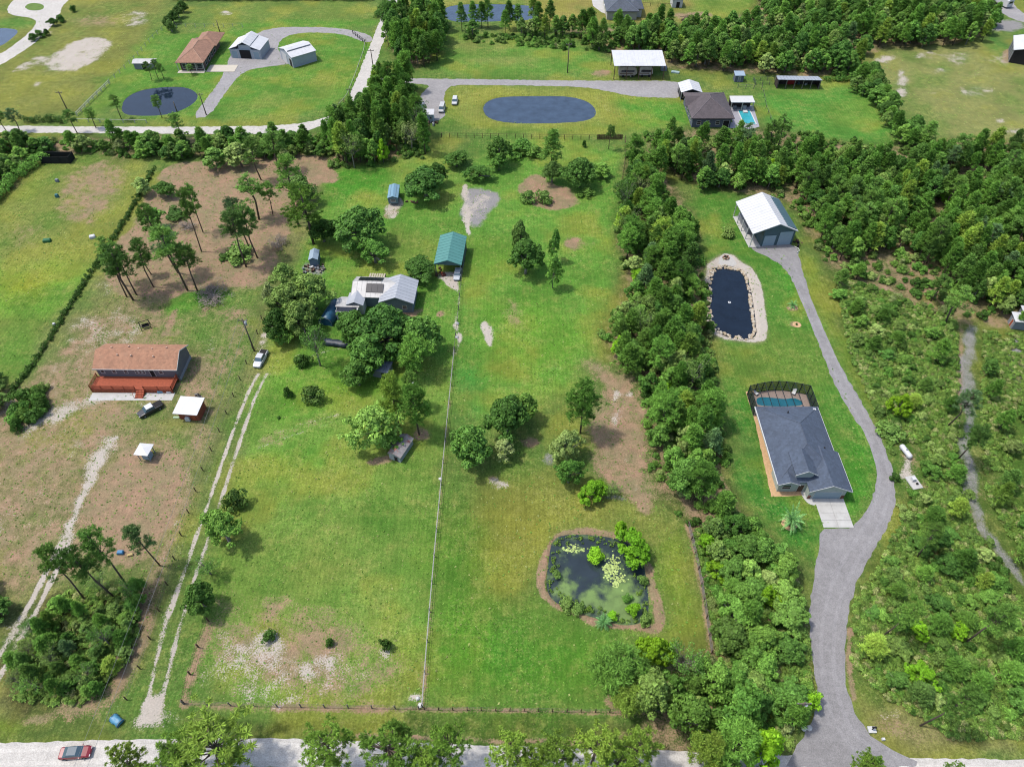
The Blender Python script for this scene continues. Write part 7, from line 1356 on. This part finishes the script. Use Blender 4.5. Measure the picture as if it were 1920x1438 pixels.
for nm, L_ in bycat.items():
    L_.sort(key=lambda p: (0 if 'grow' not in p else 1, -p['vis'])); lim = 290
    for i, p in enumerate(L_):
        V_ = KINDS_[p['kind']]; vi = p['v'] if p['v'] is not None else (p['id']*7+int(abs(p['x'])*13)) % len(V_); tm, cm, H_, D_, mm = V_[vi]; rz = (p['id']*2.399) % (2*pi)
        sc = (p['d']/D_, p['d']/D_, p['h']/H_)
        if i >= lim: stuff.setdefault(nm, []).append((p['x'], p['y'], rz, sc, (p['kind'], vi))); continue
        t = thing(nm, p['label'], NAMES[p['kind']][1], (p['x'], p['y'], 0), rz, p.get('grow')); 
        lean = .05 if p['kind'] in ('pine','palm') else .02; t.rotation_euler = (lean*sin(p['id']*1.7), lean*cos(p['id']*2.3), rz)
        for n2, me_ in (('trunk', tm), ('crown', cm)): o = link(n2, me_, t); o.scale = sc
def scatter(name, label, items, kinds):
    "one object: instances of the plant meshes on the points of a mesh"
    pts = [(x, y, 0) for x, y, *_ in items]; me = bpy.data.meshes.new(name); me.from_pydata(pts, [], [])
    me.attributes.new('spin', 'FLOAT', 'POINT').data.foreach_set('value', np.array([i[2] for i in items], np.float32))
    me.attributes.new('size', 'FLOAT_VECTOR', 'POINT').data.foreach_set('vector', np.array([i[3] for i in items], np.float32).ravel())
    me.attributes.new('pick', 'INT', 'POINT').data.foreach_set('value', np.array([kinds.index(i[4]) for i in items], np.int32))
    o = link(name, me); tag(o, label, kind='stuff'); ng = bpy.data.node_groups.new(name, 'GeometryNodeTree')
    ng.interface.new_socket('Geometry', in_out='INPUT', socket_type='NodeSocketGeometry'); ng.interface.new_socket('Geometry', in_out='OUTPUT', socket_type='NodeSocketGeometry')
    N_ = ng.nodes; gi = N_.new('NodeGroupInput'); go = N_.new('NodeGroupOutput'); jn = N_.new('GeometryNodeJoinGeometry'); iop = N_.new('GeometryNodeInstanceOnPoints')
    for k in reversed(kinds):
        if k not in proto: po = bpy.data.objects.new('leafy_form', KINDS_[k[0]][k[1]][4]); proto[k] = po
        oi = N_.new('GeometryNodeObjectInfo'); oi.inputs['Object'].default_value = proto[k]; oi.inputs['As Instance'].default_value = True; oi.transform_space = 'ORIGINAL'; ng.links.new(oi.outputs['Geometry'], jn.inputs[0])
    def att(nm_, typ):
        a = N_.new('GeometryNodeInputNamedAttribute'); a.data_type = typ; a.inputs['Name'].default_value = nm_; return [s_ for s_ in a.outputs if s_.enabled and s_.name == 'Attribute'][0]
    ng.links.new(gi.outputs[0], iop.inputs['Points']); ng.links.new(jn.outputs[0], iop.inputs['Instance']); iop.inputs['Pick Instance'].default_value = True
    ng.links.new(att('pick', 'INT'), iop.inputs['Instance Index']); cx_ = N_.new('ShaderNodeCombineXYZ'); ng.links.new(att('spin', 'FLOAT'), cx_.inputs[2]); ng.links.new(cx_.outputs[0], iop.inputs['Rotation']); ng.links.new(att('size', 'FLOAT_VECTOR'), iop.inputs['Scale'])
    ng.links.new(iop.outputs[0], go.inputs[0]); o.modifiers.new('plants', 'NODES').node_group = ng; return o
SL = {'pine_tree': 'mass of further pines of the woods', 'broadleaf_tree': 'mass of further broadleaf trees of the woods', 'oak_tree': 'further oaks of the woods'}
for nm, it in stuff.items(): scatter(nm.replace('_tree', '_woods'), SL.get(nm, 'further small trees of the woods'), it, sorted({i[4] for i in it}))
TANK = GP([(1672,828),(1730,828),(1738,925),(1680,925)])
WET = [smooth_poly(GP(p[1]), 1) for p in PONDS]+[GP([(1395,700),(1540,700),(1610,925),(1600,990),(1445,925)])]
# palmetto scrub and undergrowth
def ground_cover(name, label, polys, dens, kinds, smin, smax, seed):
    r = random.Random(seed); it = []
    for poly, f_ in polys:
        P_ = GP(poly); xs_ = [a for a, b in P_]; ys_ = [b for a, b in P_]; n = int((max(xs_)-min(xs_))*(max(ys_)-min(ys_))*dens*f_)
        for _ in range(n):
            x, y = r.uniform(min(xs_), max(xs_)), r.uniform(min(ys_), max(ys_))
            if not inpoly(x, y, P_) or not inview(x, y, 40): continue
            if float(vnoise(np.array([x]), np.array([y]), 3, .13)[0]) < .22: continue
            if inpoly(x, y, TANK): continue
            if name == 'pasture_weeds' and (any(inpoly(x, y, w_) for w_ in WET)): continue
            s_ = r.uniform(smin, smax); it.append((x, y, r.uniform(0, 6.3), (s_, s_, s_*r.uniform(.8, 1.3)), kinds[r.randrange(len(kinds))]))
    scatter(name, label, it, kinds)
ground_cover('palmetto_thicket', 'saw palmetto thicket of yellow-green fans covering the right-hand scrub', [([(1570,520),(1640,540),(1790,600),(1796,700),(1792,900),(1850,1040),(1900,1110),(2000,1180),(2000,1380),(1780,1385),(1720,1340),(1650,1300),(1596,1240),(1602,1130),(1650,1060),(1690,970),(1724,930),(1716,850),(1670,850),(1640,770),(1590,660)], 1.0), ([(1845,620),(1990,640),(1990,760),(1900,760),(1900,900),(2000,1000),(2000,1100),(1930,1070),(1850,930),(1838,800)], .8),
    ([(1300,990),(1400,990),(1500,1090),(1515,1200),(1520,1330),(1480,1400),(1350,1400),(1345,1230),(1320,1100)], .7), ([(30,1310),(20,1230),(130,1110),(280,1100),(250,1230),(150,1325)], .7)], 5.2, [('fan', i) for i in range(5)], .34, .78, 5)
ground_cover('undergrowth', 'low shrubby undergrowth beneath the woods and scrub', [([(1180,280),(1300,420),(1330,560),(1345,720),(1370,900),(1400,985),(1290,985),(1220,920),(1205,730),(1120,640),(1170,560),(1155,430)], 1.0), ([(1200,255),(1480,245),(1700,280),(1920,275),(2000,300),(2000,600),(1830,600),(1640,570),(1550,500),(1500,400),(1400,355),(1300,350)], .8), ([(1570,560),(1790,600),(1800,900),(1900,1110),(1950,1380),(1720,1350),(1600,1240),(1690,960),(1640,770)], .8), ([(700,160),(775,160),(810,300),(620,318),(612,260),(680,220)], 1), ([(-40,265),(610,262),(608,300),(300,300),(90,285),(-40,370)], 1), ([(868,66),(1420,60),(1620,95),(1600,146),(1150,100),(870,80)], .8), ([(1300,985),(1400,985),(1500,1090),(1515,1330),(1470,1400),(1210,1330),(1345,1230)], 1)], .3, [('lshrub',0),('lshrub',1),('shrub',0),('oshrub',0)], .35, .85, 6)
# small weeds of the pastures
def make_tuft(seed):
    rs = np.random.RandomState(seed); n = 26; a = rs.uniform(0, 6.3, n); r_ = rs.uniform(0, .3, n); c = np.stack([r_*np.cos(a), r_*np.sin(a), rs.uniform(.05, .16, n)], 1)
    v, f = leafquads(c, unit(rs.normal(size=(n, 3))+np.array([0, 0, 1.2])), rs.uniform(.06, .16, n), .5, rs); mb = MB(); mb.tube([(0,0,-.02),(0,0,.05)], .01, 3); return mkvar('weed', mb.v, mb.f, v, f, .25, .6, M_BARK, L_WEED)
L_WEED = leafmat('pasture_weeds', SL_(92,138,52), SL_(128,156,72), SL_(160,164,104), .15, .4)
register('weed', [make_tuft(i) for i in range(4)])
ground_cover('pasture_weeds', 'scattered small weed tufts in the mown pastures', [([(480,700),(600,330),(870,262),(1165,262),(1150,560),(1110,700),(1200,760),(1290,985),(1320,1220),(1250,1330),(345,1318),(400,1090),(440,900)], .5), ([(-60,300),(280,290),(180,490),(0,740),(-60,740)], .5), ([(300,310),(600,300),(520,540),(480,700),(300,1200),(60,1090),(-60,1060),(-60,820),(110,700),(190,560)], .7), ([(1390,740),(1440,1010),(1530,1060),(1530,1000),(1640,950),(1640,840),(1560,690),(1480,480),(1300,350),(1330,640)], .3), ([(0,20),(720,30),(620,220),(0,230)], .12), ([(850,165),(1270,180),(1290,240),(840,255)], .25), ([(1630,95),(1990,90),(1990,280),(1760,262)], .25)], 1.5, [('weed', i) for i in range(4)], .25, .6, 9)
# weeds and lilies of the front pond
def pads(name, label, spots, n, seed, leaf, size):
    rs = np.random.RandomState(seed); v, f = [], []
    for _ in range(n):
        cx_, cy_, sx_, sy_ = spots[rs.randint(len(spots))]; px_, py_ = cx_+rs.normal()*sx_, cy_+rs.normal()*sy_; x, y = G(px_, py_, -.2)
        if polydist(np.array([x]), np.array([y]), smooth_poly(GP(POND_FRONT), 1))[0] < .3: continue
        r_ = size*rs.uniform(.6, 1.3); a0 = rs.uniform(0, 6); n0 = len(v); z = -.185+rs.uniform(0, .05)
        v += [(x+r_*cos(a0+k*.95), y+r_*sin(a0+k*.95), z) for k in range(6)]; f.append(tuple(range(n0, n0+6)))
    tag(link(name, fastmesh(name, [(np.array(v), f, 0)], [leaf])), label, kind='stuff')
pads('lily_pads', 'pale yellow-green lily pads floating on the front pond', [(1148,1055,9,9),(1153,1075,9,10),(1157,1090,7,6),(1075,1029,10,4),(1142,1068,8,8)], 300, 3, leafmat('lily_leaves', SL_(158,170,104), SL_(134,158,88), None, .05, .35), .15)
rs = np.random.RandomState(31); ring = smooth_poly(GP(POND_FRONT), 2); cl = []
for i in range(len(ring)):
    a, b = ring[i], ring[(i+1) % len(ring)]
    for k in range(max(1, int(math.dist(a, b)/.35))):
        t = rs.rand(); cx_, cy_ = 13, 50; x, y = a[0]+(b[0]-a[0])*t, a[1]+(b[1]-a[1])*t; dd = rs.uniform(-.2, 1.3); l_ = hypot(x-cx_, y-cy_); cl.append((x-(x-cx_)/l_*dd, y-(y-cy_)/l_*dd, -.05, rs.uniform(.15,.42)))
v, f = clumpcloud(cl, 22, .11, rs); tag(link('bank_weeds', fastmesh('bank_weeds', [(v, f, 0)], [leafmat('pond_weeds', SL_(88,118,44), SL_(118,140,48), None, .2, .4)])), 'weedy fringe around the inside bank of the front pond', kind='stuff')
# brush pile
rs = np.random.RandomState(8); q = MB()
for i in range(60):
    a = rs.uniform(0, 6.3); c0 = rs.normal(size=3)*np.array([1.5,1.2,.1])+np.array([0,0,.5+rs.rand()*.9]); d = rs.normal(size=3)*np.array([1.2,1.2,.5]); q.tube([tuple(c0-d*.6), tuple(c0+d*.6)], .07, 4, False)
tag(q.obj('branch', mat('dark_brush', S(84,70,62), .9, .3), HB), kind='stuff'); q = MB(); q.loft([[(r_*cos(k*pi/6)*(1+.12*sin(k*3)), r_*.85*sin(k*pi/6), z) for k in range(12)] for r_, z in ((2.4,-.05),(2.1,.8),(1.1,1.5))]); q.obj('heap', mat('dark_brush', S(84,70,62)), HB)
for k, p in enumerate(proto.values()): pass
